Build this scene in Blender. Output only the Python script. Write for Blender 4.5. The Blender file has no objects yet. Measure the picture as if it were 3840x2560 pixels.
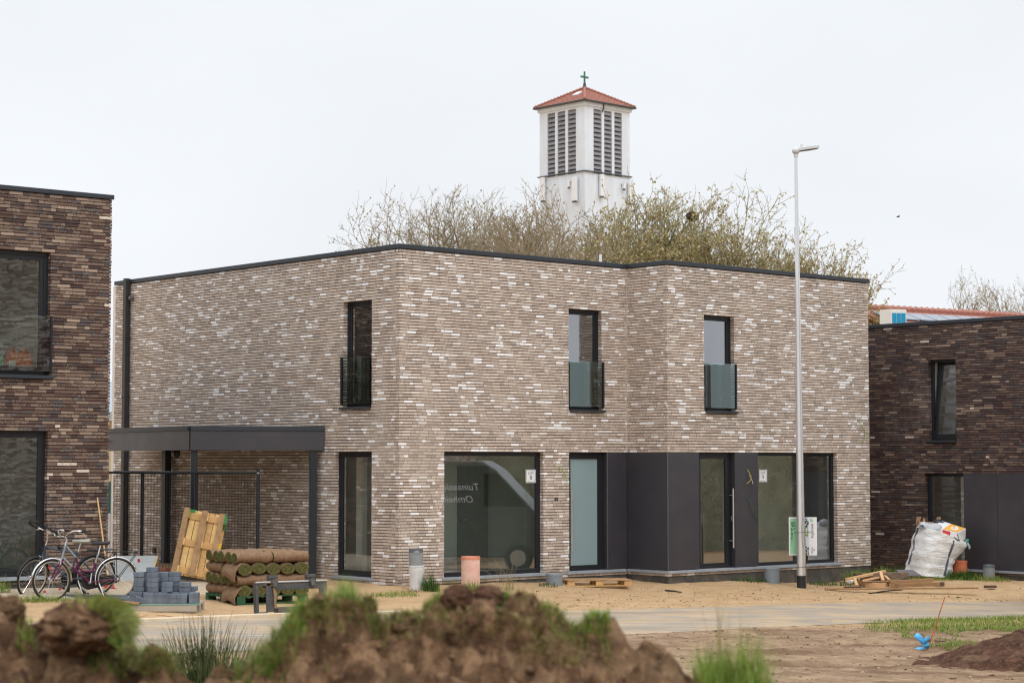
import bpy, math, random
from mathutils import Vector, Matrix, noise as mnoise
V = Vector
RND = random.Random(11)
pi = math.pi
sc = bpy.context.scene
COL = sc.collection

# ------------------------------------------------------------------ camera
F = 7467.0; YH = 1732.0; ZC = 2.48
TH = math.atan((YH - 1280) / F)
RC = Matrix.Rotation(pi / 2 + TH, 3, 'X')
cam = bpy.data.cameras.new('camera'); co = bpy.data.objects.new('camera', cam); COL.objects.link(co)
co.location = (0, 0, ZC); co.rotation_euler = (pi / 2 + TH, 0, 0)
cam.sensor_width = 36; cam.lens = F / 3840 * 36; cam.clip_end = 3000; cam.clip_start = .1
cam.dof.use_dof = True; cam.dof.focus_distance = 38.0; cam.dof.aperture_fstop = 3.4
sc.camera = co

# where things stand: sight lines measured on site plan (src pixel -> point)
def ray(px, py): return RC @ V(((px - 1920) / F, (1280 - py) / F, -1))
def onz(px, py, z):
    d = ray(px, py); return d * ((z - ZC) / d.z) + V((0, 0, ZC))
def atY(px, py, y):
    d = ray(px, py); return d * (y / d.y) + V((0, 0, ZC))
def sst(t): t = max(0, min(1, t)); return t * t * (3 - 2 * t)
def G(x, y=0): return -.025 * (max(-14, min(15, x)) - 3) + .16 * sst((x - 6.3) / 3.2) * sst((y - 37.3) / 3.7) + fbank(x, y)
def fbank(x, y):
    """earth banked up along the front of the pale houses"""
    if not 30 < y < 50 or x > 9: return 0
    s, w = (x + 2.07) * .7524 + (y - 36.55) * .6587, -(x + 2.07) * .6587 + (y - 36.55) * .7524
    d = -w - 1.14 * sst((s - 5.2) / 1.0); return .10 * sst(1 - d / 2.3) * sst((s + 1.5) / 1.5) * sst((10.5 - s) / 3) if d > -1 else .10 * sst((s + 1.5) / 1.5) * sst((10.5 - s) / 3)
def gnd(px, py, h=0):
    d = ray(px, py); e = 0
    for _ in range(6):
        t = (ZC - .075 - h - e) / -(d.z + .025 * d.x); p = d * t + V((0, 0, ZC)); e = G(p.x, p.y) - G(p.x)
    return p

# ------------------------------------------------------------------ materials
def lin(c):
    c = c / 255; return c / 12.92 if c <= .04045 else ((c + .055) / 1.055) ** 2.4
def rgb(r, g, b, k=1.0): return (lin(r) * k, lin(g) * k, lin(b) * k, 1)
MATS = {}
class NT:
    def __init__(s, name):
        s.m = bpy.data.materials.new(name); s.m.use_nodes = True
        s.t = s.m.node_tree; s.t.nodes.clear()
        s.out = s.n('ShaderNodeOutputMaterial')
    def n(s, typ, **kw):
        x = s.t.nodes.new(typ)
        for k, v in kw.items():
            if k.startswith('i_'):
                x.inputs[k[2:].replace('_', ' ')].default_value = v
            else: setattr(x, k, v)
        return x
    def l(s, a, b): s.t.links.new(a, b)
    def math(s, op, a, b=None, clamp=False):
        x = s.n('ShaderNodeMath', operation=op); x.use_clamp = clamp
        for i, v in enumerate((a, b)):
            if v is None: continue
            if hasattr(v, 'is_output'): s.l(v, x.inputs[i])
            else: x.inputs[i].default_value = v
        return x.outputs[0]
    def mix(s, fac, a, b, typ='MIX'):
        x = s.n('ShaderNodeMix', data_type='RGBA', blend_type=typ)
        for i, v in ((0, fac), (6, a), (7, b)):
            if hasattr(v, 'is_output'): s.l(v, x.inputs[i])
            else: x.inputs[i].default_value = v
        return x.outputs[2]
    def ramp(s, fac, stops, interp='LINEAR'):
        x = s.n('ShaderNodeValToRGB'); cr = x.color_ramp; cr.interpolation = interp
        while len(cr.elements) < len(stops): cr.elements.new(.5)
        for e, (p, c) in zip(cr.elements, stops):
            e.position = p; e.color = c if len(c) == 4 else (*c, 1)
        s.l(fac, x.inputs[0]); return x.outputs[0]
    def noise(s, vec, scale, detail=3, rough=.6, dist=0):
        x = s.n('ShaderNodeTexNoise'); x.inputs['Scale'].default_value = scale
        x.inputs['Detail'].default_value = detail; x.inputs['Roughness'].default_value = rough
        x.inputs['Distortion'].default_value = dist
        if vec is not None: s.l(vec, x.inputs['Vector'])
        return x.outputs['Fac']
    def mapping(s, vec, scale=(1, 1, 1), rot=(0, 0, 0)):
        x = s.n('ShaderNodeMapping'); x.inputs['Scale'].default_value = scale; x.inputs['Rotation'].default_value = rot
        s.l(vec, x.inputs['Vector']); return x.outputs[0]
    def coord(s, kind='Object'): return s.n('ShaderNodeTexCoord').outputs[kind]
    def bump(s, h, strength, dist=.01):
        x = s.n('ShaderNodeBump'); x.inputs['Strength'].default_value = strength; x.inputs['Distance'].default_value = dist
        s.l(h, x.inputs['Height']); return x.outputs[0]
    def pbr(s, col, rough=.7, metal=0, nrm=None, spec=.5, coat=0):
        p = s.n('ShaderNodeBsdfPrincipled')
        if hasattr(col, 'is_output'): s.l(col, p.inputs['Base Color'])
        else: p.inputs['Base Color'].default_value = col
        if hasattr(rough, 'is_output'): s.l(rough, p.inputs['Roughness'])
        else: p.inputs['Roughness'].default_value = rough
        p.inputs['Metallic'].default_value = metal; p.inputs['Specular IOR Level'].default_value = spec
        p.inputs['Coat Weight'].default_value = coat
        if nrm is not None: s.l(nrm, p.inputs['Normal'])
        s.l(p.outputs[0], s.out.inputs[0]); return p

def mat(name, col, rough=.7, metal=0, var=.12, scale=6, bump=0, bscale=60, spec=.4, orand=0, stretch=(1, 1, 1), coat=0, dirt=None):
    """plain surface with fine grain, blotches and optional bump"""
    n = NT(name); c = n.mapping(n.coord(), stretch)
    a = n.noise(c, scale, 4); lo = tuple(x * (1 - var) for x in col[:3]) + (1,); hi = tuple(min(1, x * (1 + var)) for x in col[:3]) + (1,)
    k = n.ramp(a, [(.3, lo), (.7, hi)])
    if dirt:
        d = n.noise(n.coord(), dirt[1], 5, .65); k = n.mix(n.math('MULTIPLY', n.ramp(d, [(.45, (0, 0, 0)), (.7, (1, 1, 1))]), dirt[2]), k, dirt[0])
    if orand:
        r = n.n('ShaderNodeObjectInfo').outputs['Random']
        v = n.math('ADD', n.math('MULTIPLY', r, 2 * orand), 1 - orand)
        h = n.n('ShaderNodeHueSaturation'); n.l(v, h.inputs['Value']); n.l(k, h.inputs['Color']); k = h.outputs[0]
    nr = n.bump(n.noise(c, bscale, 3), bump) if bump else None
    rr = n.math('ADD', n.math('MULTIPLY', n.noise(n.coord(), scale * 2.3, 3), .2), rough - .1, True)
    n.pbr(k, rr, metal, nr, spec, coat); MATS[name] = n.m; return n.m

def brick_mat(name, stops, L, h, z0, vein, veinamt):
    """wild bond of hand-moulded bricks, uv in metres (u along the wall, v up)"""
    n = NT(name); uv = n.n('ShaderNodeUVMap').outputs[0]
    sx = n.n('ShaderNodeSeparateXYZ'); n.l(uv, sx.inputs[0]); u, v = sx.outputs[0], sx.outputs[1]
    row = n.math('FLOOR', n.math('DIVIDE', n.math('SUBTRACT', v, z0 - .002), h))
    wr = n.n('ShaderNodeTexWhiteNoise', noise_dimensions='1D'); n.l(row, wr.inputs['W'])
    uu = n.math('ADD', n.math('DIVIDE', u, L), n.math('MULTIPLY', wr.outputs[0], 7.0))
    col = n.math('FLOOR', uu); fu = n.math('FRACT', uu)
    def wn(x, y, z=0.0):
        c = n.n('ShaderNodeCombineXYZ')
        for i, q in enumerate((x, y, z)):
            if hasattr(q, 'is_output'): n.l(q, c.inputs[i])
            else: c.inputs[i].default_value = q
        w = n.n('ShaderNodeTexWhiteNoise', noise_dimensions='3D'); n.l(c.outputs[0], w.inputs['Vector']); return w
    cell = wn(col, row)
    split = n.math('LESS_THAN', cell.outputs[0], .22)
    cut = n.math('ADD', n.math('MULTIPLY', n.math('FRACT', n.math('MULTIPLY', cell.outputs[0], 91.7)), .3), .35)
    half = n.math('MULTIPLY', split, n.math('GREATER_THAN', fu, cut))
    idn = wn(col, row, n.math('ADD', n.math('MULTIPLY', half, 5.0), 3.0))
    sep = n.n('ShaderNodeSeparateColor'); n.l(idn.outputs['Color'], sep.inputs[0])
    base = n.ramp(idn.outputs[0], stops, 'CONSTANT')
    c3 = n.n('ShaderNodeCombineXYZ'); n.l(u, c3.inputs[0]); n.l(v, c3.inputs[1]); n.l(n.math('MULTIPLY', idn.outputs[0], 40.0), c3.inputs[2])
    g = n.noise(n.mapping(c3.outputs[0], (14, 40, 1)), 1.0, 4, .65, .6)
    g2 = n.noise(n.mapping(c3.outputs[0], (30, 60, 1)), 1.0, 3, .6)
    big = n.noise(n.mapping(uv, (.5, .7, 1)), 1.0, 3)
    val = n.math('ADD', n.math('MULTIPLY', sep.outputs[0], .14), .95)
    val = n.math('MULTIPLY', val, n.math('ADD', n.math('MULTIPLY', g, .34), .84))
    val = n.math('MULTIPLY', val, n.math('ADD', n.math('MULTIPLY', big, .3), .85))
    hs = n.n('ShaderNodeHueSaturation'); n.l(val, hs.inputs['Value']); n.l(base, hs.inputs['Color'])
    c = hs.outputs[0]
    vm = n.math('MULTIPLY', n.math('MULTIPLY', n.ramp(g2, [(.5, (0, 0, 0)), (.62, (1, 1, 1))]), n.math('GREATER_THAN', sep.outputs[1], .55)), veinamt)
    c = n.mix(vm, c, vein)
    spl = n.math('MULTIPLY', n.math('SUBTRACT', 1.0, n.math('DIVIDE', n.math('SUBTRACT', v, z0 - .02), .55), True), n.ramp(n.noise(n.mapping(uv, (3, 5, 1)), 1.0, 5, .7), [(.4, (0, 0, 0)), (.65, (1, 1, 1))]))
    c = n.mix(n.math('MULTIPLY', spl, .55), c, rgb(128, 106, 84))          # mud splashed up at the foot
    lime = n.ramp(n.noise(n.mapping(uv, (.9, .45, 1)), 1.0, 5, .65), [(.55, (0, 0, 0)), (.75, (1, 1, 1))]); c = n.mix(n.math('MULTIPLY', lime, .16), c, rgb(225, 220, 215))
    # perpends: thin mortar between neighbours
    e1 = n.math('MULTIPLY', n.math('MINIMUM', fu, n.math('SUBTRACT', 1.0, fu)), L)
    e2 = n.math('ADD', n.math('MULTIPLY', n.math('ABSOLUTE', n.math('SUBTRACT', fu, cut)), L), n.math('MULTIPLY', n.math('SUBTRACT', 1.0, split), 9.0))
    e = n.math('MINIMUM', e1, e2); jm = n.math('LESS_THAN', e, .0032)
    c = n.mix(n.math('MULTIPLY', jm, .75), c, rgb(78, 64, 56))
    hgt = n.math('SUBTRACT', n.math('ADD', n.math('MULTIPLY', g, .7), n.math('MULTIPLY', sep.outputs[2], .5)), n.math('MULTIPLY', jm, 1.5))
    n.pbr(c, .9, 0, n.bump(hgt, .9, .006), .2); MATS[name] = n.m; return n.m

def glass_mat(name, tint, refl, base, wav=.0, gcol=(.93, .95, 1, 1)):
    n = NT(name); fr = n.n('ShaderNodeFresnel'); fr.inputs[0].default_value = 1.5
    fac = n.math('ADD', n.math('MULTIPLY', fr.outputs[0], refl), base, True)
    tr = n.n('ShaderNodeBsdfTransparent'); tr.inputs[0].default_value = tint
    gl = n.n('ShaderNodeBsdfGlossy'); gl.inputs['Roughness'].default_value = 0.0; gl.inputs['Color'].default_value = gcol
    if wav:
        b = n.bump(n.noise(n.coord(), 1.3, 2, .5), wav, .02); n.l(b, gl.inputs['Normal'])
    mx = n.n('ShaderNodeMixShader'); n.l(fac, mx.inputs[0]); n.l(tr.outputs[0], mx.inputs[1]); n.l(gl.outputs[0], mx.inputs[2])
    n.l(mx.outputs[0], n.out.inputs[0]); MATS[name] = n.m; return n.m

def blade_mat(name, stops, rough=.6, trans=.25):
    n = NT(name); r = n.n('ShaderNodeNewGeometry').outputs['Random Per Island']
    c = n.ramp(r, stops); g = n.noise(n.coord(), 3, 3)
    c = n.mix(.6, c, n.mix(g, c, tuple(x * .55 for x in stops[0][1][:3]) + (1,)))
    p = n.pbr(c, rough, 0, None, .25)
    t = n.n('ShaderNodeBsdfTranslucent'); n.l(c, t.inputs[0])
    mx = n.n('ShaderNodeMixShader'); mx.inputs[0].default_value = trans
    n.l(p.outputs[0], mx.inputs[1]); n.l(t.outputs[0], mx.inputs[2]); n.l(mx.outputs[0], n.out.inputs[0])
    MATS[name] = n.m; return n.m

# ------------------------------------------------------------------ mesh helper
class MB:
    def __init__(s): s.v = []; s.f = []; s.mi = []; s.uv = {}
    def add(s, vs, fs, m=0, uvs=None):
        b = len(s.v); s.v += [tuple(x) for x in vs]
        for i, f in enumerate(fs):
            if uvs: s.uv[len(s.f)] = uvs[i]
            s.f.append([b + k for k in f]); s.mi.append(m)
        return s
    def quad(s, a, b, c, d, m=0): return s.add([a, b, c, d], [(0, 1, 2, 3)], m)
    def poly(s, pts, m=0): return s.add(pts, [tuple(range(len(pts)))], m)
    def par(s, O, a, b, c, m=0):
        """parallelepiped from corner O with edge vectors a, b, c"""
        O, a, b, c = V(O), V(a), V(b), V(c)
        if a.cross(b).dot(c) < 0: a, b = b, a
        p = [O, O + a, O + a + b, O + b]; q = [x + c for x in p]
        return s.add(p + q, [(3, 2, 1, 0), (4, 5, 6, 7), (0, 1, 5, 4), (1, 2, 6, 5), (2, 3, 7, 6), (3, 0, 4, 7)], m)
    def box(s, x0, x1, y0, y1, z0, z1, m=0): return s.par((x0, y0, z0), (x1 - x0, 0, 0), (0, y1 - y0, 0), (0, 0, z1 - z0), m)
    def beam(s, p, q, w, t, up=(0, 0, 1), m=0):
        """rectangular bar from p to q, w wide (sideways) and t thick (along up), centred on the line"""
        p, q = V(p), V(q); d = (q - p).normalized(); up = V(up)
        sd = d.cross(up)
        if sd.length < 1e-4: sd = d.cross(V((1, 0, 0)))
        sd.normalize(); u2 = sd.cross(d).normalized()
        return s.par(p - sd * w / 2 - u2 * t / 2, q - p, sd * w, u2 * t, m)
    def prism(s, pts, ext, m=0):
        pts = [V(p) for p in pts]; ext = V(ext); k = len(pts)
        nn = V((0, 0, 0))
        for i in range(k): nn += pts[i].cross(pts[(i + 1) % k])
        if nn.dot(ext) < 0: pts.reverse()
        return s.add(pts + [p + ext for p in pts], [tuple(range(k - 1, -1, -1)), tuple(range(k, 2 * k))] +
                     [(i, (i + 1) % k, k + (i + 1) % k, k + i) for i in range(k)], m)
    def tube(s, pts, r, n=8, m=0, caps=True, closed=False):
        pts = [V(p) for p in pts]; k = len(pts); rs = r if hasattr(r, '__len__') else [r] * k
        prev = None; vs = []
        for i, p in enumerate(pts):
            if closed: d = pts[(i + 1) % k] - pts[i - 1]
            else: d = pts[min(i + 1, k - 1)] - pts[max(i - 1, 0)]
            d.normalize()
            if prev is None:
                a = d.orthogonal().normalized()
            else:
                a = prev - d * prev.dot(d)
                a = a.normalized() if a.length > 1e-5 else d.orthogonal().normalized()
            prev = a; b = d.cross(a)
            for j in range(n):
                t = 2 * pi * j / n; vs.append(p + (a * math.cos(t) + b * math.sin(t)) * rs[i])
        fs = []
        for i in range(k if closed else k - 1):
            i2 = (i + 1) % k
            for j in range(n): fs.append((i * n + j, i * n + (j + 1) % n, i2 * n + (j + 1) % n, i2 * n + j))
        if caps and not closed: fs += [tuple(range(n - 1, -1, -1)), tuple((k - 1) * n + j for j in range(n))]
        return s.add(vs, fs, m)
    def lathe(s, prof, O=(0, 0, 0), n=24, m=0, axis=None):
        O = V(O); ax = V(axis).normalized() if axis is not None else V((0, 0, 1))
        a = ax.orthogonal().normalized(); b = ax.cross(a); vs = []
        for r, z in prof:
            for j in range(n):
                t = 2 * pi * j / n; vs.append(O + ax * z + (a * math.cos(t) + b * math.sin(t)) * r)
        fs = []
        for i in range(len(prof) - 1):
            for j in range(n): fs.append((i * n + j, i * n + (j + 1) % n, (i + 1) * n + (j + 1) % n, (i + 1) * n + j))
        fs.append(tuple(range(n - 1, -1, -1))); fs.append(tuple((len(prof) - 1) * n + j for j in range(n)))
        return s.add(vs, fs, m)
    def blob(s, c, rx, ry, rz, amp=.12, fr=6, seed=0, n=20, m=0):
        c = V(c); vs = []; fs = []; h = n // 2
        for i in range(h + 1):
            ph = pi * i / h
            for j in range(n):
                th = 2 * pi * j / n; d = V((math.sin(ph) * math.cos(th), math.sin(ph) * math.sin(th), math.cos(ph)))
                k = 1 + amp * (mnoise.fractal(d * fr * .5 + V((seed * 7.1, seed * 3.3, 0)), 1, 2, 4))
                vs.append(c + V((d.x * rx, d.y * ry, d.z * rz)) * k)
        for i in range(h):
            for j in range(n): fs.append((i * n + j, (i + 1) * n + j, (i + 1) * n + (j + 1) % n, i * n + (j + 1) % n))
        return s.add(vs, fs, m)
    def text(s, txt, O, right, up, size, m=0, align='LEFT', shear=0, space=1, xs=1.0, bold=0):
        cu = bpy.data.curves.new('t', 'FONT'); cu.body = txt; cu.size = size; cu.align_x = align; cu.shear = shear; cu.space_character = space
        cu.offset = bold; cu.resolution_u = 3
        o = bpy.data.objects.new('t', cu); COL.objects.link(o); dg = bpy.context.evaluated_depsgraph_get()
        me = bpy.data.meshes.new_from_object(o.evaluated_get(dg))
        O, right, up = V(O), V(right).normalized(), V(up).normalized()
        s.add([O + right * v.co.x * xs + up * v.co.y for v in me.vertices], [tuple(p.vertices) for p in me.polygons], m)
        bpy.data.objects.remove(o); bpy.data.curves.remove(cu); bpy.data.meshes.remove(me); return s
    def build(s, name, mats, parent=None, smooth=None, bevel=0):
        me = bpy.data.meshes.new(name); me.from_pydata(s.v, [], s.f)
        ms = mats if isinstance(mats, (list, tuple)) else [mats]
        for q in ms: me.materials.append(MATS[q] if isinstance(q, str) else q)
        me.polygons.foreach_set('material_index', s.mi)
        if s.uv:
            ul = me.uv_layers.new(name='UVMap'); k = 0
            for i, f in enumerate(s.f):
                uvs = s.uv.get(i)
                for j in range(len(f)):
                    if uvs: ul.data[k].uv = uvs[j]
                    k += 1
        me.validate(); me.update()
        if smooth is not None:
            me.polygons.foreach_set('use_smooth', [True] * len(me.polygons)); me.set_sharp_from_angle(angle=math.radians(smooth))
        o = bpy.data.objects.new(name, me); COL.objects.link(o)
        if parent is not None: par(o, parent)
        if bevel:
            bv = o.modifiers.new('bevel', 'BEVEL'); bv.width = bevel; bv.segments = 2; bv.limit_method = 'ANGLE'
        return o

PLACED = {}
def par(o, p):
    o.parent = p
    o.matrix_parent_inverse = PLACED.get(p.name, Matrix.Identity(4)).inverted()
def tag(o, label=None, cat=None, group=None, kind=None):
    if label: o['label'] = label
    if cat: o['category'] = cat
    if group: o['group'] = group
    if kind: o['kind'] = kind
    return o
def thing(name, label, cat, loc=None, group=None):
    """empty at the thing's base; parts are meshed in world coordinates when loc is given, else round the origin"""
    o = bpy.data.objects.new(name, None); COL.objects.link(o); o.empty_display_size = .2
    if loc is not None:
        o.location = loc; PLACED[o.name] = Matrix.Translation(V(loc))
    return tag(o, label, cat, group)
def place(o, loc, rz=0, rx=0, ry=0):
    o.location = loc; o.rotation_euler = (rx, ry, rz); return o
def copy_tree(o, parent=None):
    c = o.copy(); COL.objects.link(c)
    if parent is not None: c.parent = parent
    for ch in list(o.children): copy_tree(ch, c)
    return c
def relabel(o, label): o['label'] = label; return o

# ------------------------------------------------------------------ material set
LB = .0557; Z0 = .23                       # course height, brick bottom of the pale houses
mat('plaster', (.82, .82, .79, 1), .85, var=.03)
mat('screed', (.45, .44, .41, 1), .8, var=.1)
mat('black_alu', rgb(30, 32, 36), .42, var=.05, spec=.45)
mat('coping_metal', rgb(44, 49, 56), .45, var=.06, spec=.5)
mat('panel', rgb(58, 56, 62), .38, var=.06, scale=1.2, spec=.55, dirt=(rgb(88, 82, 82), 1.7, .22))
mat('trim', rgb(100, 98, 100), .4, var=.05)
mat('bluestone', rgb(150, 155, 162), .6, var=.12, scale=9)
mat('plinth', rgb(78, 76, 73), .85, var=.3, scale=5, bump=.4, bscale=12, dirt=(rgb(120, 105, 85), 2.5, .5))
mat('joint', rgb(48, 38, 33), .95, var=.1)
mat('downpipe', rgb(58, 58, 58), .4, .3, var=.06)
mat('steel', (.62, .62, .62, 1), .45, 1, var=.05)
mat('white_sign', (.78, .78, .80, 1), .45, var=.02)
mat('ink', rgb(28, 28, 34), .5, var=.05)
mat('frosted', rgb(138, 158, 162), .16, var=.03, scale=.8, spec=.5)
mat('green_cable', rgb(120, 160, 60), .5)
mat('dark_green_cable', rgb(50, 110, 70), .5)
mat('yellow_cable', rgb(190, 170, 60), .5)
mat('roofing', rgb(60, 60, 62), .9, var=.2)
glass_mat('glass', (.88, .98, .92, 1), 2.0, .24, .012)
glass_mat('glass_clear', (.90, .98, .93, 1), 1.5, .075, .03)
glass_mat('glass_rail', (.76, .93, .90, 1), 1.4, .08, 0, (.80, .95, .93, 1))
W8 = (.20,)
def st(*a): return [(p, rgb(*c)) for p, c in a]
brick_mat('pale_brick', st((0, (178, 162, 149)), (.10, (189, 172, 158)), (.34, (194, 177, 163)), (.58, (198, 182, 168)), (.74, (203, 188, 174)), (.85, (216, 206, 198)), (.915, (236, 232, 230))),
          .212, LB, Z0, rgb(232, 226, 222), .45)
brick_mat('brown_brick', st((0, (80, 66, 63)), (.12, (94, 77, 70)), (.28, (108, 89, 79)), (.48, (120, 101, 90)), (.62, (96, 74, 67)), (.70, (88, 80, 79)), (.82, (138, 119, 106)), (.94, (158, 138, 123)), (.988, (205, 190, 176))),
          .25, .0595, .40, rgb(205, 188, 165), .3)
brick_mat('umber_brick', st((0, (74, 62, 62)), (.22, (88, 73, 69)), (.45, (102, 84, 77)), (.62, (84, 66, 63)), (.72, (78, 71, 72)), (.84, (116, 99, 90)), (.95, (140, 122, 110)), (.99, (190, 180, 170))),
          .245, .056, .05, rgb(170, 150, 132), .25)
brick_mat('red_brick', st((0, (112, 84, 76)), (.25, (140, 112, 100)), (.42, (168, 152, 144)), (.66, (192, 182, 176)), (.9, (212, 206, 204))),
          .22, .06, 0, rgb(190, 180, 172), .3)

# ------------------------------------------------------------------ brick walls, course by course
def intervals(s0, s1, zm, ops):
    cuts = sorted((a, b) for a, b, za, zb in ops if za <= zm <= zb)
    out = []; p = s0
    for a, b in cuts:
        if a > p + .004: out.append((p, a))
        p = max(p, b)
    if p < s1 - .004: out.append((p, s1))
    return out
def brick_wall(O, u, n, s0, s1, z0, z1, ops, mname, parent, h=LB, j=.0125, t=.1, su=0, jag=(.004, .004), name='wall', rec=.022):
    O, u, n = V(O), V(u), V(n); mb = MB(); rr = random.Random(hash((round(s1, 2), mname)) % 9999)
    k = int(round((z1 - z0) / h))
    for i in range(k):
        zb = z0 + i * h; zt = zb + h - j
        if zb + h > z1 + .001: zt = z1
        for a, b in intervals(s0, s1, zb + h / 2, ops):
            aa = a - (rr.uniform(-jag[0], jag[0]) if a == s0 else 0); bb = b + (rr.uniform(-jag[1], jag[1]) if b == s1 else 0)
            f = rr.uniform(-.0015, .0015)
            P = lambda s, d, z: O + u * s - n * d + V((0, 0, z))
            vs = [P(aa, f, zb), P(bb, f, zb), P(bb, f, zt), P(aa, f, zt), P(aa, t, zb), P(bb, t, zb), P(bb, t, zt), P(aa, t, zt)]
            U = lambda s, z: (s + su, z)
            fr = [(0, 1, 2, 3), (1, 5, 6, 2), (4, 0, 3, 7), (3, 2, 6, 7), (1, 0, 4, 5)]
            uv = [[U(aa, zb), U(bb, zb), U(bb, zt), U(aa, zt)], [U(bb, zb), U(bb + t, zb), U(bb + t, zt), U(bb, zt)], [U(aa - t, zb), U(aa, zb), U(aa, zt), U(aa - t, zt)],
                  [U(aa, zt), U(bb, zt), U(bb, zt), U(aa, zt)], [U(bb, zb), U(aa, zb), U(aa, zb), U(bb, zb)]]
            if u.cross(V((0, 0, 1))).dot(n) < 0:
                fr = [q[::-1] for q in fr]; uv = [q[::-1] for q in uv]
            mb.add(vs, fr, 0, uv)
            if i < k - 1:                          # recessed bed joint
                a2, b2 = aa + rec, bb - rec
                mb.par(O + u * a2 - n * rec + V((0, 0, zt)), u * (b2 - a2), -n * (t - rec), V((0, 0, j)), 1)
    return mb.build(name, [mname, 'joint'], parent)
def solid(mb, O, u, n, s0, s1, z0, z1, ops, d0, d1, m=0):
    """inner leaf: wall with openings cut out, as boxes between depths d0 and d1"""
    O, u, n = V(O), V(u), V(n)
    ss = sorted({s0, s1, *[max(s0, min(s1, x)) for o in ops for x in o[:2]]})
    for a, b in zip(ss, ss[1:]):
        zz = z0
        for o in sorted([o for o in ops if o[0] <= a + 1e-6 and o[1] >= b - 1e-6], key=lambda o: o[2]):
            if o[2] > zz + .002: mb.par(O + u * a - n * d0 + V((0, 0, zz)), u * (b - a), -n * (d1 - d0), V((0, 0, o[2] - zz)), m)
            zz = max(zz, o[3])
        if zz < z1 - .002: mb.par(O + u * a - n * d0 + V((0, 0, zz)), u * (b - a), -n * (d1 - d0), V((0, 0, z1 - zz)), m)

def frame_bars(mb, O, u, n, a, b, za, zb, d0, d1, w, lap=.03, m=0):
    O, u, n = V(O), V(u), V(n); Z = V((0, 0, 1)); P = lambda s, d, z: O + u * s - n * d + Z * z
    mb.par(P(a - lap, d0, za - lap), u * (w + lap), -n * (d1 - d0), Z * (zb - za + 2 * lap), m)
    mb.par(P(b - w, d0, za - lap), u * (w + lap), -n * (d1 - d0), Z * (zb - za + 2 * lap), m)
    mb.par(P(a + w, d0, za - lap), u * (b - a - 2 * w), -n * (d1 - d0), Z * (w + lap), m)
    mb.par(P(a + w, d0, zb - w), u * (b - a - 2 * w), -n * (d1 - d0), Z * (w + lap), m)
def window(parent, O, u, n, a, b, za, zb, w=.065, depth=.102, sash=0, name='window', gmat='glass', lap=.03, label=None):
    O, u, n = V(O), V(u), V(n); Z = V((0, 0, 1)); mb = MB()
    frame_bars(mb, O, u, n, a, b, za, zb, depth, depth + .07, w, lap)
    if sash: frame_bars(mb, O, u, n, a + w, b - w, za + w, zb - w, depth + .012, depth + .06, sash, 0)
    wi = mb.build(name, 'black_alu', parent, bevel=.004)
    if label: wi['label'] = label
    ww = w + sash - .01; P = lambda s, z: O + u * s - n * (depth + .035) + Z * z
    g = MB(); q = [P(a + ww, za + ww), P(b - ww, za + ww), P(b - ww, zb - ww), P(a + ww, zb - ww)]
    if (q[1] - q[0]).cross(q[3] - q[0]).dot(n) < 0: q.reverse()
    g.quad(*q); g.build('pane', gmat, wi)
    return wi
def sill_bar(parent, O, u, n, a, b, zt, th=.045, out=.05, back=.1, m='coping_metal', name='sill'):
    O, u, n = V(O), V(u), V(n)
    return MB().par(O + u * a + n * out + V((0, 0, zt - th)), u * (b - a), -n * (out + back), V((0, 0, th))).build(name, m, parent, bevel=.004)
def balustrade(win, O, u, n, a, b, za, zb, side, gm='glass_rail'):
    O, u, n = V(O), V(u), V(n); Z = V((0, 0, 1))
    q = [O + u * a + n * .03 + Z * za, O + u * b + n * .03 + Z * za, O + u * b + n * .03 + Z * zb, O + u * a + n * .03 + Z * zb]
    if (q[1] - q[0]).cross(q[3] - q[0]).dot(n) < 0: q.reverse()
    mb = MB(); mb.quad(*q); mb.build('glass_railing', gm, win)
    for s in (b - .005,):
        MB().par(O + u * s + n * .002 + Z * (za - .02), u * .04, n * .045, Z * (zb - za + .02)).build('railing_bracket', 'black_alu', win, bevel=.003)
# ================================================================== the pale pair of houses
YAW = math.radians(41.2)
U = V((math.cos(YAW), math.sin(YAW), 0)); Mi = V((-math.sin(YAW), math.cos(YAW), 0)); ZZ = V((0, 0, 1))
ZT = 6.50; HEAD = Z0 + 44 * LB
A = onz(1498.5, 913.2, ZT); A.z = 0
def sw(p): q = V(p) - A; return q.dot(U), q.dot(Mi)
SB = sw(onz(2341, 990.2, ZT))[0]; SC_, WC = sw(onz(2507.1, 975.5, ZT)); SD = sw(onz(3257.1, 1046.2, ZT))[0]; WL = sw(onz(438.7, 1055.8, ZT))[1]
SB = (SB + SC_) / 2
def H(s, w, z=0): return A + U * s + Mi * w + ZZ * z
class Face:
    def __init__(s, O, u, n): s.O, s.u, s.n = V(O), V(u), V(n)
    def hit(s, px, py, d=0):
        r = ray(px, py); o = s.O - s.n * d; c = V((0, 0, ZC))
        p = c + r * ((o - c).dot(s.n) / r.dot(s.n)); return (p - s.O).dot(s.u), p.z
    def P(s, a, d, z): return s.O + s.u * a - s.n * d + ZZ * z
    @property
    def a(s): return s.O, s.u, s.n
f8 = Face(A, U, -Mi); f9 = Face(H(SB, WC), U, -Mi); fr = Face(H(SB, WC), Mi, -U); fl = Face(A, Mi, -U); fd = Face(H(SD, WC), Mi, U)
SILLZ = .335
def snap(z): return Z0 + round((z - Z0) / LB) * LB

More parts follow.
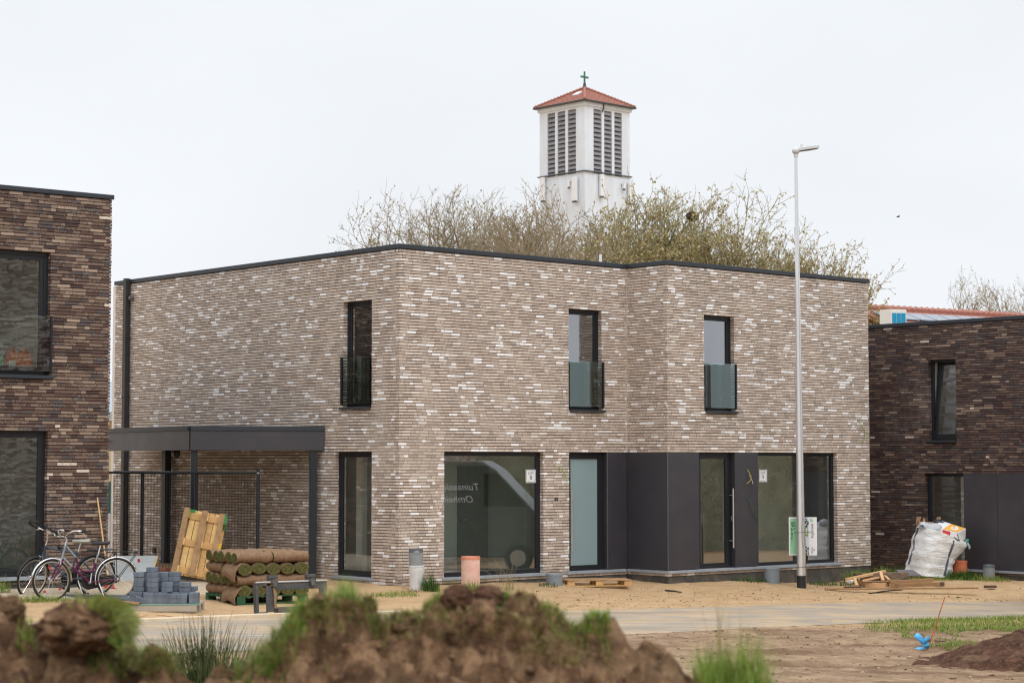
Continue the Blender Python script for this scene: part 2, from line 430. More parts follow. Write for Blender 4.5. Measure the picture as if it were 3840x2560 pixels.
# openings measured on each face
u8 = (f8.hit(2132.5, 1300)[0], f8.hit(2256, 1300)[0], snap(f8.hit(2132.5, 1534)[1]), snap(f8.hit(2132.5, 1158.9)[1]))
g8 = (f8.hit(1665.8, 1800)[0], f8.hit(2037.7, 1800)[0], SILLZ, HEAD)
d8a = f8.hit(2134.4, 1800)[0]; d8b = f8.hit(2274, 1800)[0]
w9 = SD - SB
d9a = f9.hit(2622.5, 1800)[0]; d9b = f9.hit(2752, 1800)[0]; p9b = f9.hit(2843.4, 1800)[0]; g9b = f9.hit(3139, 1800)[0]
u9 = (f9.hit(2640.2, 1300)[0], f9.hit(2753, 1300)[0], snap(f9.hit(2640, 1540)[1]), snap(f9.hit(2640.2, 1174.9)[1]))
ul = (fl.hit(1394, 1300)[0], fl.hit(1287, 1300)[0], snap(fl.hit(1394, 1520)[1]), snap(fl.hit(1394, 1127)[1]))
gl_ = (fl.hit(1393.6, 1800)[0], fl.hit(1254, 1800)[0], SILLZ, HEAD)
print('SB %.2f WC %.2f SD %.2f WL %.2f' % (SB, WC, SD, WL), 'u8', u8, 'g8', g8, 'd8', d8a, d8b, 'd9', d9a, d9b, p9b, g9b, 'u9', u9, 'ul', ul, 'gl', gl_, 'HEAD', HEAD)

def slab(mb, s0, s1, w0, w1, z0, z1, m=0): mb.par(H(s0, w0, z0), U * (s1 - s0), Mi * (w1 - w0), ZZ * (z1 - z0), m)
WZ = Z0 + 111 * LB                          # top course
h8 = thing('brick_house', 'pale brown brick house with a carport and a LOT 8 sign in its window', 'house', H(0, 0, G(A.x)), 'pale brick terrace pair')
h9 = thing('brick_house', 'pale brown brick house half behind the street lamp, stepping forward beside the frosted door', 'house', H(SB, WC, 0), 'pale brick terrace pair')
ops8 = [u8, g8, (d8a, 99, SILLZ - .056, HEAD)]
ops9 = [u9, (-9, g9b, SILLZ - .056, HEAD)]
opsl = [ul, gl_]
jz = SILLZ - .055
brick_wall(*f8.a, 0, SB - .006, Z0, WZ, [u8, (g8[0], g8[1], jz, HEAD), (d8a, 99, jz, HEAD)], 'pale_brick', h8, jag=(.004, 0))
brick_wall(*fl.a, .1, WL, Z0, WZ, [ul, (gl_[0], gl_[1], jz, HEAD)], 'pale_brick', h8, su=-50, jag=(0, .005))
brick_wall(*f9.a, 0, w9, Z0, WZ, [u9, (-9, g9b, jz, HEAD)], 'pale_brick', h9, su=20)
brick_wall(*fr.a, .1, -WC - .012, Z0, WZ, [(-9, 99, jz, HEAD)], 'pale_brick', h9, su=35, jag=(0, 0))
brick_wall(*fd.a, .1, 9.2, Z0, WZ, [], 'pale_brick', h9, su=70, jag=(0, 0))
# light movement joint in the inner corner
MB().par(H(SB - .006, -.012, HEAD), U * .012, Mi * .04, ZZ * (WZ - HEAD)).build('movement_joint', mat('sealant', rgb(190, 182, 172), .8), h9)

def leaf(hs, s0, s1, w0, w1, front, left=None, fo=(), lo=(), right_wall=True):
    """inner shell of one house: plastered leaf with openings, floors, roof slab, partitions"""
    mb = MB(); T0, T1 = .172, .52
    solid(mb, front.O, front.u, front.n, T0 if left else .1, (s1 - s0), .0, 6.3, fo, T0, T1)
    if left: solid(mb, left.O, left.u, left.n, T1, w1, .0, 6.3, lo, T0, T1)
    else: slab(mb, s0 + .18, s0 + .36, w0 + T1, w1, 0, 6.3)
    slab(mb, s1 - .2, s1 - .02, w0 + T1, w1, 0, 6.3)
    for a_, b_, z_, y_ in ((s0 + .36, s0 + .9, 0, 6.3), (s1 - .8, s1 - .2, 0, 6.3), (s0 + .9, s1 - .8, 0, .3), (s0 + .9, s1 - .8, 2.6, 3.3), (s0 + .9, s1 - .8, 5.4, 6.3)): slab(mb, a_, b_, w1 - .2, w1, z_, y_)
    slab(mb, s0 + .36, s1 - .2, w0 + T1, w1 - .2, 2.80, 3.02)
    slab(mb, s0 + .36, s1 - .2, w0 + T1, w1 - .2, 6.1, 6.28)
    return mb
mb = leaf(h8, 0, SB, 0, WL, f8, fl, [u8, g8, (d8a, d8b, SILLZ, HEAD)], [ul, gl_])
slab(mb, .52, 4.1, 1.65, 1.8, .3, 2.8); slab(mb, 3.55, 3.7, .52, 1.65, .3, 2.8); slab(mb, 4.1, SB - .2, 1.65, 1.8, .3, 2.8); slab(mb, .36, SB - .2, 3.2, 3.32, 3.02, 6.1)
mb.build('interior_wall', 'plaster', h8)
fm = MB(); slab(fm, .36, SB - .2, .36, WL - .2, .20, .30); fm.build('floor', 'screed', h8)
mb = leaf(h9, SB, SD, WC, 8.0, f9, None, [u9, (d9a, d9b, SILLZ, HEAD), (p9b, g9b, SILLZ, HEAD)])
sp = SB + p9b - .02
slab(mb, sp - .15, sp, WC + .36, 4.2, .3, 2.8); slab(mb, sp, SD - .2, WC + 1.6, WC + 1.75, .3, 2.8); slab(mb, SB + .36, sp - .15, WC + 1.6, WC + 1.75, .3, 2.8); slab(mb, SB + .36, SD - .2, 2.6, 2.72, 3.02, 6.1)
mb.build('interior_wall', 'plaster', h9)
fm = MB(); slab(fm, SB + .36, SD - .2, WC + .36, 7.8, .20, .30); fm.build('floor', 'screed', h9)
# cavity backing and roof
rf = MB(); slab(rf, .1, SB, .1, WL, 6.30, 6.38); rf.build('roof', 'roofing', h8)
rf = MB(); slab(rf, SB + .1, SD - .1, WC + .1, 8.0, 6.30, 6.38); rf.build('roof', 'roofing', h9)
def back(hs, s0, s1, w):  # rear openings put in to let daylight into the rooms
    bk = MB()
    for a_, b_, z_, y_ in ((s0, s0 + .9, Z0, 6.4), (s1 - .8, s1, Z0, 6.4), (s0 + .9, s1 - .8, Z0, .3), (s0 + .9, s1 - .8, 2.6, 3.3), (s0 + .9, s1 - .8, 5.4, 6.4)): slab(bk, a_, b_, w, w + .1, z_, y_)
    bk.build('back_wall', 'pale_brick', hs)
back(h8, 0, SB, WL)
back(h9, SB, SD, 8.0)
# copings
cp = MB(); slab(cp, -.028, SB - .03, -.028, .36, WZ + .002, ZT); slab(cp, -.028, .36, .36, WL + .02, WZ + .002, ZT)
slab(cp, 1.9, 1.93, -.030, -.02, WZ + .001, ZT + .001); slab(cp, -.031, -.02, 1.1, 1.13, WZ + .001, ZT + .001); slab(cp, -.031, -.02, 4.2, 4.23, WZ + .001, ZT + .001)
cp.build('coping', 'coping_metal', h8, bevel=.006)
cp = MB(); slab(cp, SB - .028, SD + .028, WC - .028, WC + .36, WZ + .002, ZT); slab(cp, SB - .028, SB + .36, WC + .36, .4, WZ + .002, ZT); slab(cp, SD - .36, SD + .028, WC + .36, 8.1, WZ + .002, ZT)
slab(cp, SB + 1.6, SB + 1.63, WC - .030, WC - .02, WZ + .001, ZT + .001); slab(cp, SB + 4.4, SB + 4.43, WC - .03, WC - .02, WZ + .001, ZT + .001)
cp.build('coping', 'coping_metal', h9, bevel=.006)
vp = MB(); vp.tube([H(SB - .25, .5, 6.38), H(SB - .25, .5, 6.72)], .03); vp.build('vent_pipe', 'white_sign', h8, smooth=40)
# plinths
pl = MB(); slab(pl, .02, SB, .02, .34, -.6, Z0 - .004); slab(pl, .02, .34, .34, WL, -.6, Z0 - .004); pl.build('plinth', 'plinth', h8)
pl = MB(); slab(pl, SB + .02, SD - .02, WC + .02, WC + .34, -.6, Z0 - .004); slab(pl, SB + .02, SB + .34, WC + .34, .3, -.6, Z0 - .004); slab(pl, SD - .34, SD - .02, WC + .34, 8, -.6, Z0 - .004)
pl.build('plinth', 'plinth', h9)

# windows of lot 8
wi = window(h8, *f8.a, *u8, w=.06, sash=.045); sill_bar(wi, *f8.a, u8[0] + .02, u8[1] + .06, u8[2] + .0, out=.06)
balustrade(wi, *f8.a, u8[0], u8[1], u8[2] + .06, f8.hit(2132.5, 1352)[1], 1)
wi = window(h8, *f8.a, *g8, w=.085); sill_bar(wi, *f8.a, g8[0] - .05, g8[1] + .07, SILLZ, .055, .035, .1, 'bluestone', 'stone_sill')
wi = window(h8, *fl.a, *ul, w=.06, sash=.045); sill_bar(wi, *fl.a, ul[0] + .02, ul[1] + .06, ul[2], out=.06)
balustrade(wi, *fl.a, ul[0], ul[1], ul[2] + .06, fl.hit(1394, 1332)[1], 1)
wi = window(h8, *fl.a, *gl_, w=.06, sash=.05); sill_bar(wi, *fl.a, gl_[0] - .06, gl_[1] + .06, SILLZ, .055, .035, .1, 'bluestone', 'stone_sill')
# indoor fittings seen through the panes
lv = MB(); P = f8.P
lv.par(P(3.0, 3.545, 1.33), U * .12, Mi * .05, ZZ * .02); lv.par(P(3.06, 3.56, 1.15), U * .05, Mi * .04, ZZ * .05)
so = MB()
for k in range(6): so.par(P(1.95 + k * .085, 1.625, .60), U * .075, Mi * .03, ZZ * .075)
so.build('wall_socket', 'white_sign', h8)
dr = MB(); dr.par(P(2.75, 1.62, .3), U * .78, Mi * .035, ZZ * 2.1); dr = dr.build('interior_door', mat('inner_door', rgb(128, 130, 122), .6), h8)
MB().par(P(2.82, 1.57, 1.33), U * .13, Mi * .03, ZZ * .02).build('door_lever', 'steel', dr)

# front door of lot 8: frosted leaf with a long bar handle
def door(parent, fc, a, b, gm, hx, hy0, hy1, label):
    mb = MB(); frame_bars(mb, *fc.a, a, b, SILLZ, HEAD, .10, .17, .05); frame_bars(mb, *fc.a, a + .05, b - .05, SILLZ + .02, HEAD - .05, .105, .16, .085, 0)
    d = mb.build('door', 'black_alu', parent, bevel=.004); d['label'] = label
    q = [fc.P(a + .12, .13, SILLZ + .095), fc.P(b - .12, .13, SILLZ + .095), fc.P(b - .12, .13, HEAD - .125), fc.P(a + .12, .13, HEAD - .125)]
    g = MB(); g.quad(*q); g.build('pane', gm, d)
    s, z0 = fc.hit(hx, hy1, .0); z1 = fc.hit(hx, hy0, .0)[1]; hm = MB()
    hm.tube([fc.P(s, .0, z0), fc.P(s, .0, z1)], .019, 10)
    for z in (z0 + .14, z1 - .14): hm.tube([fc.P(s, .0, z), fc.P(s, .12, z)], .012, 8)
    hm.build('handle', 'steel', d, smooth=40); return d
door(h8, f8, d8a, d8b, 'frosted', 2144.8, 1833, 2064.6, 'front door with a frosted pane')
d9 = door(h9, f9, d9a, d9b, 'glass', 2751, 1830, 2053, 'clear glazed front door')
lk = MB(); s, z = f9.hit(2745, 1943, .09); lk.par(f9.P(s - .02, .098, z - .05), U * .03, -Mi * .02, ZZ * .1); lk.build('lock', 'steel', d9, bevel=.004)
wi = window(h9, *f9.a, p9b, g9b, SILLZ, HEAD, w=.07)
wi2 = window(h9, *f9.a, *u9, w=.06, sash=.045); sill_bar(wi2, *f9.a, u9[0] + .03, u9[1] + .06, u9[2], out=.06)
balustrade(wi2, *f9.a, u9[0], u9[1], u9[2] + .06, f9.hit(2640, 1360)[1], 1)
# dark cladding between the doors, with pale corner trims
ztop = HEAD - .006
def panel(parent, pts): return pts
pn = MB(); pn.par(f8.P(d8b + .03, .0, SILLZ + .01), U * (SB - d8b - .035), Mi * .16, ZZ * (ztop - SILLZ - .01)); pn.build('cladding_panel', 'panel', h8, bevel=.003)
pn = MB(); pn.par(fr.P(.004, 0, SILLZ + .01), Mi * (-WC - .006), U * .1, ZZ * (ztop - SILLZ - .01)); pn.build('cladding_panel', 'panel', h9, bevel=.003)
pn = MB(); pn.par(f9.P(.104, -.002, SILLZ + .01), U * (d9a - .104 - .01), Mi * .16, ZZ * (ztop - SILLZ - .01)); pn.par(f9.P(.0, -.002, SILLZ + .01), U * .104, Mi * .005, ZZ * (ztop - SILLZ - .01)); pn.build('cladding_panel', 'panel', h9)
pn = MB(); pn.par(f9.P(d9b + .03, -.002, SILLZ + .01), U * (p9b - d9b - .035), Mi * .16, ZZ * (ztop - SILLZ - .01)); pn.build('cladding_panel', 'panel', h9, bevel=.003)
tr = MB(); tr.par(f9.P(-.004, -.006, SILLZ + .01), U * .012, Mi * .012, ZZ * (ztop - SILLZ - .01)); tr.build('corner_trim', 'trim', h9); tr = MB(); tr.par(f8.P(d8b + .024, -.004, SILLZ + .01), U * .012, Mi * .02, ZZ * (ztop - SILLZ - .01)); tr.build('corner_trim', 'trim', h8)
# stone threshold running round the step
ts = MB(); slab(ts, d8a - .06, SB - .06, -.04, .12, SILLZ - .055, SILLZ); ts.build('stone_sill', 'bluestone', h8, bevel=.004)
ts = MB(); slab(ts, SB - .04, SB + .12, WC + .1, -.03, SILLZ - .055, SILLZ); slab(ts, SB - .04, SB + g9b + .09, WC - .04, WC + .1, SILLZ - .055, SILLZ); ts.build('stone_sill', 'bluestone', h9, bevel=.004)
# small things fixed to the walls
s, z = f8.hit(2084, 1871); db = MB(); db.par(f8.P(s - .035, -.012, z - .025), U * .085, Mi * .02, ZZ * .05); db.par(f8.P(s - .02, -.014, z - .012), U * .05, Mi * .01, ZZ * .022, 1); db.build('doorbell', ['black_alu', 'steel'], h8)
def cable(parent, fc, pts, m, r=.006):
    c = MB(); c.tube([fc.P(fc.hit(x, y)[0], -dd, fc.hit(x, y)[1]) for x, y, dd in pts], r, 6); return c.build('cable', m, parent, smooth=60)
cable(h8, f8, [(2088, 1746, -.02), (2094, 1752, .03), (2104, 1768, .06), (2113, 1786, .06), (2122, 1808, .04)], 'green_cable', .008)
cable(h9, f9, [(2803, 1760, 0), (2805, 1775, .05), (2809, 1790, .06), (2804, 1803, .06), (2793, 1813, .05)], 'yellow_cable', .006)
cable(h9, f9, [(2806, 1780, .03), (2813, 1800, .05), (2817, 1813, .05)], 'white_sign', .005)
cable(h9, f9, [(2804, 1868, 0), (2809, 1880, .04), (2815, 1905, .05), (2826, 1930, .05), (2836, 1944, .04), (2842, 1938, .03)], 'dark_green_cable', .007)
cable(h9, f9, [(3213, 1573, -.02), (3226, 1590, .03), (3234, 1612, .05), (3236, 1640, .05), (3228, 1672, .04)], 'green_cable', .006)
cable(h8, fl, [(972, 1948, 0), (978, 1936, .05), (990, 1930, .1), (1001, 1928, .12)], 'green_cable', .008)
# downpipe on the side wall
s = fl.hit(481, 1500)[0]; dp = MB()
dp.par(fl.P(s - .06, -.13, .1), Mi * .12, U * .12, ZZ * 6.42)
for z in (5.2, 3.9, 2.2, 1.0): dp.par(fl.P(s - .07, -.14, z), Mi * .14, U * .14, ZZ * .03)
dp.build('downpipe', 'downpipe', h8, bevel=.006)
s, z = fl.hit(500, 1117); ob = MB(); ob.tube([fl.P(s, -.005, z), fl.P(s, -.10, z)], .04, 10); ob.build('wall_fitting', 'trim', h8, smooth=40)  # small round fitting high on the side wall
s, z = fl.hit(579.7, 2063); ob = MB(); ob.par(fl.P(s - .05, -.03, z - .06), Mi * .1, U * .03, ZZ * .12); ob.build('socket_box', 'black_alu', h8, bevel=.005)

# lot signs taped to the glass
def lot_sign(num, fc, x0, x1, y0, y1, label):
    a, z1 = fc.hit(x0, y0, .125); b, z0 = fc.hit(x1, y1, .125); w = b - a; h = z1 - z0
    t = thing('lot_sign', label, 'sign', fc.P((a + b) / 2, .125, z0), 'lot number signs')
    MB().par(fc.P(a, .131, z0), U * w, -Mi * .004, ZZ * h).build('board', 'white_sign', t)
    m = MB(); e = .012
    for (p, q, r, s_) in ((a + e, b - e, z0 + e, z0 + e + .006), (a + e, b - e, z1 - e - .006, z1 - e), (a + e, a + e + .006, z0 + e + .006, z1 - e - .006), (b - e - .006, b - e, z0 + e + .006, z1 - e - .006)):
        m.par(fc.P(p, .1268, r), U * (q - p), -Mi * .0008, ZZ * (s_ - r))
    c = (a + b) / 2
    m.text('LOT', fc.P(c, .1255, z0 + h * .64), U, ZZ, h * .30, align='CENTER', space=1.1, xs=.95, bold=.0)
    m.text(num, fc.P(c, .1255, z0 + h * .24), U, ZZ, h * .46, align='CENTER', xs=1.05, bold=.0)
    m.text('immafra', fc.P(a + w * .2, .1255, z0 + h * .09), U, ZZ, h * .07)
    m.build('lettering', 'ink', t); return t
lot_sign('8', f8, 1972, 2009.5, 1759.9, 1809, 'white sign reading LOT 8 on the big window left of the frosted door')
lot_sign('9', f9, 2846.4, 2877, 1759.9, 1806, 'white sign reading LOT 9 on the window beside the street lamp')

# ================================================================== carport
mat('carport_black', rgb(34, 37, 42), .4, var=.06)
WR = fl.hit(1219.6, 1640)[0]
ct = atY(1219.6, 1598, fl.P(WR, 0, 0).y).z; cb = atY(1219.6, 1687.6, fl.P(WR, 0, 0).y).z
K = onz(714.8, 1595.9, ct); Fp = onz(407.7, 1607, ct); K.z = Fp.z = 0
Rp = fl.P(WR, -.02, 0); dK = (Fp - K).normalized(); E = K + dK * 6.4; Mp = fl.P(fl.hit(640, 1800)[0], -.02, 0)
print('carport', K, Fp, Rp, Mp, ct, cb)
cpt = thing('carport', 'dark flat roofed carport beside the pale brick house, above the leaning pallet', 'carport', (K.x, K.y, G(K.x)))
def fascia(p, q, th=.06, ext0=0):
    d = (q - p).normalized(); nin = V((-d.y, d.x, 0)); return p, q, d, nin
cen = (K + Rp + Mp) / 3
fb = MB()
for p, q, kk in ((K, Rp, 0), (K, E, 1)):
    d = (q - p).normalized(); nin = V((-d.y, d.x, 0))
    if nin.dot(cen - p) < 0: nin = -nin
    off = .06 if kk else 0
    fb.par(p + d * off + ZZ * cb, d * ((q - p).length - off), nin * .06, ZZ * (ct - .09 - cb))
fo = fb.build('fascia', 'panel', cpt, bevel=.003)
ed = MB()
for p, q, kk in ((K, Rp, 0), (K, E, 1)):
    d = (q - p).normalized(); nin = V((-d.y, d.x, 0))
    if nin.dot(cen - p) < 0: nin = -nin
    off = .10 if kk else 0
    ed.par(p + d * off - nin * .02 + ZZ * (ct - .088), d * ((q - p).length - off), nin * .12, ZZ * .088)
ed.build('roof_edge', 'coping_metal', cpt, bevel=.004)
nk = V((-dK.y, dK.x, 0)); nk = nk if nk.dot(cen - K) > 0 else -nk
inn = [K + (Rp - K).normalized() * .08 + dK * .08, Rp - (Rp - K).normalized() * .02 + dK * .08, Mp, Mp + dK * 1.2 - nk * .3, K + dK * 5.2 + nk * .07]
MB().prism([p + ZZ * (cb + .05) for p in inn], ZZ * .16).build('roof', 'roofing', cpt)
def post(p, w, rot, zt, name='post'):
    c, s_ = math.cos(rot), math.sin(rot); a = V((c, s_, 0)) * w; b = V((-s_, c, 0)) * w; z0 = G(p.x) - .1
    return MB().par(p - a / 2 - b / 2 + ZZ * z0, a, b, ZZ * (zt - z0)).build(name, 'carport_black', cpt, bevel=.004)
aR = math.atan2((Rp - K).y, (Rp - K).x)
post(K + (Rp - K).normalized() * .12 + dK * .12, .13, aR, cb + .04)
post(Rp - (Rp - K).normalized() * .17 + dK * .1, .14, aR, cb + .04)
post(Mp - U * .12 - Mi * .05, .15, YAW, cb + .04)
MB().blob(K + dK * 1.3 + nk * .3 + ZZ * (cb - .05), .07, .07, .1, .05).build('lamp', 'carport_black', cpt, smooth=60)
MB().tube([Fp + nk * 0 - nk * .03 + ZZ * (cb + .2), Fp - nk * .06 + ZZ * (cb + .2)], .02, 8).build('conduit_end', 'yellow_cable', cpt)

# ================================================================== chain link fence
fe0 = atY(968, 1769, 37.35); fe1 = V((-8.1, 37.75, 0)); fe0.z = 0; ft = atY(968, 1771, 37.35).z; fd_ = (fe1 - fe0).normalized(); fL = (fe1 - fe0).length
fn = thing('chain_link_fence', 'black chain link fence panel standing in front of the carport', 'fence', (fe0.x, fe0.y, G(fe0.x)))
def fpost(p, r, zt): return MB().tube([V((p.x, p.y, G(p.x) - .2)), V((p.x, p.y, zt))], r, 10).build('post', 'carport_black', fn, smooth=40)
pe = fpost(fe0, .033, ft + .06); MB().tube([V((fe0.x, fe0.y, ft - .02)), V((fe0.x, fe0.y, ft + .0))], .038, 10).build('clamp', 'steel', pe, smooth=40)
for x in (735, 525):
    q = atY(x, 1800, 37.5); fpost(fe0 + fd_ * (q - fe0).dot(fd_) + V((0, .05, 0)), .034, ft - .0)
MB().tube([fe0 + ZZ * ft, fe1 + ZZ * ft], .022, 8).build('top_rail', 'carport_black', fn, smooth=40)
wm = MB(); zb = .32; cell = .06; hh = ft + .035 - zb
zk = int(hh / (cell / 2)); wr_ = .0032
for k in range(int(fL / cell) + 1):
    for sgn in (0, 1):                         # zigzag wires that hook into their neighbours
        pts = []
        for i in range(zk + 1):
            x = k * cell + (cell / 2 if (i + sgn) % 2 else 0) * (1 if sgn == 0 else 1)
            pts.append(fe0 + fd_ * min(x, fL) + V((0, -.024 + (.003 if sgn else 0), 0)) + ZZ * (zb + i * cell / 2))
        if sgn == 0: wm.tube(pts, wr_, 3, caps=False)
        else:
            wm.tube([p + fd_ * 0 for p in pts], wr_, 3, caps=False)
wm.build('wire_mesh', 'carport_black', fn)
MB().par(fe0 + fd_ * .05 + ZZ * (G(fe0.x) - .1), fd_ * (fL - .05), V((0, .05, 0)), ZZ * .28).build('base_panel', mat('concrete', rgb(140, 140, 138), .85, var=.15, bump=.2), fn)

# ================================================================== dark brown house on the left
N = onz(420.8, 733, 7.20); N2 = onz(0, 693.6, 7.20); N.z = N2.z = 0
uN = (N - N2).normalized(); nN = V((uN.y, -uN.x, 0)); fN = Face(N, uN, nN); fNs = Face(N, V((-uN.y, uN.x, 0)), uN)
hN = .0595; zN = .40; snN = lambda z: zN + round((z - zN) / hN) * hN
xa = fN.hit(189, 1100)[0]; ra = fN.hit(177, 1800)[0]
uo = (-3.6, xa, snN(fN.hit(190, 1412)[1]), snN(fN.hit(189.4, 951.3)[1])); lo = (-4.0, ra, fN.hit(150, 2159)[1], snN(fN.hit(177, 1611.6)[1]))
print('left', N, N2, uo, lo)
hl = thing('brick_house', 'dark brown brick house cut by the left edge, bicycles standing before its window', 'house', (N.x, N.y, G(N.x)))
jl = lo[2] - .05; topN = zN + round((7.12 - zN) / hN) * hN
brick_wall(*fN.a, -5.2, 0, zN, topN, [uo, (lo[0], lo[1], jl, lo[3])], 'brown_brick', hl, h=hN, jag=(0, .006))
brick_wall(*fNs.a, .1, 7, zN, topN, [], 'brown_brick', hl, h=hN, su=30, jag=(0, 0))
mb = MB(); solid(mb, *fN.a, -5.2, -.172, .2, 6.8, [uo, lo], .172, .46)
Q = lambda s, w, z: N + uN * s - nN * w + ZZ * z
for a, b, c, d, z0, z1 in ((-.36, -.172, .36, 7, .2, 6.8), (-5.2, -4.2, 5.0, 5.15, .2, 6.8), (-3.5, -.36, 5.0, 5.15, .2, 6.8), (-5.2, -5.0, .36, 5, .2, 6.8), (-5.0, -.36, .36, 5, 3.3, 3.55), (-5.0, -.36, .36, 5, 6.6, 6.8)):  # gap in the rear wall added to bring daylight indoors
    mb.par(Q(a, c, z0), uN * (b - a), -nN * (d - c), ZZ * (z1 - z0))
mb.build('interior_wall', 'plaster', hl)
mb = MB(); mb.par(Q(-5, .36, .3), uN * 4.64, -nN * 4.64, ZZ * .2); mb.build('floor', 'screed', hl)
mb = MB(); mb.par(Q(-5.2, -.03, topN + .002), uN * 5.23, -nN * .4, ZZ * .08); mb.par(Q(-.37, .37, topN + .002), uN * .4, -nN * 6.6, ZZ * .08); mb.build('coping', 'coping_metal', hl, bevel=.006)
mb = MB(); mb.par(Q(-5.2, .1, 6.82), uN * 5.1, -nN * 6.9, ZZ * .08); mb.build('roof', 'roofing', hl)
mb = MB(); mb.par(Q(-5.2, .02, -.2), uN * 5.18, -nN * .3, ZZ * (zN + .196)); mb.build('plinth', 'plinth', hl)
wi = window(hl, *fN.a, *uo, w=.075, sash=.075, gmat='glass_clear'); sill_bar(wi, *fN.a, uo[0], uo[1] + .06, uo[2], .06, .06)
balustrade(wi, *fN.a, uo[0], uo[1], uo[2] + .07, fN.hit(180, 1186)[1], 1, 'glass_clear')
wi = window(hl, *fN.a, *lo, w=.12, gmat='glass_clear'); sill_bar(wi, *fN.a, lo[0], lo[1] + .1, lo[2], .06, .04, .1, 'bluestone', 'stone_sill')
# jerrycans on the inner sill
mat('orange_plastic', rgb(240, 118, 48), .45, var=.08)
for k, (x, lb) in enumerate(((50, 'orange jerrycan with a pale label, behind the upper window'), (94, 'orange jerrycan without label, behind the upper window'))):
    s = fN.hit(x, 1340, .26)[0]; z = uo[2] + .08; w = .125; c = Q(s, .24, z)
    t = thing('jerrycan', lb, 'jerrycan', c, 'jerrycans on the window sill')
    b = MB(); b.prism([c + uN * (-w) - nN * .0, c + uN * w, c + uN * w + ZZ * .26, c + uN * .07 + ZZ * .33, c + uN * -.09 + ZZ * .33, c + uN * -w + ZZ * .24], -nN * .15)
    b.build('body', 'orange_plastic', t, bevel=.025)
    hd = MB(); hd.tube([c + uN * -.08 - nN * .07 + ZZ * .31, c + uN * -.07 - nN * .07 + ZZ * .37, c + uN * .05 - nN * .07 + ZZ * .37, c + uN * .06 - nN * .07 + ZZ * .31], .018, 8); hd.build('handle', 'orange_plastic', t, smooth=50)
    if k == 0: MB().par(c + uN * -.09 + nN * .004 + ZZ * .05, uN * .12, -nN * .003, ZZ * .12).build('label', 'white_sign', t)
bx = MB(); c = Q(fN.hit(8, 1340, .26)[0], .25, uo[2] + .08); bx.par(c - uN * .1, uN * .12, -nN * .2, ZZ * .23); tag(bx.build('carton', mat('mint', rgb(160, 210, 180), .6), None, bevel=.01), 'small mint green carton beside the orange jerrycans in the upper window', 'carton')

# ================================================================== darkest house on the right
R1 = onz(3257, 1216.7, 5.63); R2 = onz(3840, 1179.7, 5.63); R1.z = R2.z = 0
uR = (R2 - R1).normalized(); nR = V((uR.y, -uR.x, 0)); fR = Face(R2, uR, nR)
zR = .05; sR = lambda z: zR + round((z - zR) / .056) * .056
tR = sR(5.55); ro = (fR.hit(3482.5, 1500)[0], fR.hit(3584.8, 1500)[0], sR(fR.hit(3530, 1646)[1]), sR(fR.hit(3584, 1345)[1]))
rg = (fR.hit(3469.4, 1900)[0], .2, fR.hit(3700, 2136)[1], sR(fR.hit(3700, 1775)[1])); rp = fR.hit(3614.8, 1900)[0]; rs = fR.hit(3739.9, 1900)[0]
print('right', R1, R2, uR, ro, rg)
hr = thing('brick_house', 'darkest brick house at the right edge behind the white rubble bag', 'house', (R2.x, R2.y, G(R2.x)))
brick_wall(*fR.a, -6.2, .4, zR, tR, [ro, (rg[0], rg[1], rg[2] - .05, rg[3])], 'umber_brick', hr, h=.056, jag=(0, 0))
mb = MB(); solid(mb, *fR.a, -6.2, .4, -.2, 5.4, [ro, (rg[0], rp, rg[2], rg[3])], .172, .36)
Qr = lambda s, w, z: R2 + uR * s - nR * w + ZZ * z
for a, b, c, d, z0, z1 in ((-6.2, -6.0, .36, 9, -.2, 5.4), (.2, .4, .36, 9, -.2, 5.4), (-6, .2, 2.0, 2.2, -.2, 5.4), (-6, .2, .36, 2.0, 2.45, 2.65), (-6, .2, .36, 9, 5.2, 5.4), (-6, .2, .36, 9, -.1, .1)):
    mb.par(Qr(a, c, z0), uR * (b - a), -nR * (d - c), ZZ * (z1 - z0))
mb.build('interior_wall', 'plaster', hr)
mb = MB(); mb.par(Qr(-6.2, -.03, tR + .002), uR * 6.63, -nR * .4, ZZ * .08); mb.build('coping', 'coping_metal', hr, bevel=.006)
mb = MB(); mb.par(Qr(-6.2, .1, 5.42), uR * 6.5, -nR * 9, ZZ * .08); mb.build('roof', 'roofing', hr)
mb = MB(); mb.par(Qr(-6.2, .02, -.8), uR * 6.6, -nR * .3, ZZ * (zR + .796)); mb.build('plinth', 'plinth', hr)
mb = MB(); mb.par(Qr(.4, .1, zR), uR * .1, -nR * 9, ZZ * (tR - zR)); mb.build('side_wall', 'umber_brick', hr)
# tilted casement
mb = MB(); frame_bars(mb, *fR.a, *ro, .102, .17, .06); wi = mb.build('window', 'black_alu', hr, bevel=.004); wi['label'] = 'narrow window with its casement tilted inwards'
a, b, za, zb = ro[0] + .06, ro[1] - .06, ro[2] + .06, ro[3] - .06; tl = .16
Pt = lambda s, k, d: fR.P(s, .12 + d + tl * k, za + (zb - za) * k)
sh = MB(); dn = -nR
for (s0, s1, k0, k1) in ((a, a + .06, 0, 1), (b - .06, b, 0, 1), (a + .06, b - .06, 0, .05), (a + .06, b - .06, .965, 1)):
    sh.par(Pt(s0, k0, 0), uR * (s1 - s0), Pt(s0, k1, 0) - Pt(s0, k0, 0), dn * .05)
sh = sh.build('casement', 'black_alu', wi, bevel=.003)
g = MB(); g.quad(Pt(a + .05, .04, .025), Pt(b - .05, .04, .025), Pt(b - .05, .97, .025), Pt(a + .05, .97, .025)); g.build('pane', 'glass', wi)
sill_bar(wi, *fR.a, ro[0] - .06, ro[1] + .0, ro[2], .05, .06)
wi = window(hr, *fR.a, rg[0], rp + .05, rg[2], rg[3], w=.07)
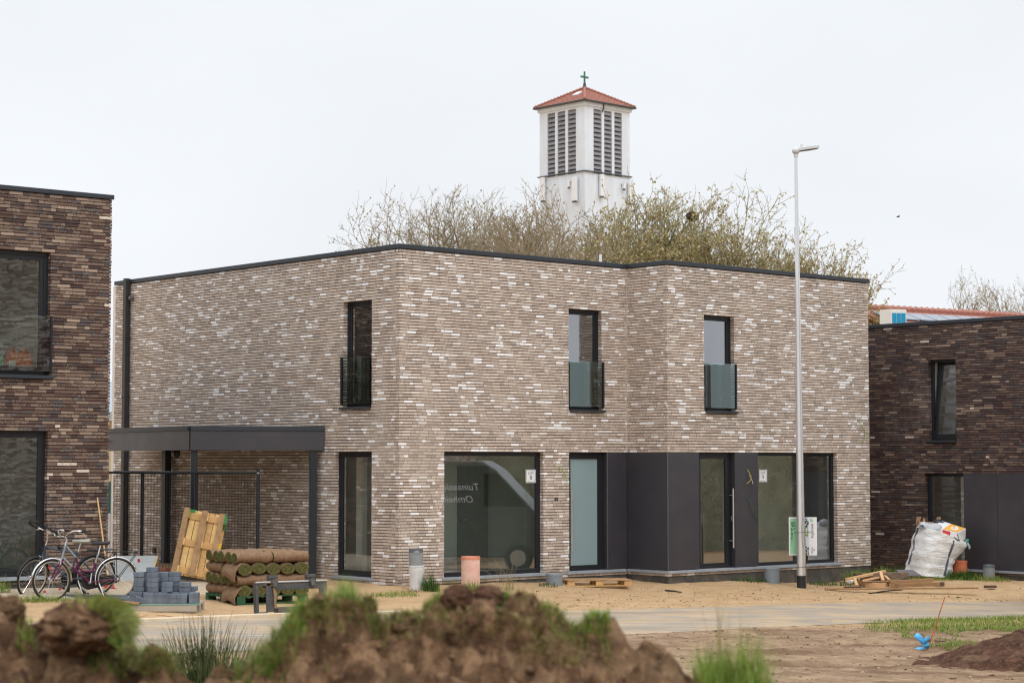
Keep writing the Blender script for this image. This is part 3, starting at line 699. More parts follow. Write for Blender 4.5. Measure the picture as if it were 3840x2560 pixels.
pn = MB(); zt = rg[3] - .006
for a, b in ((rp, rs - .003), (rs + .003, rg[1])): pn.par(fR.P(a, -.002, rg[2] + .01), uR * (b - a), -nR * .16, ZZ * (zt - rg[2] - .01))
pn.build('cladding_panel', 'panel', hr)
sill_bar(hr, *fR.a, rg[0] - .06, rg[1] + .1, rg[2], .05, .04, .1, 'bluestone', 'stone_sill')
# heat pump on the flat roof
hp0 = onz(3352, 1212, 5.5 + .02); hz = 5.5
hp = thing('heat_pump', 'white outdoor heat pump unit with blue grille on the dark house roof', 'heat pump', (hp0.x, hp0.y, hz))
cY = 52.5; pL = atY(3298.5, 1200, cY + .35); pC = atY(3342, 1200, cY); pR = atY(3399.7, 1200, cY + .12); zt = atY(3342, 1159, cY).z
for p in (pL, pC, pR): p.z = hz
mat('cream_metal', rgb(222, 218, 208), .5, var=.03); mat('blue_grille', rgb(20, 140, 180), .4, var=.06)
MB().prism([pL, pC, pR, pL + pR - pC], ZZ * (zt - hz)).build('casing', 'cream_metal', hp, bevel=.01)
d = (pR - pC); nn = V((d.y, -d.x, 0)).normalized(); g = MB()
for i in range(3):
    for j in range(3):
        g.par(pC + d * (.06 + .3 * i) + nn * .004 + ZZ * (.06 + (zt - hz - .16) * j / 3 + .02), d * .27, nn * .006, ZZ * ((zt - hz - .16) / 3 - .02))
g.build('grille', 'blue_grille', hp)
d2 = (pL - pC); n2 = V((-d2.y, d2.x, 0)).normalized(); n2 = n2 if n2.y < 0 else -n2; g = MB()
g.par(pC + d2 * .2 + n2 * .004 + ZZ * .2, d2 * .18, n2 * .01, ZZ * .35); g.par(pC + d2 * .6 + n2 * .004 + ZZ * .12, d2 * .22, n2 * .01, ZZ * .06); g.build('service_cover', mat('cover_grey', rgb(180, 182, 184), .5), hp)

# ================================================================== far buildings
mat('roof_tile', rgb(158, 106, 92), .85, var=.25, scale=14, bump=.5, bscale=30)
mat('solar', rgb(120, 128, 140), .25, var=.08); mat('tan_render', rgb(196, 176, 140), .9, var=.06); mat('grey_roof', rgb(150, 158, 166), .6); mat('white_wall', rgb(226, 228, 230), .8, var=.03)
a = atY(3200, 1155, 72); b = atY(3900, 1194, 78); e = (b - a); e.z = 0; dn = V((e.y, -e.x, 0)).normalized(); dz = 1.7
fh = thing('tiled_house', 'distant long house with red tiled roof and solar panels above the dark house', 'house', ((a.x + b.x) / 2, (a.y + b.y) / 2, 0))
za = (a.z + b.z) / 2; aa = V((a.x, a.y, a.z)); bb = V((b.x, b.y, b.z))
lo_ = dn * 4.6 - ZZ * dz
r = MB(); r.prism([aa, bb, bb + lo_, aa + lo_], V((0, 0, -.12)) ); r.prism([aa, bb, bb - dn * 4.6 - ZZ * dz, aa - dn * 4.6 - ZZ * dz], V((0, 0, -.12)))
rf = r.build('roof', 'roof_tile', fh)
r = MB(); k = 34
for i in range(k): r.tube([aa.lerp(bb, i / k) + ZZ * .02, aa.lerp(bb, (i + .9) / k) + ZZ * .05], [.12, .15], 6)
r.build('ridge_tile', 'roof_tile', rf, smooth=50)
r = MB()
for i in range(9):
    p = aa.lerp(bb, .03 + i * .085) + lo_ * .13 + V((0, 0, .05)); q = (bb - aa) * .079
    r.prism([p, p + q, p + q + lo_ * .17, p + lo_ * .17], V((0, 0, .04)))
r.build('solar_panel', 'solar', rf)
r = MB(); r.prism([aa * 1 + lo_ * .92 - ZZ * 0, bb + lo_ * .92, bb - dn * 4.2, aa - dn * 4.2], V((0, 0, -1)))
w_ = MB()
for p, q in ((aa + dn * 4.2, bb + dn * 4.2), (aa - dn * 4.2, bb - dn * 4.2), (aa + dn * 4.2, aa - dn * 4.2), (bb + dn * 4.2, bb - dn * 4.2)):
    w_.prism([V((p.x, p.y, -.3)), V((q.x, q.y, -.3)), V((q.x, q.y, 4.3)), V((p.x, p.y, 4.3))], (q - p).cross(ZZ).normalized() * .2)
w_.build('wall', 'red_brick', fh)
# bungalow glimpsed in the gap between the left house and the carport
a = atY(330, 1608, 62); gp = thing('bungalow', 'tan bungalow with pale grey roof glimpsed between the two brick houses', 'house', (a.x + 3, 64, 0))
x0 = a.x - 2; x1 = x0 + 8; zt = atY(420, 1575, 62).z
MB().box(x0, x1, 62, 69, -.2, zt).build('wall', 'tan_render', gp)
MB().prism([V((x0 - .4, 61.5, zt)), V((x1 + .4, 61.5, zt)), V((x1 + .4, 65.5, zt + 1.1)), V((x0 - .4, 65.5, zt + 1.1))], V((0, 0, .25))).build('roof', 'grey_roof', gp)
wx = atY(408, 1720, 62); MB().box(wx.x - .9, wx.x, 61.95, 62.02, .9, wx.z + .1).build('window', mat('window_blue', rgb(90, 110, 130), .15, spec=.6), gp)
ga = atY(380, 1805, 50); gs = thing('garden_screen', 'dark green privacy screen on a garden fence behind the chain link', 'fence', (ga.x, 50, 0))
MB().box(ga.x - 4, ga.x + 2.2, 50, 50.03, .1, ga.z).build('screen', mat('screen_green', rgb(40, 92, 82), .85, var=.15, scale=20), gs)
for k in range(3): MB().tube([(ga.x - 3.5 + k * 2.6, 50.06, -.2), (ga.x - 3.5 + k * 2.6, 50.06, ga.z + .1)], .03, 8).build('post', 'carport_black', gs)
wb = atY(415, 1925, 46.5); tag(MB().box(wb.x - 2.2, wb.x + .5, 46.4, 46.5, -.1, wb.z).build('garden_wall', 'white_wall', None), 'low white wall standing before the green privacy screen', 'wall')
# ================================================================== church tower
mat('tower_white', rgb(212, 220, 229), .85, var=.07, scale=1.6, stretch=(1.2, 1.2, .16), dirt=(rgb(200, 202, 200), .8, .35)); mat('slat_grey', rgb(136, 134, 138), .8, var=.1)
mat('gutter', rgb(58, 64, 66), .5); mat('verdigris', rgb(64, 112, 98), .6); mat('antenna', rgb(222, 224, 226), .5, var=.02)
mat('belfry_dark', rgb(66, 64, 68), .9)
TY = 150.0; tC = atY(2193, 600, TY); ta = math.radians(43); tu = V((math.cos(ta), math.sin(ta), 0)); tm = V((-math.sin(ta), math.cos(ta), 0)); TWd = 4.95
tz = lambda y: atY(2193, y, TY).z
T0 = V((tC.x, TY, 0)); TP = lambda s, w, z: T0 + tu * s + tm * w + ZZ * z
tw = thing('church_tower', 'white church bell tower with louvred openings and red tiled roof', 'tower', TP(TWd / 2, TWd / 2, 0))
ze = tz(394); zl1 = tz(402); zl0 = tz(645); zd = tz(642)
mb = MB(); t = .35
cols_r = [(.95, 1.84), (2.11, 2.96), (3.23, 4.07)]
def tface(uD, wD, off):
    """one belfry face: piers, spandrels and slats; origin at the corner, uD along, wD inwards"""
    P = lambda s, d, z: T0 + off + uD * s + wD * d + ZZ * z
    ss = [0] + [x for c in cols_r for x in c] + [TWd]
    for i in range(0, len(ss), 2):
        a = ss[i] + (t if i == 0 and tface.second else 0); mb.par(P(a, 0, zl0), uD * (ss[i + 1] - a), wD * t, ZZ * (zl1 - zl0))
    return P
faces = []
tface.second = False; faces.append((tface(tu, tm, V((0, 0, 0))), tu, tm))
tface.second = True; faces.append((tface(tm, tu, V((0, 0, 0))), tm, tu))
mb.par(TP(0, 0, zl1), tu * TWd, tm * TWd, ZZ * (ze - zl1)); mb.par(TP(0, 0, -.5), tu * TWd, tm * TWd, ZZ * (zl0 + .5))
mb.par(TP(t, TWd - t, zl0), tu * (TWd - t), tm * t, ZZ * (zl1 - zl0)); mb.par(TP(TWd - t, t, zl0), tu * t, tm * (TWd - 2 * t), ZZ * (zl1 - zl0))
mb.build('wall', 'tower_white', tw)
mb = MB(); mb.par(TP(.5, .5, zl0), tu * (TWd - 1), tm * (TWd - 1), ZZ * (zl1 - zl0)); mb.build('belfry_core', 'belfry_dark', tw)  # dark block filling the space behind the louvres
for P, uD, wD in faces:
    for c0, c1 in cols_r:
        lm = MB(); k = 14
        for i in range(k):
            z = zl0 + (zl1 - zl0) * (i + .06) / k; hh = (zl1 - zl0) / k
            lm.par(P(c0 + .01, .0, z), uD * (c1 - c0 - .02), wD * .16 + ZZ * hh * .86, wD * .03 - ZZ * .012)
        lm.build('louvre', 'slat_grey', tw)
o = .38
mb = MB(); mb.par(TP(-.12, -.12, ze), tu * (TWd + .24), tm * (TWd + .24), ZZ * .28); mb.build('cornice', 'tower_white', tw)
g0 = ze + .28; mb = MB(); mb.par(TP(-o, -o, g0), tu * (TWd + 2 * o), tm * (TWd + 2 * o), ZZ * .12); mb.build('gutter', 'gutter', tw)
mb = MB(); mb.par(TP(-.14, -.14, zd), tu * (TWd + .28), tm * (TWd + .28), ZZ * .07); mb.build('ledge', 'gutter', tw)
ap = TP(TWd / 2, TWd / 2, atY(2200, 330, TY + 3.4).z); q = o - .05
cs = [TP(-q, -q, g0 + .10), TP(TWd + q, -q, g0 + .10), TP(TWd + q, TWd + q, g0 + .10), TP(-q, TWd + q, g0 + .10)]
mb = MB(); mb.add(cs + [ap], [(0, 1, 4), (1, 2, 4), (2, 3, 4), (3, 0, 4), (3, 2, 1, 0)])
rf = mb.build('roof', 'roof_tile', tw)
mb = MB()
for c in cs:
    for i in range(16): mb.tube([c.lerp(ap, i / 16) + ZZ * .03, c.lerp(ap, (i + .9) / 16) + ZZ * .06], [.09, .12], 6)
mb.build('hip_tile', 'roof_tile', rf, smooth=50)
mb = MB()                                       # rows of roll tiles along the courses
for k in (0, 3):
    c0, c1 = cs[k], cs[(k + 1) % 4]
    for i in range(1, 9):
        a_, b_ = c0.lerp(ap, i / 9.5), c1.lerp(ap, i / 9.5)
        mb.tube([a_ + ZZ * .012, b_ + ZZ * .012], .03, 5)
mb.build('tile_course', 'roof_tile', rf, smooth=60)
pq = cs[0].lerp(ap, .45).lerp(cs[3].lerp(ap, .45), .42); n3 = (cs[3] - cs[0]).cross(ap - cs[0]).normalized(); n3 = n3 if n3.z > 0 else -n3
e1 = (cs[0] - cs[3]).normalized(); e2 = n3.cross(e1).normalized(); mb = MB(); mb.par(pq + n3 * .02, e1 * .55, e2 * .6, n3 * .08); mb.build('skylight', 'white_sign', rf)
ct_ = atY(2200, 268, TY + 3.4).z; mb = MB(); mb.tube([ap, V((ap.x, ap.y, ct_))], .075, 6)
c1 = (tu - tm).normalized(); zc_ = atY(2200, 289, TY + 3.4).z; mb.beam(V((ap.x, ap.y, zc_)) - tu * .40, V((ap.x, ap.y, zc_)) + tu * .40, .11, .14); mb.build('cross', 'verdigris', tw)
mb = MB(); mb.lathe([(.2, 0), (.12, .3), (.1, .5)], ap - ZZ * .1, 8); mb.build('finial', 'gutter', tw)
mb = MB(); gp_ = TP(1.9, -.16, g0); mb.tube([gp_, gp_ - ZZ * .35, gp_ + tm * .14 - ZZ * .6], .05, 6); mb.build('downpipe', 'gutter', tw, smooth=50); mb = MB(); gp_ = TP(1.7, -.12, zd); mb.tube([gp_ + ZZ * .1, gp_ - ZZ * .2, gp_ - tu * .18 - ZZ * .35, gp_ - tu * .2 - ZZ * .6], .06, 6); mb.build('downpipe', 'gutter', tw, smooth=50)
fTr, fTl = Face(T0, tu, -tm), Face(T0, tm, -tu)
def ant(face, px0, px1, py0, py1):
    """flat mobile antenna on brackets, measured on the tower face"""
    f = fTr if face else fTl; (s0, z1), (s1, z0) = f.hit(px0, py0), f.hit(px1, py1); s0, s1 = sorted((s0, s1)); s0 += .08; s1 -= .04; n, un = f.n, f.u; w = s1 - s0
    q = T0 + un * s0 + n * .14 + ZZ * z0; mb = MB(); mb.par(q, un * w, n * .2, ZZ * (z1 - z0)); mb.build; an = mb.build('antenna', 'antenna', tw, bevel=.02)
    mb = MB(); mb.par(q + un * w * .35 - n * .14 + ZZ * (z1 - z0 - .25), un * .08, n * .14, ZZ * .12); mb.build('bracket', 'gutter', an)
    MB().par(q + un * .05 + n * .03 - ZZ * .12, un * (w - .1), n * .16, ZZ * .12).build('connector', 'gutter', an)
ant(0, 2036, 2053, 668, 752); ant(0, 2137, 2148, 675, 702); ant(0, 2153, 2174, 668, 753); ant(1, 2239, 2257, 654, 738); ant(1, 2325, 2337, 684, 710); ant(1, 2346, 2368, 684, 765)

# ================================================================== bare trees behind the houses
mat('bark', rgb(142, 130, 108), .95, var=.25, scale=3); mat('bark_moss', rgb(138, 128, 92), .95, var=.25, scale=3)
blade_mat('buds_brown', [(0, rgb(142, 122, 90)), (.5, rgb(166, 146, 108)), (1, rgb(182, 164, 126))])
blade_mat('buds_olive', [(0, rgb(152, 136, 92)), (.5, rgb(186, 168, 116)), (1, rgb(208, 192, 146))])
def tree_mesh(seed, Ht, spread, lean=0, buds=.5, twig=1.0, budsize=.06):
    """trunk, limbs and twigs grown outwards in seven orders, buds along the last ones"""
    r = random.Random(seed); tm_, lm_, bm = MB(), MB(), MB(); ratio = (.72, .74, .70, .64, .60, .58)
    def inside(q):
        u, w = V((q.x - lean * Ht * .05, q.y, 0)).length / (Ht * .37 * spread), (q.z - Ht * .58) / (Ht * .42); a = math.atan2(q.y, q.x)
        return u * u + w * w < (1 + .16 * mnoise.noise(V((math.cos(a) * 2.2, math.sin(a) * 2.2, q.z * .55 + seed)))) ** 2
    def grow(p, d, L, rad, o):
        k = 5 if o < 3 else (3 if o < 5 else 2); pts = [p]; rs = [rad]; q = p; dd = d.copy()
        for i in range(k):
            dd = (dd + V((r.gauss(0, .10 + .035 * o), r.gauss(0, .10 + .035 * o), r.gauss(.09 if o < 3 else .03, .09)))).normalized()
            q = q + dd * (L / k)
            if o and not inside(q): break
            pts.append(q); rs.append(rad * (1 - .5 * (i + 1) / k))
        if len(pts) < 2: return
        k = len(pts) - 1; q = pts[-1]
        if o < 4 or q.z > Ht * .5: (tm_ if o == 0 else lm_).tube(pts, rs, 7 if o < 2 else (4 if o < 4 else 3), caps=False)
        if o >= 4 and q.z > Ht * .5:
            for i in range(1, len(pts)):
                if r.random() < buds:
                    c = pts[i].lerp(pts[i - 1], r.random()); s = budsize * r.uniform(.5, 1.25)
                    a = V((r.gauss(0, 1), r.gauss(0, 1), r.gauss(0, 1))).normalized() * s; b = a.orthogonal().normalized() * s * r.uniform(.35, .7)
                    bm.add([c, c + a * .5 + b, c + a, c + a * .5 - b], [(0, 1, 2, 3)])
        if o >= 6: return
        nch = ((6, 5, 4, 4, 4, 3) if budsize < .06 else (7, 5, 4, 4, 4, 3))[o]
        for i in range(nch):
            f = r.uniform(.35, 1) if o else r.uniform(.6, 1)
            if i == 0 and o: f = 1
            x = f * k; j = min(int(x), k - 1); c = pts[j].lerp(pts[j + 1], x - j)
            if o >= 3 and c.z < Ht * .42: continue
            ang = (r.uniform(.2, .55) if i == 0 else r.uniform(.4, .95)) if o else r.uniform(.3, .85)
            ax = dd.orthogonal().normalized(); ax.rotate(Matrix.Rotation(2 * pi * (i / nch) + r.uniform(-.5, .5), 3, dd))
            nd = (dd * math.cos(ang) + ax * math.sin(ang) * spread + V((lean * .2, 0, 0))).normalized()
            grow(c, nd, L * ratio[o] * r.uniform(.78, 1.12), max(.007 * twig, rad * r.uniform(.45, .62)), o + 1)
    grow(V((0, 0, -.3)), V((lean * .1, 0, 1)), Ht * .30, Ht * .016, 0)
    zs = sorted(v[2] for v in lm_.v); top = zs[int(len(zs) * .9997)]; xs = sorted(v[0] for v in lm_.v)
    return tm_, lm_, bm, top, xs[len(xs) // 2]
PROTO = {}
for key, a in dict(brown_a=(3, 10, 1.0, -.3, .6, .7, .05), brown_b=(12, 11, 1.0, -.2, .55, .7, .05), olive_a=(34, 11, 1.0, .15, .8, .9, .066), olive_b=(41, 10, 1.1, .1, .8, .9, .066)).items():
    b, l, g, top, mx_ = tree_mesh(*a); ol = key.startswith('olive'); bk_ = 'bark_moss' if ol else 'bark'
    o1 = b.build('trunk', bk_, None, smooth=60); o2 = l.build('crown', bk_, None); o3 = g.build('buds', 'buds_olive' if ol else 'buds_brown', None)
    PROTO[key] = (o1.data, o2.data, o3.data, top, mx_)
    for o in (o1, o2, o3): bpy.data.objects.remove(o)
def tree(key, px, pyt, Y, rz, label, kx=1.0):
    d1, d2, d3, top, mx_ = PROTO[key]; tgt = atY(px, pyt, Y); k = (tgt.z + .3) / top
    t = thing('bare_tree', label, 'tree', None, 'bare trees behind the houses'); par_ = t
    for nm, d in (('trunk', d1), ('crown', d2), ('buds', d3)):
        o = bpy.data.objects.new(nm, d); COL.objects.link(o); par(o, par_)
        if nm == 'crown': par_ = o
    t.scale = (k * kx, k * kx, k); rzr = math.radians(rz); place(t, (tgt.x - mx_ * k * kx * math.cos(rzr), Y, -.1), rzr); return t
src = 3840 / 2352
for a in (
    ('brown_a', 985 * src, 470 * src, 74, 0, 'low broad bare tree at the left end of the row', .95),
    ('brown_a', 1030 * src, 446 * src, 79, 20, 'twiggy brown bare tree second from the left in the row', .95),
    ('brown_b', 1095 * src, 424 * src, 76, -15, 'tall brown bare tree above the front corner of the pale house', .85),
    ('brown_b', 1165 * src, 424 * src, 73, 35, 'tall bare tree just left of the church tower', .85),
    ('brown_a', 1225 * src, 446 * src, 78, -30, 'bare tree whose crown covers the left foot of the church tower', .9),
    ('brown_b', 1300 * src, 474 * src, 72, 160, 'bare tree whose twigs cross the middle of the church tower', .85),
    ('olive_b', 1375 * src, 496 * src, 74, 10, 'low tree in olive bud in front of the church tower', .95),
    ('olive_a', 1480 * src, 428 * src, 75, -20, 'tall tree in olive bud just right of the church tower', .85),
    ('olive_a', 1590 * src, 420 * src, 76, 30, 'olive budding tree holding the dark nest', .85),
    ('olive_b', 1685 * src, 478 * src, 73, 190, 'spreading olive budding tree left of the street lamp', .9),
    ('olive_b', 1775 * src, 524 * src, 74, 60, 'low olive budding tree behind the lamp post', .9),
    ('olive_a', 1850 * src, 560 * src, 72, -40, 'budding tree with twigs past the right end of the pale houses', .8),
    ('brown_b', 2325 * src, 622 * src, 104, 70, 'dark bare tree at the right edge above the darkest house', .62),
    ('brown_a', 2240 * src, 652 * src, 110, 90, 'thin bare tree beside the red tiled roof', .45)):
    tree(*a)
nb = MB(); nr_ = random.Random(5); nc = atY(2596, 813, 75.6)
for i in range(160):
    d = V((nr_.gauss(0, 1), nr_.gauss(0, 1), nr_.gauss(0, .7))).normalized(); c = nc + V((d.x * .25, d.y * .25, d.z * .18)) * nr_.uniform(.5, 1); e = d.cross(V((nr_.gauss(0, 1), nr_.gauss(0, 1), nr_.gauss(0, 1)))).normalized() * nr_.uniform(.08, .2)
    nb.tube([c - e, c + e], .012, 3)
tag(nb.build('bird_nest', mat('nest', rgb(84, 66, 48), .95, var=.3)), 'dark twig nest high in an olive budding tree', 'nest')
bd = MB(); bc = atY(3368, 813, 60); bd.blob(bc, .05, .025, .02, .05); bd.prism([bc + V((-.01, 0, .01)), bc + V((.03, 0, .01)), bc + V((.05, -.02, .05)), bc + V((.02, -.02, .05))], V((0, .012, 0))); bd.prism([bc + V((-.04, 0, 0)), bc + V((-.07, .02, .01)), bc + V((-.07, -.02, .01))], V((0, 0, .01)))
tag(bd.build('bird', mat('bird_dark', rgb(60, 60, 64), .8)), 'small dark bird flying in the pale sky right of the street lamp', 'bird')

# ================================================================== street lamp and its board
lp = gnd(3005.5, 2203); lz = lp.z
mat('galv', (.76, .77, .78, 1), .36, .8, var=.05, scale=3, stretch=(1, 1, .15)); mat('lamp_grey', rgb(205, 208, 206), .5, var=.03); mat('lamp_under', rgb(120, 112, 104), .5); mat('pole_black', rgb(36, 37, 40), .6)
sl = thing('street_lamp', 'silver street lamp post with a black foot in front of the pale houses', 'street lamp', lp)
lt = atY(2984.5, 588, lp.y); dx = lt.x - lp.x
ax = lambda z: V((lp.x + dx * (z - lz) / (lt.z - lz), lp.y, z))
pr = lambda z: .0885 - (.0885 - .031) * (z - lz) / (lt.z - lz)
z1 = lz + .245
MB().tube([ax(z1), ax(2.2), ax(4.5), ax(lt.z)], [pr(z1), pr(2.2), pr(4.5), .031], 28).build('pole', 'galv', sl, smooth=40)
MB().tube([ax(lz - .3), ax(z1 + .002)], [pr(lz) + .002, pr(z1) + .002], 28).build('foot', 'pole_black', sl, smooth=40)
hm = MB(); R0 = ax(lt.z - .01); hm.tube([R0, R0 + ZZ * .09], [.042, .042], 16); hm.build('collar', 'lamp_grey', sl, smooth=40)
hd_ = MB(); c = R0 + ZZ * .10; ay = V((0, -1, 0)); dirx = V((math.cos(.33), math.sin(.33), 0)); sd = V((-dirx.y, dirx.x, 0)); up = V((0, 0, 1)); tilt = dirx * .985 + up * .17
hd_.blob(c - dirx * .0 + up * .03, .08, .08, .075, .02)
pts = [(.02, -.07), (.18, -.145), (.38, -.15), (.52, -.05), (.52, .05), (.38, .15), (.18, .145), (.02, .07)]
hd_.prism([c + tilt * a + sd * b + up * .02 for a, b in pts], up * .05)
hd_.build('lamp_head', 'lamp_grey', sl, smooth=35)
MB().prism([c + tilt * (a * .92 + .02) + sd * b * .8 + up * .019 for a, b in pts], -up * .012).build('light_panel', 'lamp_under', sl)
MB().tube([c + tilt * .14 + up * .05, c + tilt * .14 + up * .14], .03, 12).build('sensor', 'lamp_grey', sl, smooth=40)
dr = MB(); f = V((.25, -1, 0)).normalized(); pzz = [1.35 + .0]
for k in range(20):                             # maintenance hatch outline
    pass
hz0, hz1 = atY(3005, 2047, lp.y).z, atY(3005, 1943, lp.y).z
ho = []
for k in range(28):
    t = 2 * pi * k / 28; aa_ = .45 * (abs(math.cos(t)) ** .6) * (1 if math.cos(t) > 0 else -1) + .55; zz = (hz0 + hz1) / 2 + (hz1 - hz0) / 2 * (abs(math.sin(t)) ** .7) * (1 if math.sin(t) > 0 else -1)
    rr = pr(zz) + .001; ho.append(ax(zz) + V((math.sin(aa_) * rr, -math.cos(aa_) * rr, 0)))
dr.tube(ho, .0035, 4, closed=True); dr.build('hatch', 'trim', sl)
# board strapped behind the pole
bY = lp.y + .13; c00 = atY(2959, 2081, bY); c11 = atY(3063, 1938, bY)
bd = thing('sale_board', 'white and green advertising board turned on its side and strapped behind the street lamp', 'sign', ((c00.x + c11.x) / 2, bY, c00.z))
bw = c11.x - c00.x; bh = c11.z - c00.z; BP = lambda a, b, d=0: V((c00.x + a * bw, bY - d, c00.z + b * bh)); X_ = V((1, 0, 0))
MB().par(BP(0, 0), X_ * bw, V((0, .012, 0)), ZZ * bh).build('panel', 'white_sign', bd)
mat('sign_green', rgb(150, 205, 165), .45, var=.02); mat('sign_teal', rgb(30, 110, 120), .5); mat('leaf_dark', rgb(46, 62, 44), .6, var=.3, scale=40); mat('leaf_light', rgb(120, 170, 70), .6, var=.25, scale=40); mat('sign_sky', rgb(205, 212, 226), .5, var=.05)
MB().par(BP(.04, .04, .002), X_ * bw * .30, V((0, .001, 0)), ZZ * bh * .92).build('green_field', 'sign_green', bd)
tx = MB(); rt, upv = V((0, 0, -1)), V((1, 0, 0))
tx.text('LOT 5', BP(.155, .885, .0035), rt, upv, bw * .105, bold=.0015); tx.text('OPP 6A 45CA', BP(.07, .885, .0035), rt, upv, bw * .105, bold=.0015)
tx.text('immafra', BP(.80, .83, .0035), rt, upv, bw * .155); tx.text('SWEVERS', BP(.80, .225, .0035), rt, upv, bw * .06); tx.build('lettering', 'ink', bd)
tx = MB(); tx.text('immafra.be', BP(.085, .44, .0035), rt, upv, bw * .052); tx.build('web_address', 'sign_teal', bd)
ph = MB(); ph.par(BP(.56, .0, .002), X_ * bw * .15, V((0, .001, 0)), ZZ * bh); ph.build('photo_strip', 'sign_sky', bd)
ph = MB(); q = random.Random(4)
for b0, b1, k in ((.02, .22, 26), (.74, .97, 26), (.6, .74, 10)):
    for i in range(k):
        a, b = q.uniform(.575, .695), q.uniform(b0, b1); s = .02; ph.poly([BP(a + s * math.cos(t) * q.uniform(.6, 1.5) * .8, b + s * math.sin(t) * q.uniform(.6, 1.5), .0036 + i * .00002) for t in [2 * pi * j / 7 for j in range(7)]], 1 if b0 == .6 else 0)
for i in range(12):
    a, b = q.uniform(.58, .69), q.uniform(.50, .61); ph.poly([BP(a + .018 * math.cos(t), b + .02 * math.sin(t), .0045 + i * .00002) for t in [2 * pi * j / 7 for j in range(7)]], 1)
ph.build('printed_tree', ['leaf_dark', 'leaf_light'], bd)
lg = MB(); lg.par(BP(.76, .88, .0035), X_ * bw * .06, V((0, .0005, 0)), ZZ * bh * .08); lg.par(BP(.83, .885, .0035), X_ * bw * .035, V((0, .0005, 0)), ZZ * bh * .06); lg.build('logo', 'sign_green', bd)
lg = MB()
for i in range(3): lg.par(BP(.87 + .02 * i, .12, .0035), X_ * bw * .012, V((0, .0005, 0)), ZZ * bh * .04)
lg.build('square_logo', 'trim', bd)
stp = MB()
for yy, ext in ((1995, 1), (2125, 0)):
    z = atY(3005, yy, lp.y).z; ring = [ax(z) + V((math.cos(t), math.sin(t), 0)) * (pr(z) + .002) for t in [2 * pi * j / 24 for j in range(24)]]
    stp.tube(ring, .0045, 5, closed=True)
    if ext: stp.tube([ax(z) + V((-.09, .05, 0)), V((c00.x + bw * .18, bY - .004, z + .004))], .004, 5); stp.tube([ax(z) + V((.09, .05, 0)), V((c00.x + bw * .78, bY - .004, z + .01))], .004, 5)
stp.build('strap', 'pole_black', bd)
stk = MB(); p0 = V((lp.x + .105, lp.y + .1, lz - .1)); stk.beam(p0, p0 + V((-.02, 0, 1.3)), .03, .03, up=(0, 1, 0)); tag(stk.build('wooden_stake', mat('stake_wood', rgb(160, 128, 88), .85, var=.2)), 'thin wooden stake standing against the back of the street lamp', 'stake')

# ================================================================== pipes standing in the ground
mat('pvc_grey', rgb(140, 146, 148), .5, var=.06, dirt=(rgb(120, 112, 100), 4, .4)); mat('pvc_dark', rgb(98, 104, 112), .5); mat('pvc_white', rgb(222, 224, 226), .45, var=.03, dirt=(rgb(180, 170, 155), 5, .4)); mat('pvc_pink', rgb(222, 176, 160), .6, var=.06, dirt=(rgb(236, 212, 200), 4, .6)); mat('pvc_orange', rgb(208, 120, 84), .55, var=.05); mat('pvc_slate', rgb(128, 136, 144), .5, var=.05, dirt=(rgb(150, 145, 135), 5, .3)); mat('pvc_pink_rim', rgb(212, 138, 112), .55, var=.05)
def pipe(px0, px1, pyt, Yd, label, body, rim, rimh, depth_=.2):
    a, b = atY(px0, pyt, Yd), atY(px1, pyt, Yd); c = (a + b) / 2; r = (b - a).length / 2; g = G(c.x, Yd)
    t = thing('drain_pipe', label, 'pipe', (c.x, Yd, g), 'drain pipe ends standing in front of the houses'); zt = a.z
    m = MB(); m.lathe([(r * .97, g - .3), (r * .97, zt - rimh), (r * .97, zt - rimh + .001)], (c.x, Yd, 0), 32); m.build('pipe_body', body, t, smooth=40)
    m = MB(); m.lathe([(r, zt - rimh), (r, zt - .006), (r - .006, zt), (r - .03, zt), (r - .035, zt - .008), (0.01, zt - .008)], (c.x, Yd, 0), 32); m.build('cap', rim, t, smooth=40); return c, r, g, t
Y1 = 36.1
wpx = thing('drain_pipe', 'white drain pipe with socket, standing at the front corner of the pale house', 'pipe', atY(1558, 2205, Y1), 'drain pipe ends standing in front of the houses')
a = atY(1533, 2119, Y1); b = atY(1590, 2119, Y1); c = (a + b) / 2; r = (b - a).length / 2
m = MB(); m.lathe([(r * .9, G(c.x) - .3), (r * .9, c.z - .16), (r * .98, c.z - .13), (r * .98, c.z - .03), (r * 1.05, c.z - .025), (r * 1.05, c.z), (r * .9, c.z), (.02, c.z - .01)], (c.x, Y1, 0), 32); m.build('pipe_body', 'pvc_white', wpx, smooth=40)
gpx = thing('drain_pipe', 'grey drain pipe piece with dark top stuck into the white pipe', 'pipe', (c.x, Y1, c.z), 'drain pipe ends standing in front of the houses')
zt = atY(1558, 2057, Y1).z; r2 = r * .93; m = MB(); m.lathe([(r2, c.z), (r2, zt - .065)], (c.x - .01, Y1, 0), 32); m.build('pipe_body', 'pvc_grey', gpx, smooth=40)
m = MB(); m.lathe([(r2 * 1.01, zt - .065), (r2 * 1.01, zt), (r2 * .94, zt), (r2 * .93, zt - .02), (.02, zt - .02)], (c.x - .01, Y1, 0), 32); m.build('band', 'pvc_dark', gpx, smooth=40)
m = MB(); m.blob((c.x + .01, Y1 - r2 * .985, zt - .06), .05, .006, .035, .1); m.build('smear', 'pvc_grey', gpx, smooth=60)
pipe(1728.8, 1800.8, 2085, 36.7, 'pale salmon drain pipe with a darker collar in front of the LOT 8 window', 'pvc_pink', 'pvc_pink_rim', .055)
pipe(2047, 2110.7, 2149, 38.3, 'short grey drain pipe beside the small pallet', 'pvc_slate', 'pvc_slate', .05)
pipe(2864, 2924, 2128, 40.9, 'short grey drain pipe just left of the street lamp foot', 'pvc_slate', 'pvc_slate', .04)
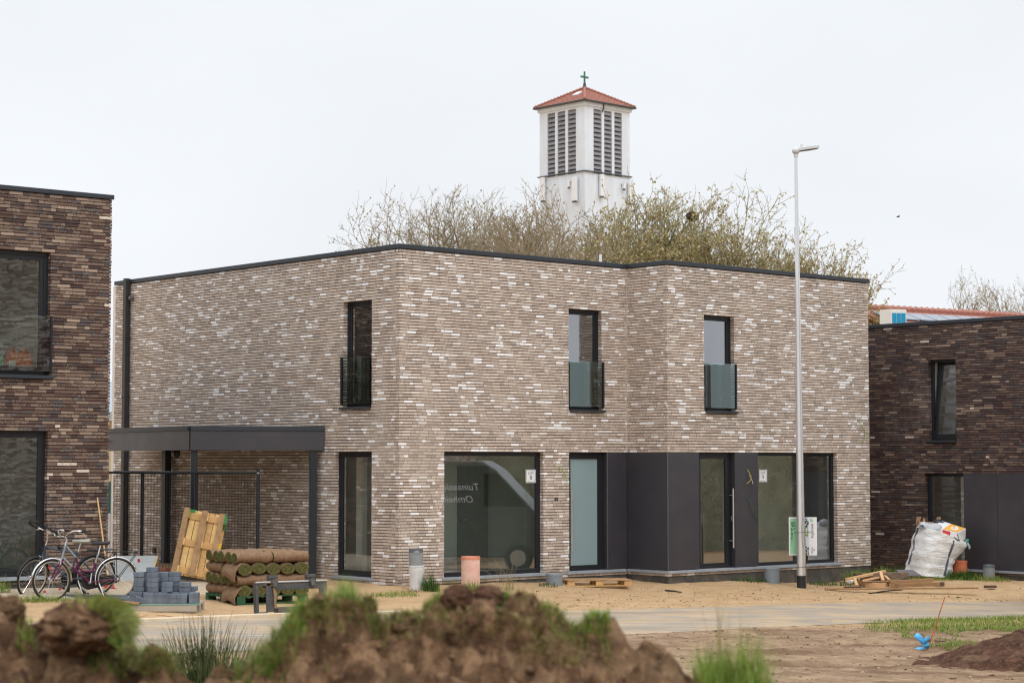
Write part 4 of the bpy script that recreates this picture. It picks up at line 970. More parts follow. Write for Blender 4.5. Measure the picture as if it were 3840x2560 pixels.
pipe(3569, 3627, 2101, 43.2, 'bright orange drain pipe beside the rubble bag', 'pvc_orange', 'pvc_orange', .045)
pipe(3686, 3731, 2116, 42.9, 'slim grey drain pipe right of the orange one', 'pvc_grey', 'pvc_dark', .06)

# ================================================================== pallets
mat('pallet_new', rgb(206, 164, 108), .8, var=.16, scale=4, stretch=(1, 6, 6), bump=.15, dirt=(rgb(160, 120, 80), 5, .5)); mat('pallet_pale', rgb(226, 190, 128), .8, var=.12, scale=4, stretch=(1, 6, 6), dirt=(rgb(190, 150, 96), 6, .5)); mat('pallet_old', rgb(166, 132, 96), .88, var=.2, scale=5, dirt=(rgb(120, 92, 66), 7, .6))
mat('paint_green', rgb(40, 130, 60), .7, var=.15); mat('paint_yellow', rgb(228, 190, 40), .7, var=.15); mat('pallet_grey', rgb(176, 166, 150), .88, var=.16, scale=5, dirt=(rgb(130, 118, 100), 5, .6)); mat('pallet_green', rgb(44, 84, 56), .8, var=.2); mat('pallet_moss', rgb(150, 146, 74), .85, var=.2)
def pallet(label, L=1.2, W=.8, tops=5, mt='pallet_new', mb_='pallet_new', mk='pallet_new', group=None, gaps=.3):
    """x long, y deep, top deck up; boards, stringers, blocks, skids"""
    t = thing('pallet', label, 'pallet', None, group); bwid = W * (1 - gaps) / tops
    for i in range(tops):
        y = -W / 2 + (W - bwid) * i / (tops - 1); MB().box(-L / 2, L / 2, y, y + bwid, .122, .144).build('deck_board', mt, t, bevel=.003)
    for x in (-L / 2, -.07, L / 2 - .14): MB().box(x, x + .14, -W / 2, W / 2, .1, .1215).build('stringer', mt, t, bevel=.003)
    for y in (-W / 2, -.05, W / 2 - .1):
        MB().box(-L / 2, L / 2, y, y + .1, 0, .0215).build('skid', mb_, t, bevel=.003)
        for x in (-L / 2, -.07, L / 2 - .14): MB().box(x, x + .14, y, y + .1, .022, .0995).build('block', mk, t, bevel=.003)
    return t
pt = pallet('small wooden pallet lying flat before the frosted door', 1.2, .8, 5, 'pallet_old', 'pallet_new', 'pallet_new')
c = atY(2240, 2189, 38.35); place(pt, (c.x, 38.72, G(c.x, 38.4) + .012), math.radians(9)); pt.scale = (1.05, .8, .86)
# the leaning one, seen from below
lpal = thing('pallet', 'wooden pallet with green and yellow painted corners leaning upright against the chain link fence', 'pallet')
L = 1.24; W = .80
for i, (x, w, m_) in enumerate(((.0, .10, 'pallet_old'), (.335, .11, 'pallet_old'), (.665, .10, 'pallet_old'))): MB().box(x, x + w, -.144, -.122, 0, L).build('skid', m_, lpal, bevel=.003)
for j, z in enumerate((.03, .55, 1.06)):
    MB().box(0, W, -.0215, 0, z, z + .13).build('stringer', 'pallet_new', lpal, bevel=.003)
    for i, x in enumerate((.0, .335, .665)):
        mm = 'pallet_pale'
        if j == 2 and i == 2: mm = 'paint_green'
        if j == 1 and i == 2: mm = 'paint_yellow'
        if j == 2 and i == 0: mm = 'pallet_moss'
        MB().box(x + .005, x + .15 - .02, -.121, -.022, z, z + .125).build('block', mm, lpal, bevel=.004)
for i in range(7):
    x = .0 + i * .1155; mm = ('pallet_old', 'pallet_pale', 'pallet_pale', 'pallet_pale', 'pallet_new', 'pallet_pale', 'pallet_new')[i]
    MB().box(x, x + .105, .0005, .022, .0, L).build('deck_board', mm, lpal, bevel=.003)
MB().box(.765, .80, -.146, -.12, 1.05, L - .01).build('paint_patch', 'paint_green', lpal); MB().box(.772, .803, -.02, .024, .35, .72).build('paint_patch', 'paint_yellow', lpal); MB().box(.772, .803, -.02, .0235, .96, 1.242).build('paint_patch', 'paint_green', lpal); MB().box(.10, .2, -.03, -.02, 1.19, 1.243).build('paint_patch', 'paint_green', lpal)
pb0 = atY(642, 2149, 37.0)
lpal.matrix_world = Matrix.Translation(pb0) @ Matrix.Rotation(math.radians(5), 4, 'Z') @ Matrix.Rotation(math.radians(-13), 4, 'X') @ Matrix.Rotation(math.radians(10.5), 4, 'Y')
# insulation board and brown pipe by the fence
mat('board_grey', rgb(168, 174, 176), .7, var=.06, scale=5, dirt=(rgb(196, 200, 200), 7, .5)); mat('foam_edge', rgb(196, 176, 120), .85); mat('pipe_brown', rgb(158, 92, 66), .5, var=.05)
ib0, ib1 = gnd(450, 2140), gnd(566, 2137); ib0.y = 37.0; ib1.y = 37.3; x0 = atY(430, 2100, 37.0).x; x1 = atY(573, 2100, 37.2).x; xb1 = atY(560, 2100, 37.2).x; zt = atY(560, 2083, 37.4).z; zb = G(x1)
ib = thing('insulation_board', 'grey faced insulation board leaning low against the fence behind the bicycle', 'board', (x0, 37.0, zb))
MB().prism([V((x0 - .1, 36.95, zb)), V((xb1, 37.0, zb)), V((x1 + .03, 37.42, zt)), V((x0 - .1, 37.38, zt))], V((.01, .04, .0))).build('facing', 'board_grey', ib)
MB().prism([V((xb1, 37.0, zb)), V((xb1 + .035, 37.02, zb)), V((x1 + .065, 37.44, zt)), V((x1 + .031, 37.42, zt))], V((0, .045, 0))).build('foam_edge', 'foam_edge', ib)
a, b = gnd(430, 2148), gnd(628, 2160); p = MB(); p.tube([a + ZZ * .085, b + ZZ * .085], .085, 18); p.tube([a.lerp(b, .0) + ZZ * .085, a.lerp(b, .06) + ZZ * .085], .095, 18)
tag(p.build('brown_pipe', 'pipe_brown', None, smooth=40), 'reddish brown drain pipe lying on the gravel behind the paver stack', 'pipe')
# ================================================================== paver stack
mat('paver', rgb(92, 100, 112), .85, var=.12, scale=9, orand=.14, bump=.2, dirt=(rgb(140, 146, 154), 6, .35)); mat('strap_teal', rgb(60, 160, 140), .5)
PS = .165; PH = .073
pv0 = MB(); pv0.box(-PS / 2, PS / 2, -PS / 2, PS / 2, 0, PH); pv_flat = pv0.build('concrete_paver', 'paver', None, bevel=.007)
sc5 = 5.2275
pA = gnd(420 + 200 / sc5, 2040 + 1325 / sc5); pB = gnd(420 + 1685 / sc5, 2040 + 1330 / sc5); Yp = (pA.y + pB.y) / 2; pzg = G((pA.x + pB.x) / 2)
print('paver pallet', pA, pB)
pp = pallet('grey weathered pallet carrying the stack of dark pavers', pB.x - pA.x, .8, 5, 'pallet_grey', 'pallet_grey', 'pallet_grey'); place(pp, ((pA.x + pB.x) / 2, Yp + .4, pzg - .02))
sb_ = MB(); sb_.box(pA.x, pB.x, Yp - .018, Yp - .001, pzg + .01, pzg + .115); tag(sb_.build('side_board', 'pallet_grey', None, bevel=.003), 'grey board nailed along the front of the paver pallet', 'board')
ptop = pzg - .02 + .145
mpp = Yp / F                                   # metres per src pixel there
def X5(cx, y=None): return atY(420 + cx / sc5, 2200, y or Yp).x
def zlev(cy): return atY(600, 2040 + cy / sc5, Yp).z
pcount = [0]
def paver(x, y, z, upright=0, rz=0, where='', kind='flat'):
    o = pv_flat if pcount[0] == 0 else pv_flat.copy()
    if pcount[0]: COL.objects.link(o)
    pcount[0] += 1
    if upright: o.rotation_euler = (0, pi / 2, rz); o.location = (x - PH / 2, y, z + PS / 2)
    else: o.rotation_euler = (0, 0, rz); o.location = (x, y, z)
    tag(o, 'dark grey paver %s' % where, 'paver', 'loose pavers stacked on the grey pallet'); return o
rp = random.Random(3)
def col_(cx, y, n, z, where, lab=('lowest', 'second', 'third', 'fourth', 'fifth', 'sixth')):
    for i in range(n):
        w = ('top one' if i == n - 1 else lab[i] + ' one') + ' of ' + where if n > 1 else where
        paver(X5(cx, y) + rp.uniform(-.008, .008), y + rp.uniform(-.008, .008), z + i * (PH + .0005), 0, rp.uniform(-.05, .05), w)
row0 = Yp + .10
ordn = ('first', 'second', 'third', 'fourth', 'fifth')
for i in range(5): paver(X5(668 + i * 88.5), row0, ptop, 1, 0, 'on edge in the front row, %s from the left of five' % ordn[i])
col_(1178, row0, 2, ptop, 'the flat front pair beside the five upright ones'); col_(1388, row0, 2, ptop, 'the flat front pair nearest the right end')
for i in range(2): paver(X5(1545 + i * 90), row0 + .02, ptop, 1, 0, 'on edge at the right end of the front row, %s' % ('inner one', 'outer one')[i])
zt2 = ptop + PS + .001
for i in range(8): paver(X5(668 + i * 88, row0 + .172), row0 + .172, ptop, 1, 0, 'on edge in the hidden second row, %s from the left' % ('first second third fourth fifth sixth seventh eighth'.split()[i]))
for i in range(3): paver(X5(1385 + i * 92, row0 + .19), row0 + .19, ptop, 1, 0, 'on edge behind the right flat pair, %s from the left' % ordn[i])
for i in range(3): paver(X5(395 + i * 86, row0 + .24), row0 + .24, ptop, 1, 0, 'on edge at the left end, %s from the left' % ordn[i])
for i in range(4): paver(X5(655 + i * 88, row0 + .345), row0 + .345, ptop, 1, 0, 'on edge in the back row, %s from the left' % ordn[i])
for i in range(4): paver(X5(1010 + i * 88, row0 + .345), row0 + .345, ptop, 1, 0, 'on edge in the back row right half, %s from the left' % ordn[i])
col_(812, row0 + .13, 4, zt2, 'the tall front middle column')
col_(1095, row0 + .15, 2, zt2, 'the pair right of the tall middle column')
col_(1432, row0 + .19, 2, zt2, 'the upper pair near the right end')
col_(1015, row0 + .33, 4, zt2, 'the column behind the tall middle one'); col_(1225, row0 + .34, 4, zt2, 'the right back column of the stack')
col_(540, row0 + .30, 4, zt2, 'the left column of the stack'); col_(690, row0 + .33, 4, zt2, 'the back column between left and middle ones')
col_(1570, row0 + .35, 1, zt2, 'lying on top at the far right end of the stack')
col_(800, row0 + .30, 1, zt2 + 4 * PH + .003, 'lying alone on the very top of the stack')
col_(278, row0 + .25, 1, ptop, 'lying flat at the left end of the pallet')
o = paver(X5(530), row0 - .03, ptop + .02, 0, .5, 'fallen and tilted at the left front of the stack'); o.rotation_euler = (.12, .28, .3)
stp = MB(); stp.prism([(X5(330), Yp - .025, ptop + .004), (X5(420), Yp - .028, ptop - .012), (X5(420), Yp - .028, ptop - .024), (X5(330), Yp - .025, ptop - .006)], (0, .003, 0))
stp.prism([(X5(400), Yp - .026, ptop - .008), (X5(1500), Yp - .026, ptop - .003), (X5(1710), Yp - .026, ptop + .012), (X5(1710), Yp - .026, ptop - .002), (X5(1500), Yp - .026, ptop - .014), (X5(400), Yp - .026, ptop - .020)], (0, .003, 0))
tag(stp.build('plastic_strap', 'strap_teal', None), 'teal plastic packing strap along the edge of the paver pallet', 'strap')
bs = MB(); bs.beam((X5(150), Yp + .0, ptop + .03), (X5(550), Yp - .03, ptop + .01), .09, .035); tag(bs.build('offcut', 'pallet_old', None, bevel=.005), 'rough brown offcut lying on the left end of the paver pallet', 'board')
kb0, kb1 = gnd(330, 2246), gnd(495, 2243); kbm = MB(); kbm.prism([V((kb0.x - .4, kb0.y, kb0.z - .03)), V((kb1.x, kb0.y, kb1.z - .03)), V((kb1.x, kb0.y, kb1.z + .085)), V((kb0.x - .4, kb0.y, kb0.z + .085))], V((0, .06, 0)))
tag(kbm.build('edging_plank', mat('steel_edge', rgb(96, 104, 112), .6, var=.08), None, bevel=.004), 'long grey edging plank between the bicycle and the paver stack', 'edging')
ks = MB()
for i in range(4): ks.box(kb0.x + .0 + i * .22, kb0.x + .21 + i * .22, kb0.y - .16, kb0.y - .02, kb0.z - .12, kb0.z - .035 + .006 * (i % 2))
tag(ks.build('kerb_stones', mat('kerb_beige', rgb(186, 178, 160), .85, var=.15, bump=.2), None, bevel=.006), 'low beige kerb course under the grey edging plank', 'kerb')
yb = atY(416, 2262, Yp - .1); yo = MB(); yo.box(-.06, .06, -.05, .05, 0, .09); yo = yo.build('painted_block', mat('olive_block', rgb(176, 168, 80), .8, var=.15), None, bevel=.006); tag(yo, 'small olive painted wooden block left of the paver pallet', 'block'); place(yo, (yb.x, yb.y, G(yb.x) + .02), .5, .35)

# ================================================================== turf rolls on a green pallet
def turf_side(name):
    n = NT(name); c = n.coord(); a = n.noise(n.mapping(c, (1, 1, 1)), 26, 5, .7); b = n.noise(c, 3.2, 3)
    k = n.ramp(a, [(.3, rgb(98, 77, 60)), (.5, rgb(128, 102, 80)), (.72, rgb(156, 127, 102))]); k = n.mix(n.math('MULTIPLY', b, .45), k, rgb(142, 114, 90))
    n.pbr(k, .97, 0, n.bump(n.noise(c, 60, 4), .8, .012), .1); MATS[name] = n.m
turf_side('turf_soil')
mat('turf_core', rgb(96, 92, 54), .95, var=.4, scale=30)
blade_mat('turf_grass', [(0, rgb(74, 88, 38)), (.45, rgb(104, 116, 52)), (.75, rgb(138, 134, 78)), (1, rgb(160, 136, 96))])
ta0 = gnd(720 + 1150 / 4.704, 2040 + 1235 / 4.704); al = math.radians(32)
bx_, by_ = V((math.cos(al), math.sin(al), 0)), V((-math.sin(al), math.cos(al), 0))
cf = atY(720 + 800 / 4.704, 2300, 32.3); cf.z = 0       # near corner of the stack
tz0 = G(cf.x)
def TF(a, b, z): return cf + bx_ * a + by_ * b + ZZ * (tz0 + z)
tpal = pallet('green painted pallet under the turf rolls', 1.2, 1.2, 7, 'pallet_green', 'pallet_green', 'pallet_green'); place(tpal, TF(.63, .64, -.01), al); tpal.scale = (1.06, 1.06, 1)
def roll_mesh(L, seed, r=.130, rz=.097):
    r_ = random.Random(seed); m = MB(); n = 26; prof = []
    for i in range(9):
        x = L * i / 8; k = 1 + r_.uniform(-.05, .02) - (.05 if i in (0, 8) else 0); sag = .012 * r_.uniform(-1, 1)
        for j in range(n):
            t = 2 * pi * j / n; w = 1 + .07 * mnoise.noise(V((x * 6, math.cos(t) * 2 + seed, math.sin(t) * 2)))
            prof.append(V((x, math.cos(t) * r * k * w, math.sin(t) * rz * k * w + sag)))
    fs = [(i * n + j, (i + 1) * n + j, (i + 1) * n + (j + 1) % n, i * n + (j + 1) % n) for i in range(8) for j in range(n)]
    m.add(prof, fs, 0); m.add([p for p in prof[:n]], [tuple(range(n))], 1); m.add([p for p in prof[-n:]], [tuple(range(n - 1, -1, -1))], 1)
    gs = []
    for e in (0, 1):
        g = MB(); gs.append(g)
        for i in range(230):                   # grass standing out of the coil
            k = i / 230; t = k * 2 * pi * 3.2; rr = .22 + .68 * k; x = L * e; s = -1 if e == 0 else 1
            p = V((x, math.cos(t) * r * rr, math.sin(t) * rz * rr)); d = V((s * r_.uniform(.006, .022), r_.gauss(0, .012), r_.gauss(.004, .014))); w = V((0, -math.sin(t), math.cos(t))) * .0035
            if r_.random() < .5: d = V((s * .01, math.cos(t + 1.3) * .03, math.sin(t + 1.3) * .03))
            g.add([p - w, p + w, p + d], [(0, 1, 2)])
    return m, gs
protos = []
def turf_roll(a, b, z, L, along_b, seed, label):
    m, g = roll_mesh(L, seed)
    t = m.build('turf_roll', ['turf_soil', 'turf_core'], None, smooth=50); [q.build('grass', 'turf_grass', t) for q in g]
    tag(t, label, 'turf roll', 'turf rolls stacked on the green pallet')
    place(t, TF(a, b, z), al + (pi / 2 if along_b else 0)); t.rotation_euler.x = 0; return t
lz_ = .205; dz_ = .180
side = ('nearest', 'second', 'third', 'fourth', 'farthest')
sd_ = 1
for lay in range(4):
    z = lz_ + dz_ * lay; top = {3: 'top', 2: 'second-highest', 1: 'third-highest', 0: 'lowest'}[lay]
    for k in range(5):
        for h in range(2):
            sd_ += 1
            if lay % 2 == 1:                    # rolls lying left to right
                turf_roll(.0 + h * .64 + rp.uniform(-.015, .015), .125 + k * .258, z, .63, False, sd_, 'turf roll in the %s layer, %s from the road in the %s row' % (top, side[k], ('left', 'right')[h]))
            else:                               # rolls pointing at the viewer
                turf_roll(.13 + k * .256, .0 + h * .66 + rp.uniform(-.015, .015), z, .65, True, sd_, 'turf roll in the %s layer, %s from the left in the %s row' % (top, ('first', 'second', 'third', 'fourth', 'fifth')[k], ('front', 'back')[h]))
def flap(z0, z1, a0, a1, bfront, seed, label, out=.03, bulge=.10):
    """end of an unrolled turf strip hanging over the left side"""
    m = MB(); n = 14; k = 12; vs = []
    for i in range(k + 1):
        f = i / k
        for j in range(n + 1):
            h = j / n; b = a0 + (a1 - a0) * h; z = z1 + (z0 - z1) * f * (1 + .16 * math.sin(h * 5 + seed)) ; x = -out - bulge * math.sin(f * pi * .8) * .35 + .012 * mnoise.noise(V((h * 4, f * 4, seed)))
            vs.append(TF(x + (.10 * (1 - f) ** 3), b, z))
    fs = [(i * (n + 1) + j, i * (n + 1) + j + 1, (i + 1) * (n + 1) + j + 1, (i + 1) * (n + 1) + j) for i in range(k) for j in range(n)]
    m.add(vs, fs); o = m.build('turf_flap', 'turf_soil', None, smooth=60); so = o.modifiers.new('thick', 'SOLIDIFY'); so.thickness = .018; so.offset = 0
    return tag(o, label, 'turf', 'loose turf ends hanging from the stack')
flap(.40, .66, -.02, .5, 0, 1.0, 'loose turf end draped over the side of the second layer'); flap(.02, .27, -.02, .5, 0, 2.2, 'loose turf end hanging from the lowest layer down to the ground')

# ================================================================== fork carriage leaning on the stack
mat('worn_black', rgb(72, 74, 78), .55, .2, var=.25, scale=6, dirt=(rgb(120, 104, 86), 4, .6)); mat('rust_mud', rgb(140, 112, 86), .85, var=.2)
fk = thing('fork_carriage', 'worn black steel fork carriage standing against the turf rolls', 'fork carriage')
m = MB(); W = 1.2
def plate(m, x0, x1, z0, z1, y0=0, y1=.03): m.box(x0, x1, y0, y1, z0, z1)
m = MB(); plate(m, 0, .045, 0, .66); plate(m, .045, .19, 0, .055); plate(m, .045, .19, .58, .66); plate(m, .17, .30, .055, .58); m.box(0, .03, .03, .12, 0, .66); m.build('end_plate', 'worn_black', fk, bevel=.008)
m = MB(); plate(m, .30, W, .50, .645, .0, .035); m.build('upper_bar', 'worn_black', fk, bevel=.008)
m = MB(); m.box(.0, W, -.02, .05, .645, .675); m.build('top_rail', 'steel', fk, bevel=.006)
m = MB(); plate(m, .30, W, .03, .15, .0, .035); m.box(.02, W, -.02, .0, .0, .03); m.build('lower_bar', 'worn_black', fk, bevel=.008)
m = MB(); plate(m, W - .13, W, .15, .50); m.build('end_plate', 'worn_black', fk, bevel=.008)
for x in (.22, .86):
    m = MB(); m.box(x, x + .11, -.02, .09, .675, .73); m.box(x - .015, x + .14, -.04, .06, .73, .80); m.tube([(x + .08, -.03, .66), (x + .08, -.06, .55)], [.05, .035], 10); m.tube([(x + .08, -.06, .665), (x + .08, .05, .665)], .055, 14); m.build('hook', 'worn_black', fk, bevel=.006)
m = MB(); m.tube([(.29, -.02, .55), (.31, -.025, .40), (.30, -.02, .25), (.315, -.02, .12)], [.022, .03, .02, .028], 8); m.build('mud_streak', 'rust_mud', fk, smooth=60)
m = MB(); m.tube([(.38, -.05, .09), (.38, .06, .09)], .05, 14); m.build('pin_boss', 'worn_black', fk, smooth=50)
f0 = gnd(720 + 1140 / 4.704, 2040 + 1245 / 4.704); place(fk, (f0.x, f0.y, G(f0.x)), al - .05, -.10); fk.scale = (.98, 1, .74)

# ================================================================== bicycles
mat('bike_silver', rgb(150, 154, 158), .3, .6, var=.04); mat('bike_purple', rgb(96, 26, 76), .3, .3, var=.06); mat('bike_blue', rgb(66, 80, 100), .35, .35, var=.06); mat('rubber', rgb(38, 37, 37), .75, var=.12); mat('chrome', (.78, .78, .79, 1), .16, 1, var=.03); mat('rim_alu', rgb(186, 180, 168), .35, .7, var=.04); mat('saddle_black', rgb(44, 44, 46), .6, var=.1); mat('saddle_grey', rgb(150, 148, 138), .75, var=.1); mat('reflector_red', rgb(200, 50, 60), .4); mat('reflector_orange', rgb(230, 130, 30), .4); mat('chain_black', rgb(24, 24, 26), .4)
WRD = .34
def wheel(parent, c, mt=None, spokes=28):
    """tyre, rim, hub and crossed spokes in the xz plane"""
    w = MB(); w.tube([c + V((0, -.045, 0)), c + V((0, .045, 0))], .022, 12); wo = w.build('wheel', 'chrome', parent, smooth=40)
    ring = lambda r, y=0, n=48: [c + V((math.cos(2 * pi * i / n) * r, y, math.sin(2 * pi * i / n) * r)) for i in range(n)]
    MB().tube(ring(WRD - .017), .0175, 8, closed=True).build('tyre', 'rubber', wo, smooth=60)
    m = MB()
    m.tube(ring(WRD - .042), .011, 6, closed=True); m.build('rim', 'rim_alu', wo, smooth=60)
    m = MB()
    for i in range(spokes):
        a = 2 * pi * i / spokes; o = .9 if (i // 2) % 2 else -.9; y = .028 if i % 2 else -.028
        m.tube([c + V((math.cos(a + o) * .02, y, math.sin(a + o) * .02)), c + V((math.cos(a) * (WRD - .045), 0, math.sin(a) * (WRD - .045)))], .0016, 3, caps=False)
    m.build('spokes', 'chrome', wo); return wo
def fender(parent, c, a0, a1, m, r=WRD + .022, w=.03):
    mb = MB(); n = 26; vs = []
    for i in range(n + 1):
        a = a0 + (a1 - a0) * i / n
        for j, (y, dr) in enumerate(((-w, -.014), (-w * .6, 0), (0, .006), (w * .6, 0), (w, -.014))): vs.append(c + V((math.cos(a) * (r + dr), y, math.sin(a) * (r + dr))))
    mb.add(vs, [(i * 5 + j, i * 5 + j + 1, (i + 1) * 5 + j + 1, (i + 1) * 5 + j) for i in range(n) for j in range(4)])
    o = mb.build('mudguard', m, parent, smooth=60); s = o.modifiers.new('thick', 'SOLIDIFY'); s.thickness = .003; return o
def bicycle(label, step, steer, top_m, low_m, fork_m, fend_m, saddle_m, bars):
    b = thing('bicycle', label, 'bicycle', None, 'bicycles parked before the left house')
    ra, fa, bb = V((0, 0, WRD)), V((1.07, 0, WRD)), V((.45, 0, .29)); st, hb, ht = V((.305, 0, .74)), V((.885, 0, .70)), V((.845, 0, .86)) if not step else V((.835, 0, .90))
    wheel(b, ra)
    f = MB(); R_ = .016
    if step:
        f.tube([hb + V((0, 0, .01)), hb.lerp(bb, .36)], .019, 10, 0); f.tube([hb.lerp(bb, .36), hb.lerp(bb, .7), bb], .019, 10, 1)
        p2 = bb.lerp(st, .42); f.tube([ht, ht.lerp(p2, .38) + V((0, 0, -.04))], R_, 10, 0); f.tube([ht.lerp(p2, .38) + V((0, 0, -.04)), V((.62, 0, .53)), V((.56, 0, .48)), V((.48, 0, .47)), p2], R_, 10, 1)
        f.tube([st, st.lerp(bb, .3)], .017, 10, 0); f.tube([st.lerp(bb, .3), bb], .017, 10, 1)
    else:
        f.tube([hb, bb], .019, 10, 0); f.tube([ht - V((0, 0, .03)), st - V((0, 0, .02))], R_, 10, 0); f.tube([st, bb], .017, 10, 0)
    f.tube([hb - V((-.01, 0, .03)), ht], .022, 12, 0)
    for y in (-.045, .045):
        f.tube([bb + V((0, y * .5, 0)), ra + V((0, y * 1.2, 0))], .010, 8, 1 if step else 0); f.tube([st - V((0, 0, .05)), ra + V((0, y * 1.2, 0))], .009, 8, 0)
    f.tube([bb + V((0, -.05, 0)), bb + V((0, .05, 0))], .024, 12, 0); f.build('frame', [top_m, low_m], b, smooth=50)
    m = MB(); m.tube([st - V((0, 0, .02)), st + V((-.045, 0, .16))], .013, 10); m.build('seat_post', 'chrome', b, smooth=40)
    sp = st + V((-.05, 0, .18)); m = MB(); vs = []; prof = [(-.14, .02), (-.13, .085), (-.08, .10), (-.02, .085), (.04, .05), (.10, .024), (.145, .016), (.155, .004)]
    for x, w in prof:
        for j in range(10):
            t = 2 * pi * j / 10; vs.append(sp + V((x, math.cos(t) * w, math.sin(t) * .032 + (.012 if x < -.08 else 0))))
    k = len(prof); m.add(vs, [(i * 10 + j, (i + 1) * 10 + j, (i + 1) * 10 + (j + 1) % 10, i * 10 + (j + 1) % 10) for i in range(k - 1) for j in range(10)] + [tuple(range(10)), tuple((k - 1) * 10 + 9 - j for j in range(10))])
    sd = m.build('saddle', saddle_m, b, smooth=60)
    fender(b, ra, math.radians(-15), math.radians(155) if step else math.radians(150), fend_m)
    # carrier
    m = MB(); zc_ = .775
    for y in (-.055, -.02, .02, .055): m.tube([V((-.33, y, zc_)), V((.14, y, zc_))], .006, 6)
    for x in (-.33, -.2, -.08, .04): m.tube([V((x, -.07, zc_ - .006)), V((x, .07, zc_ - .006))], .006, 6)
    for y in (-.065, .065): m.tube([V((-.33, y, zc_)), V((-.30, y, zc_ - .07)), ra + V((-.03, y, .02))], .006, 6); m.tube([V((.02, y, zc_)), ra + V((.01, y, .02))], .006, 6)
    m.tube([V((.14, .02, zc_)), st - V((.02, 0, .06))], .006, 6); m.build('carrier', 'chain_black', b, smooth=40)
    m = MB(); m.box(-.385, -.36, -.05, .05, .60, .66); m.build('tail_light', 'reflector_red', b, bevel=.006)
    # drive side
    m = MB(); y = -.062; n = 20; pts = []
    for c, r, a0, a1 in ((bb, .115, -pi / 2, pi / 2), (ra, .065, pi / 2, 3 * pi / 2)):
        for i in range(n + 1): a = a0 + (a1 - a0) * i / n; pts.append(c + V((math.cos(a) * r, y, math.sin(a) * r)))
    m.prism(pts, V((0, .03, 0))); m.build('chain_guard', 'chain_black', b, bevel=.006)
    for s, ang in ((-1, -1.45), (1, 1.69)):
        cd = V((math.cos(ang), 0, math.sin(ang))); m = MB(); y = .085 * s; m.tube([bb + V((0, y, 0)), bb + cd * .17 + V((0, y * 1.1, 0))], [.014, .010], 8); cr = m.build('crank', 'chrome', b, smooth=40)
        c = bb + cd * .17 + V((0, y * 1.1 + .055 * s, 0)); m = MB(); m.box(c.x - .04, c.x + .04, c.y - .045, c.y + .045, c.z - .012, c.z + .012); pd = m.build('pedal', 'rubber', cr, bevel=.005)
        m = MB(); m.box(c.x + .041, c.x + .045, c.y - .03, c.y + .03, c.z - .008, c.z + .008); m.build('pedal_reflector', 'reflector_orange', pd) if False else None
    m = MB(); m.tube([V((.30, .05, .27)), V((.22, .14, .0))], .009, 8); m.build('kickstand', 'chrome', b, smooth=40)
    # steered front end
    axd = (ht - hb).normalized(); S = Matrix.Translation(hb) @ Matrix.Rotation(steer, 4, axd) @ Matrix.Translation(-hb); fr_ = []
    fw = wheel(b, fa); fr_.append(fw)
    m = MB(); cr = hb - axd * .035
    for y in (-.05, .05): m.tube([cr + V((0, y * .7, 0)), cr.lerp(fa, .35) + V((-.004, y, 0)), fa + V((-.03, y, .05)), fa + V((0, y, 0))], [.014, .013, .010, .009], 8)
    m.tube([cr + V((0, -.04, 0)), cr + V((0, .04, 0))], .016, 8); fr_.append(m.build('fork', fork_m, b, smooth=50))
    fr_.append(fender(b, fa, math.radians(10), math.radians(185), fend_m))
    if step:
        m = MB(); a = math.radians(190); c = fa + V((math.cos(a), 0, math.sin(a))) * (WRD + .02); vs = [c + V((.02, -.03, .05)), c + V((.02, .03, .05)), c + V((.05, .05, -.13)), c + V((.05, -.05, -.13))]; m.prism(vs, V((.012, 0, 0))); fr_.append(m.build('mud_flap', 'rubber', b, bevel=.004))
    stm = ht + axd * .10; m = MB(); m.tube([ht, stm, stm + axd * (.03 if step else .13) + V((.05, 0, .01))], .014, 10); fr_.append(m.build('stem', 'chrome', b, smooth=50)); hc = stm + axd * (.03 if step else .13) + V((.05, 0, .01))
    m = MB()
    if bars == 'swept':
        L = [V((0, 0, 0)), V((.03, .08, .01)), V((.03, .17, .06)), V((-.02, .26, .10)), V((-.14, .30, .10)), V((-.22, .31, .09))]
        grips = (4, 5); zz = .10
    else:                                       # multi position loops
        L = [V((0, 0, 0)), V((-.02, .10, 0)), V((.0, .22, .02)), V((.06, .28, .05)), V((.16, .27, .10)), V((.22, .20, .14)), V((.20, .12, .16)), V((.12, .10, .15))]
        grips = (2, 7)
    for s in (-1, 1): m.tube([hc + V((p.x, p.y * s, p.z)) for p in L], .012, 8)
    hbr = m.build('handlebar', 'chrome', b, smooth=60); fr_.append(hbr)
    m = MB()
    for s in (-1, 1):
        q = MB(); q.tube([hc + V((p.x, p.y * s, p.z)) for p in L[grips[0]:grips[1] + 1]], .019, 10); fr_.append(None); g = q.build('grip', 'rubber', hbr, smooth=60)
        q = MB(); p = L[grips[0]]; c = hc + V((p.x, p.y * s, p.z)); q.tube([c + V((.01, -.05 * s, -.01)), c + V((.04, -.01 * s, -.03)), c + V((-.03, .06 * s, -.05))], [.008, .007, .005], 6); q.build('brake_lever', 'chrome', hbr, smooth=60)
    q = MB(); q.tube([cr + V((.035, 0, .02)), cr + V((.06, 0, -.04))], [.012, .02], 8); 
    for y in (-.035, .035): q.tube([cr + V((.03, y, .03)), cr + V((.045, y * 1.1, -.07))], [.008, .012], 6)
    fr_.append(q.build('brake', 'chrome', b, smooth=50))
    q = MB(); q.tube([ht + V((.06, 0, -.04)), ht + V((.12, 0, -.04))], [.02, .035], 14); fr_.append(q.build('headlight', 'chain_black', b, smooth=40))
    for o in fr_:
        if o is not None: o.matrix_basis = S
    return b, fw
b1, fw1 = bicycle('silver and purple step through bicycle nearest the road, black seat', True, math.radians(16), 'bike_silver', 'bike_purple', 'bike_purple', 'chrome', 'saddle_black', 'swept')
for a in (1.9, 4.3): 
    pass
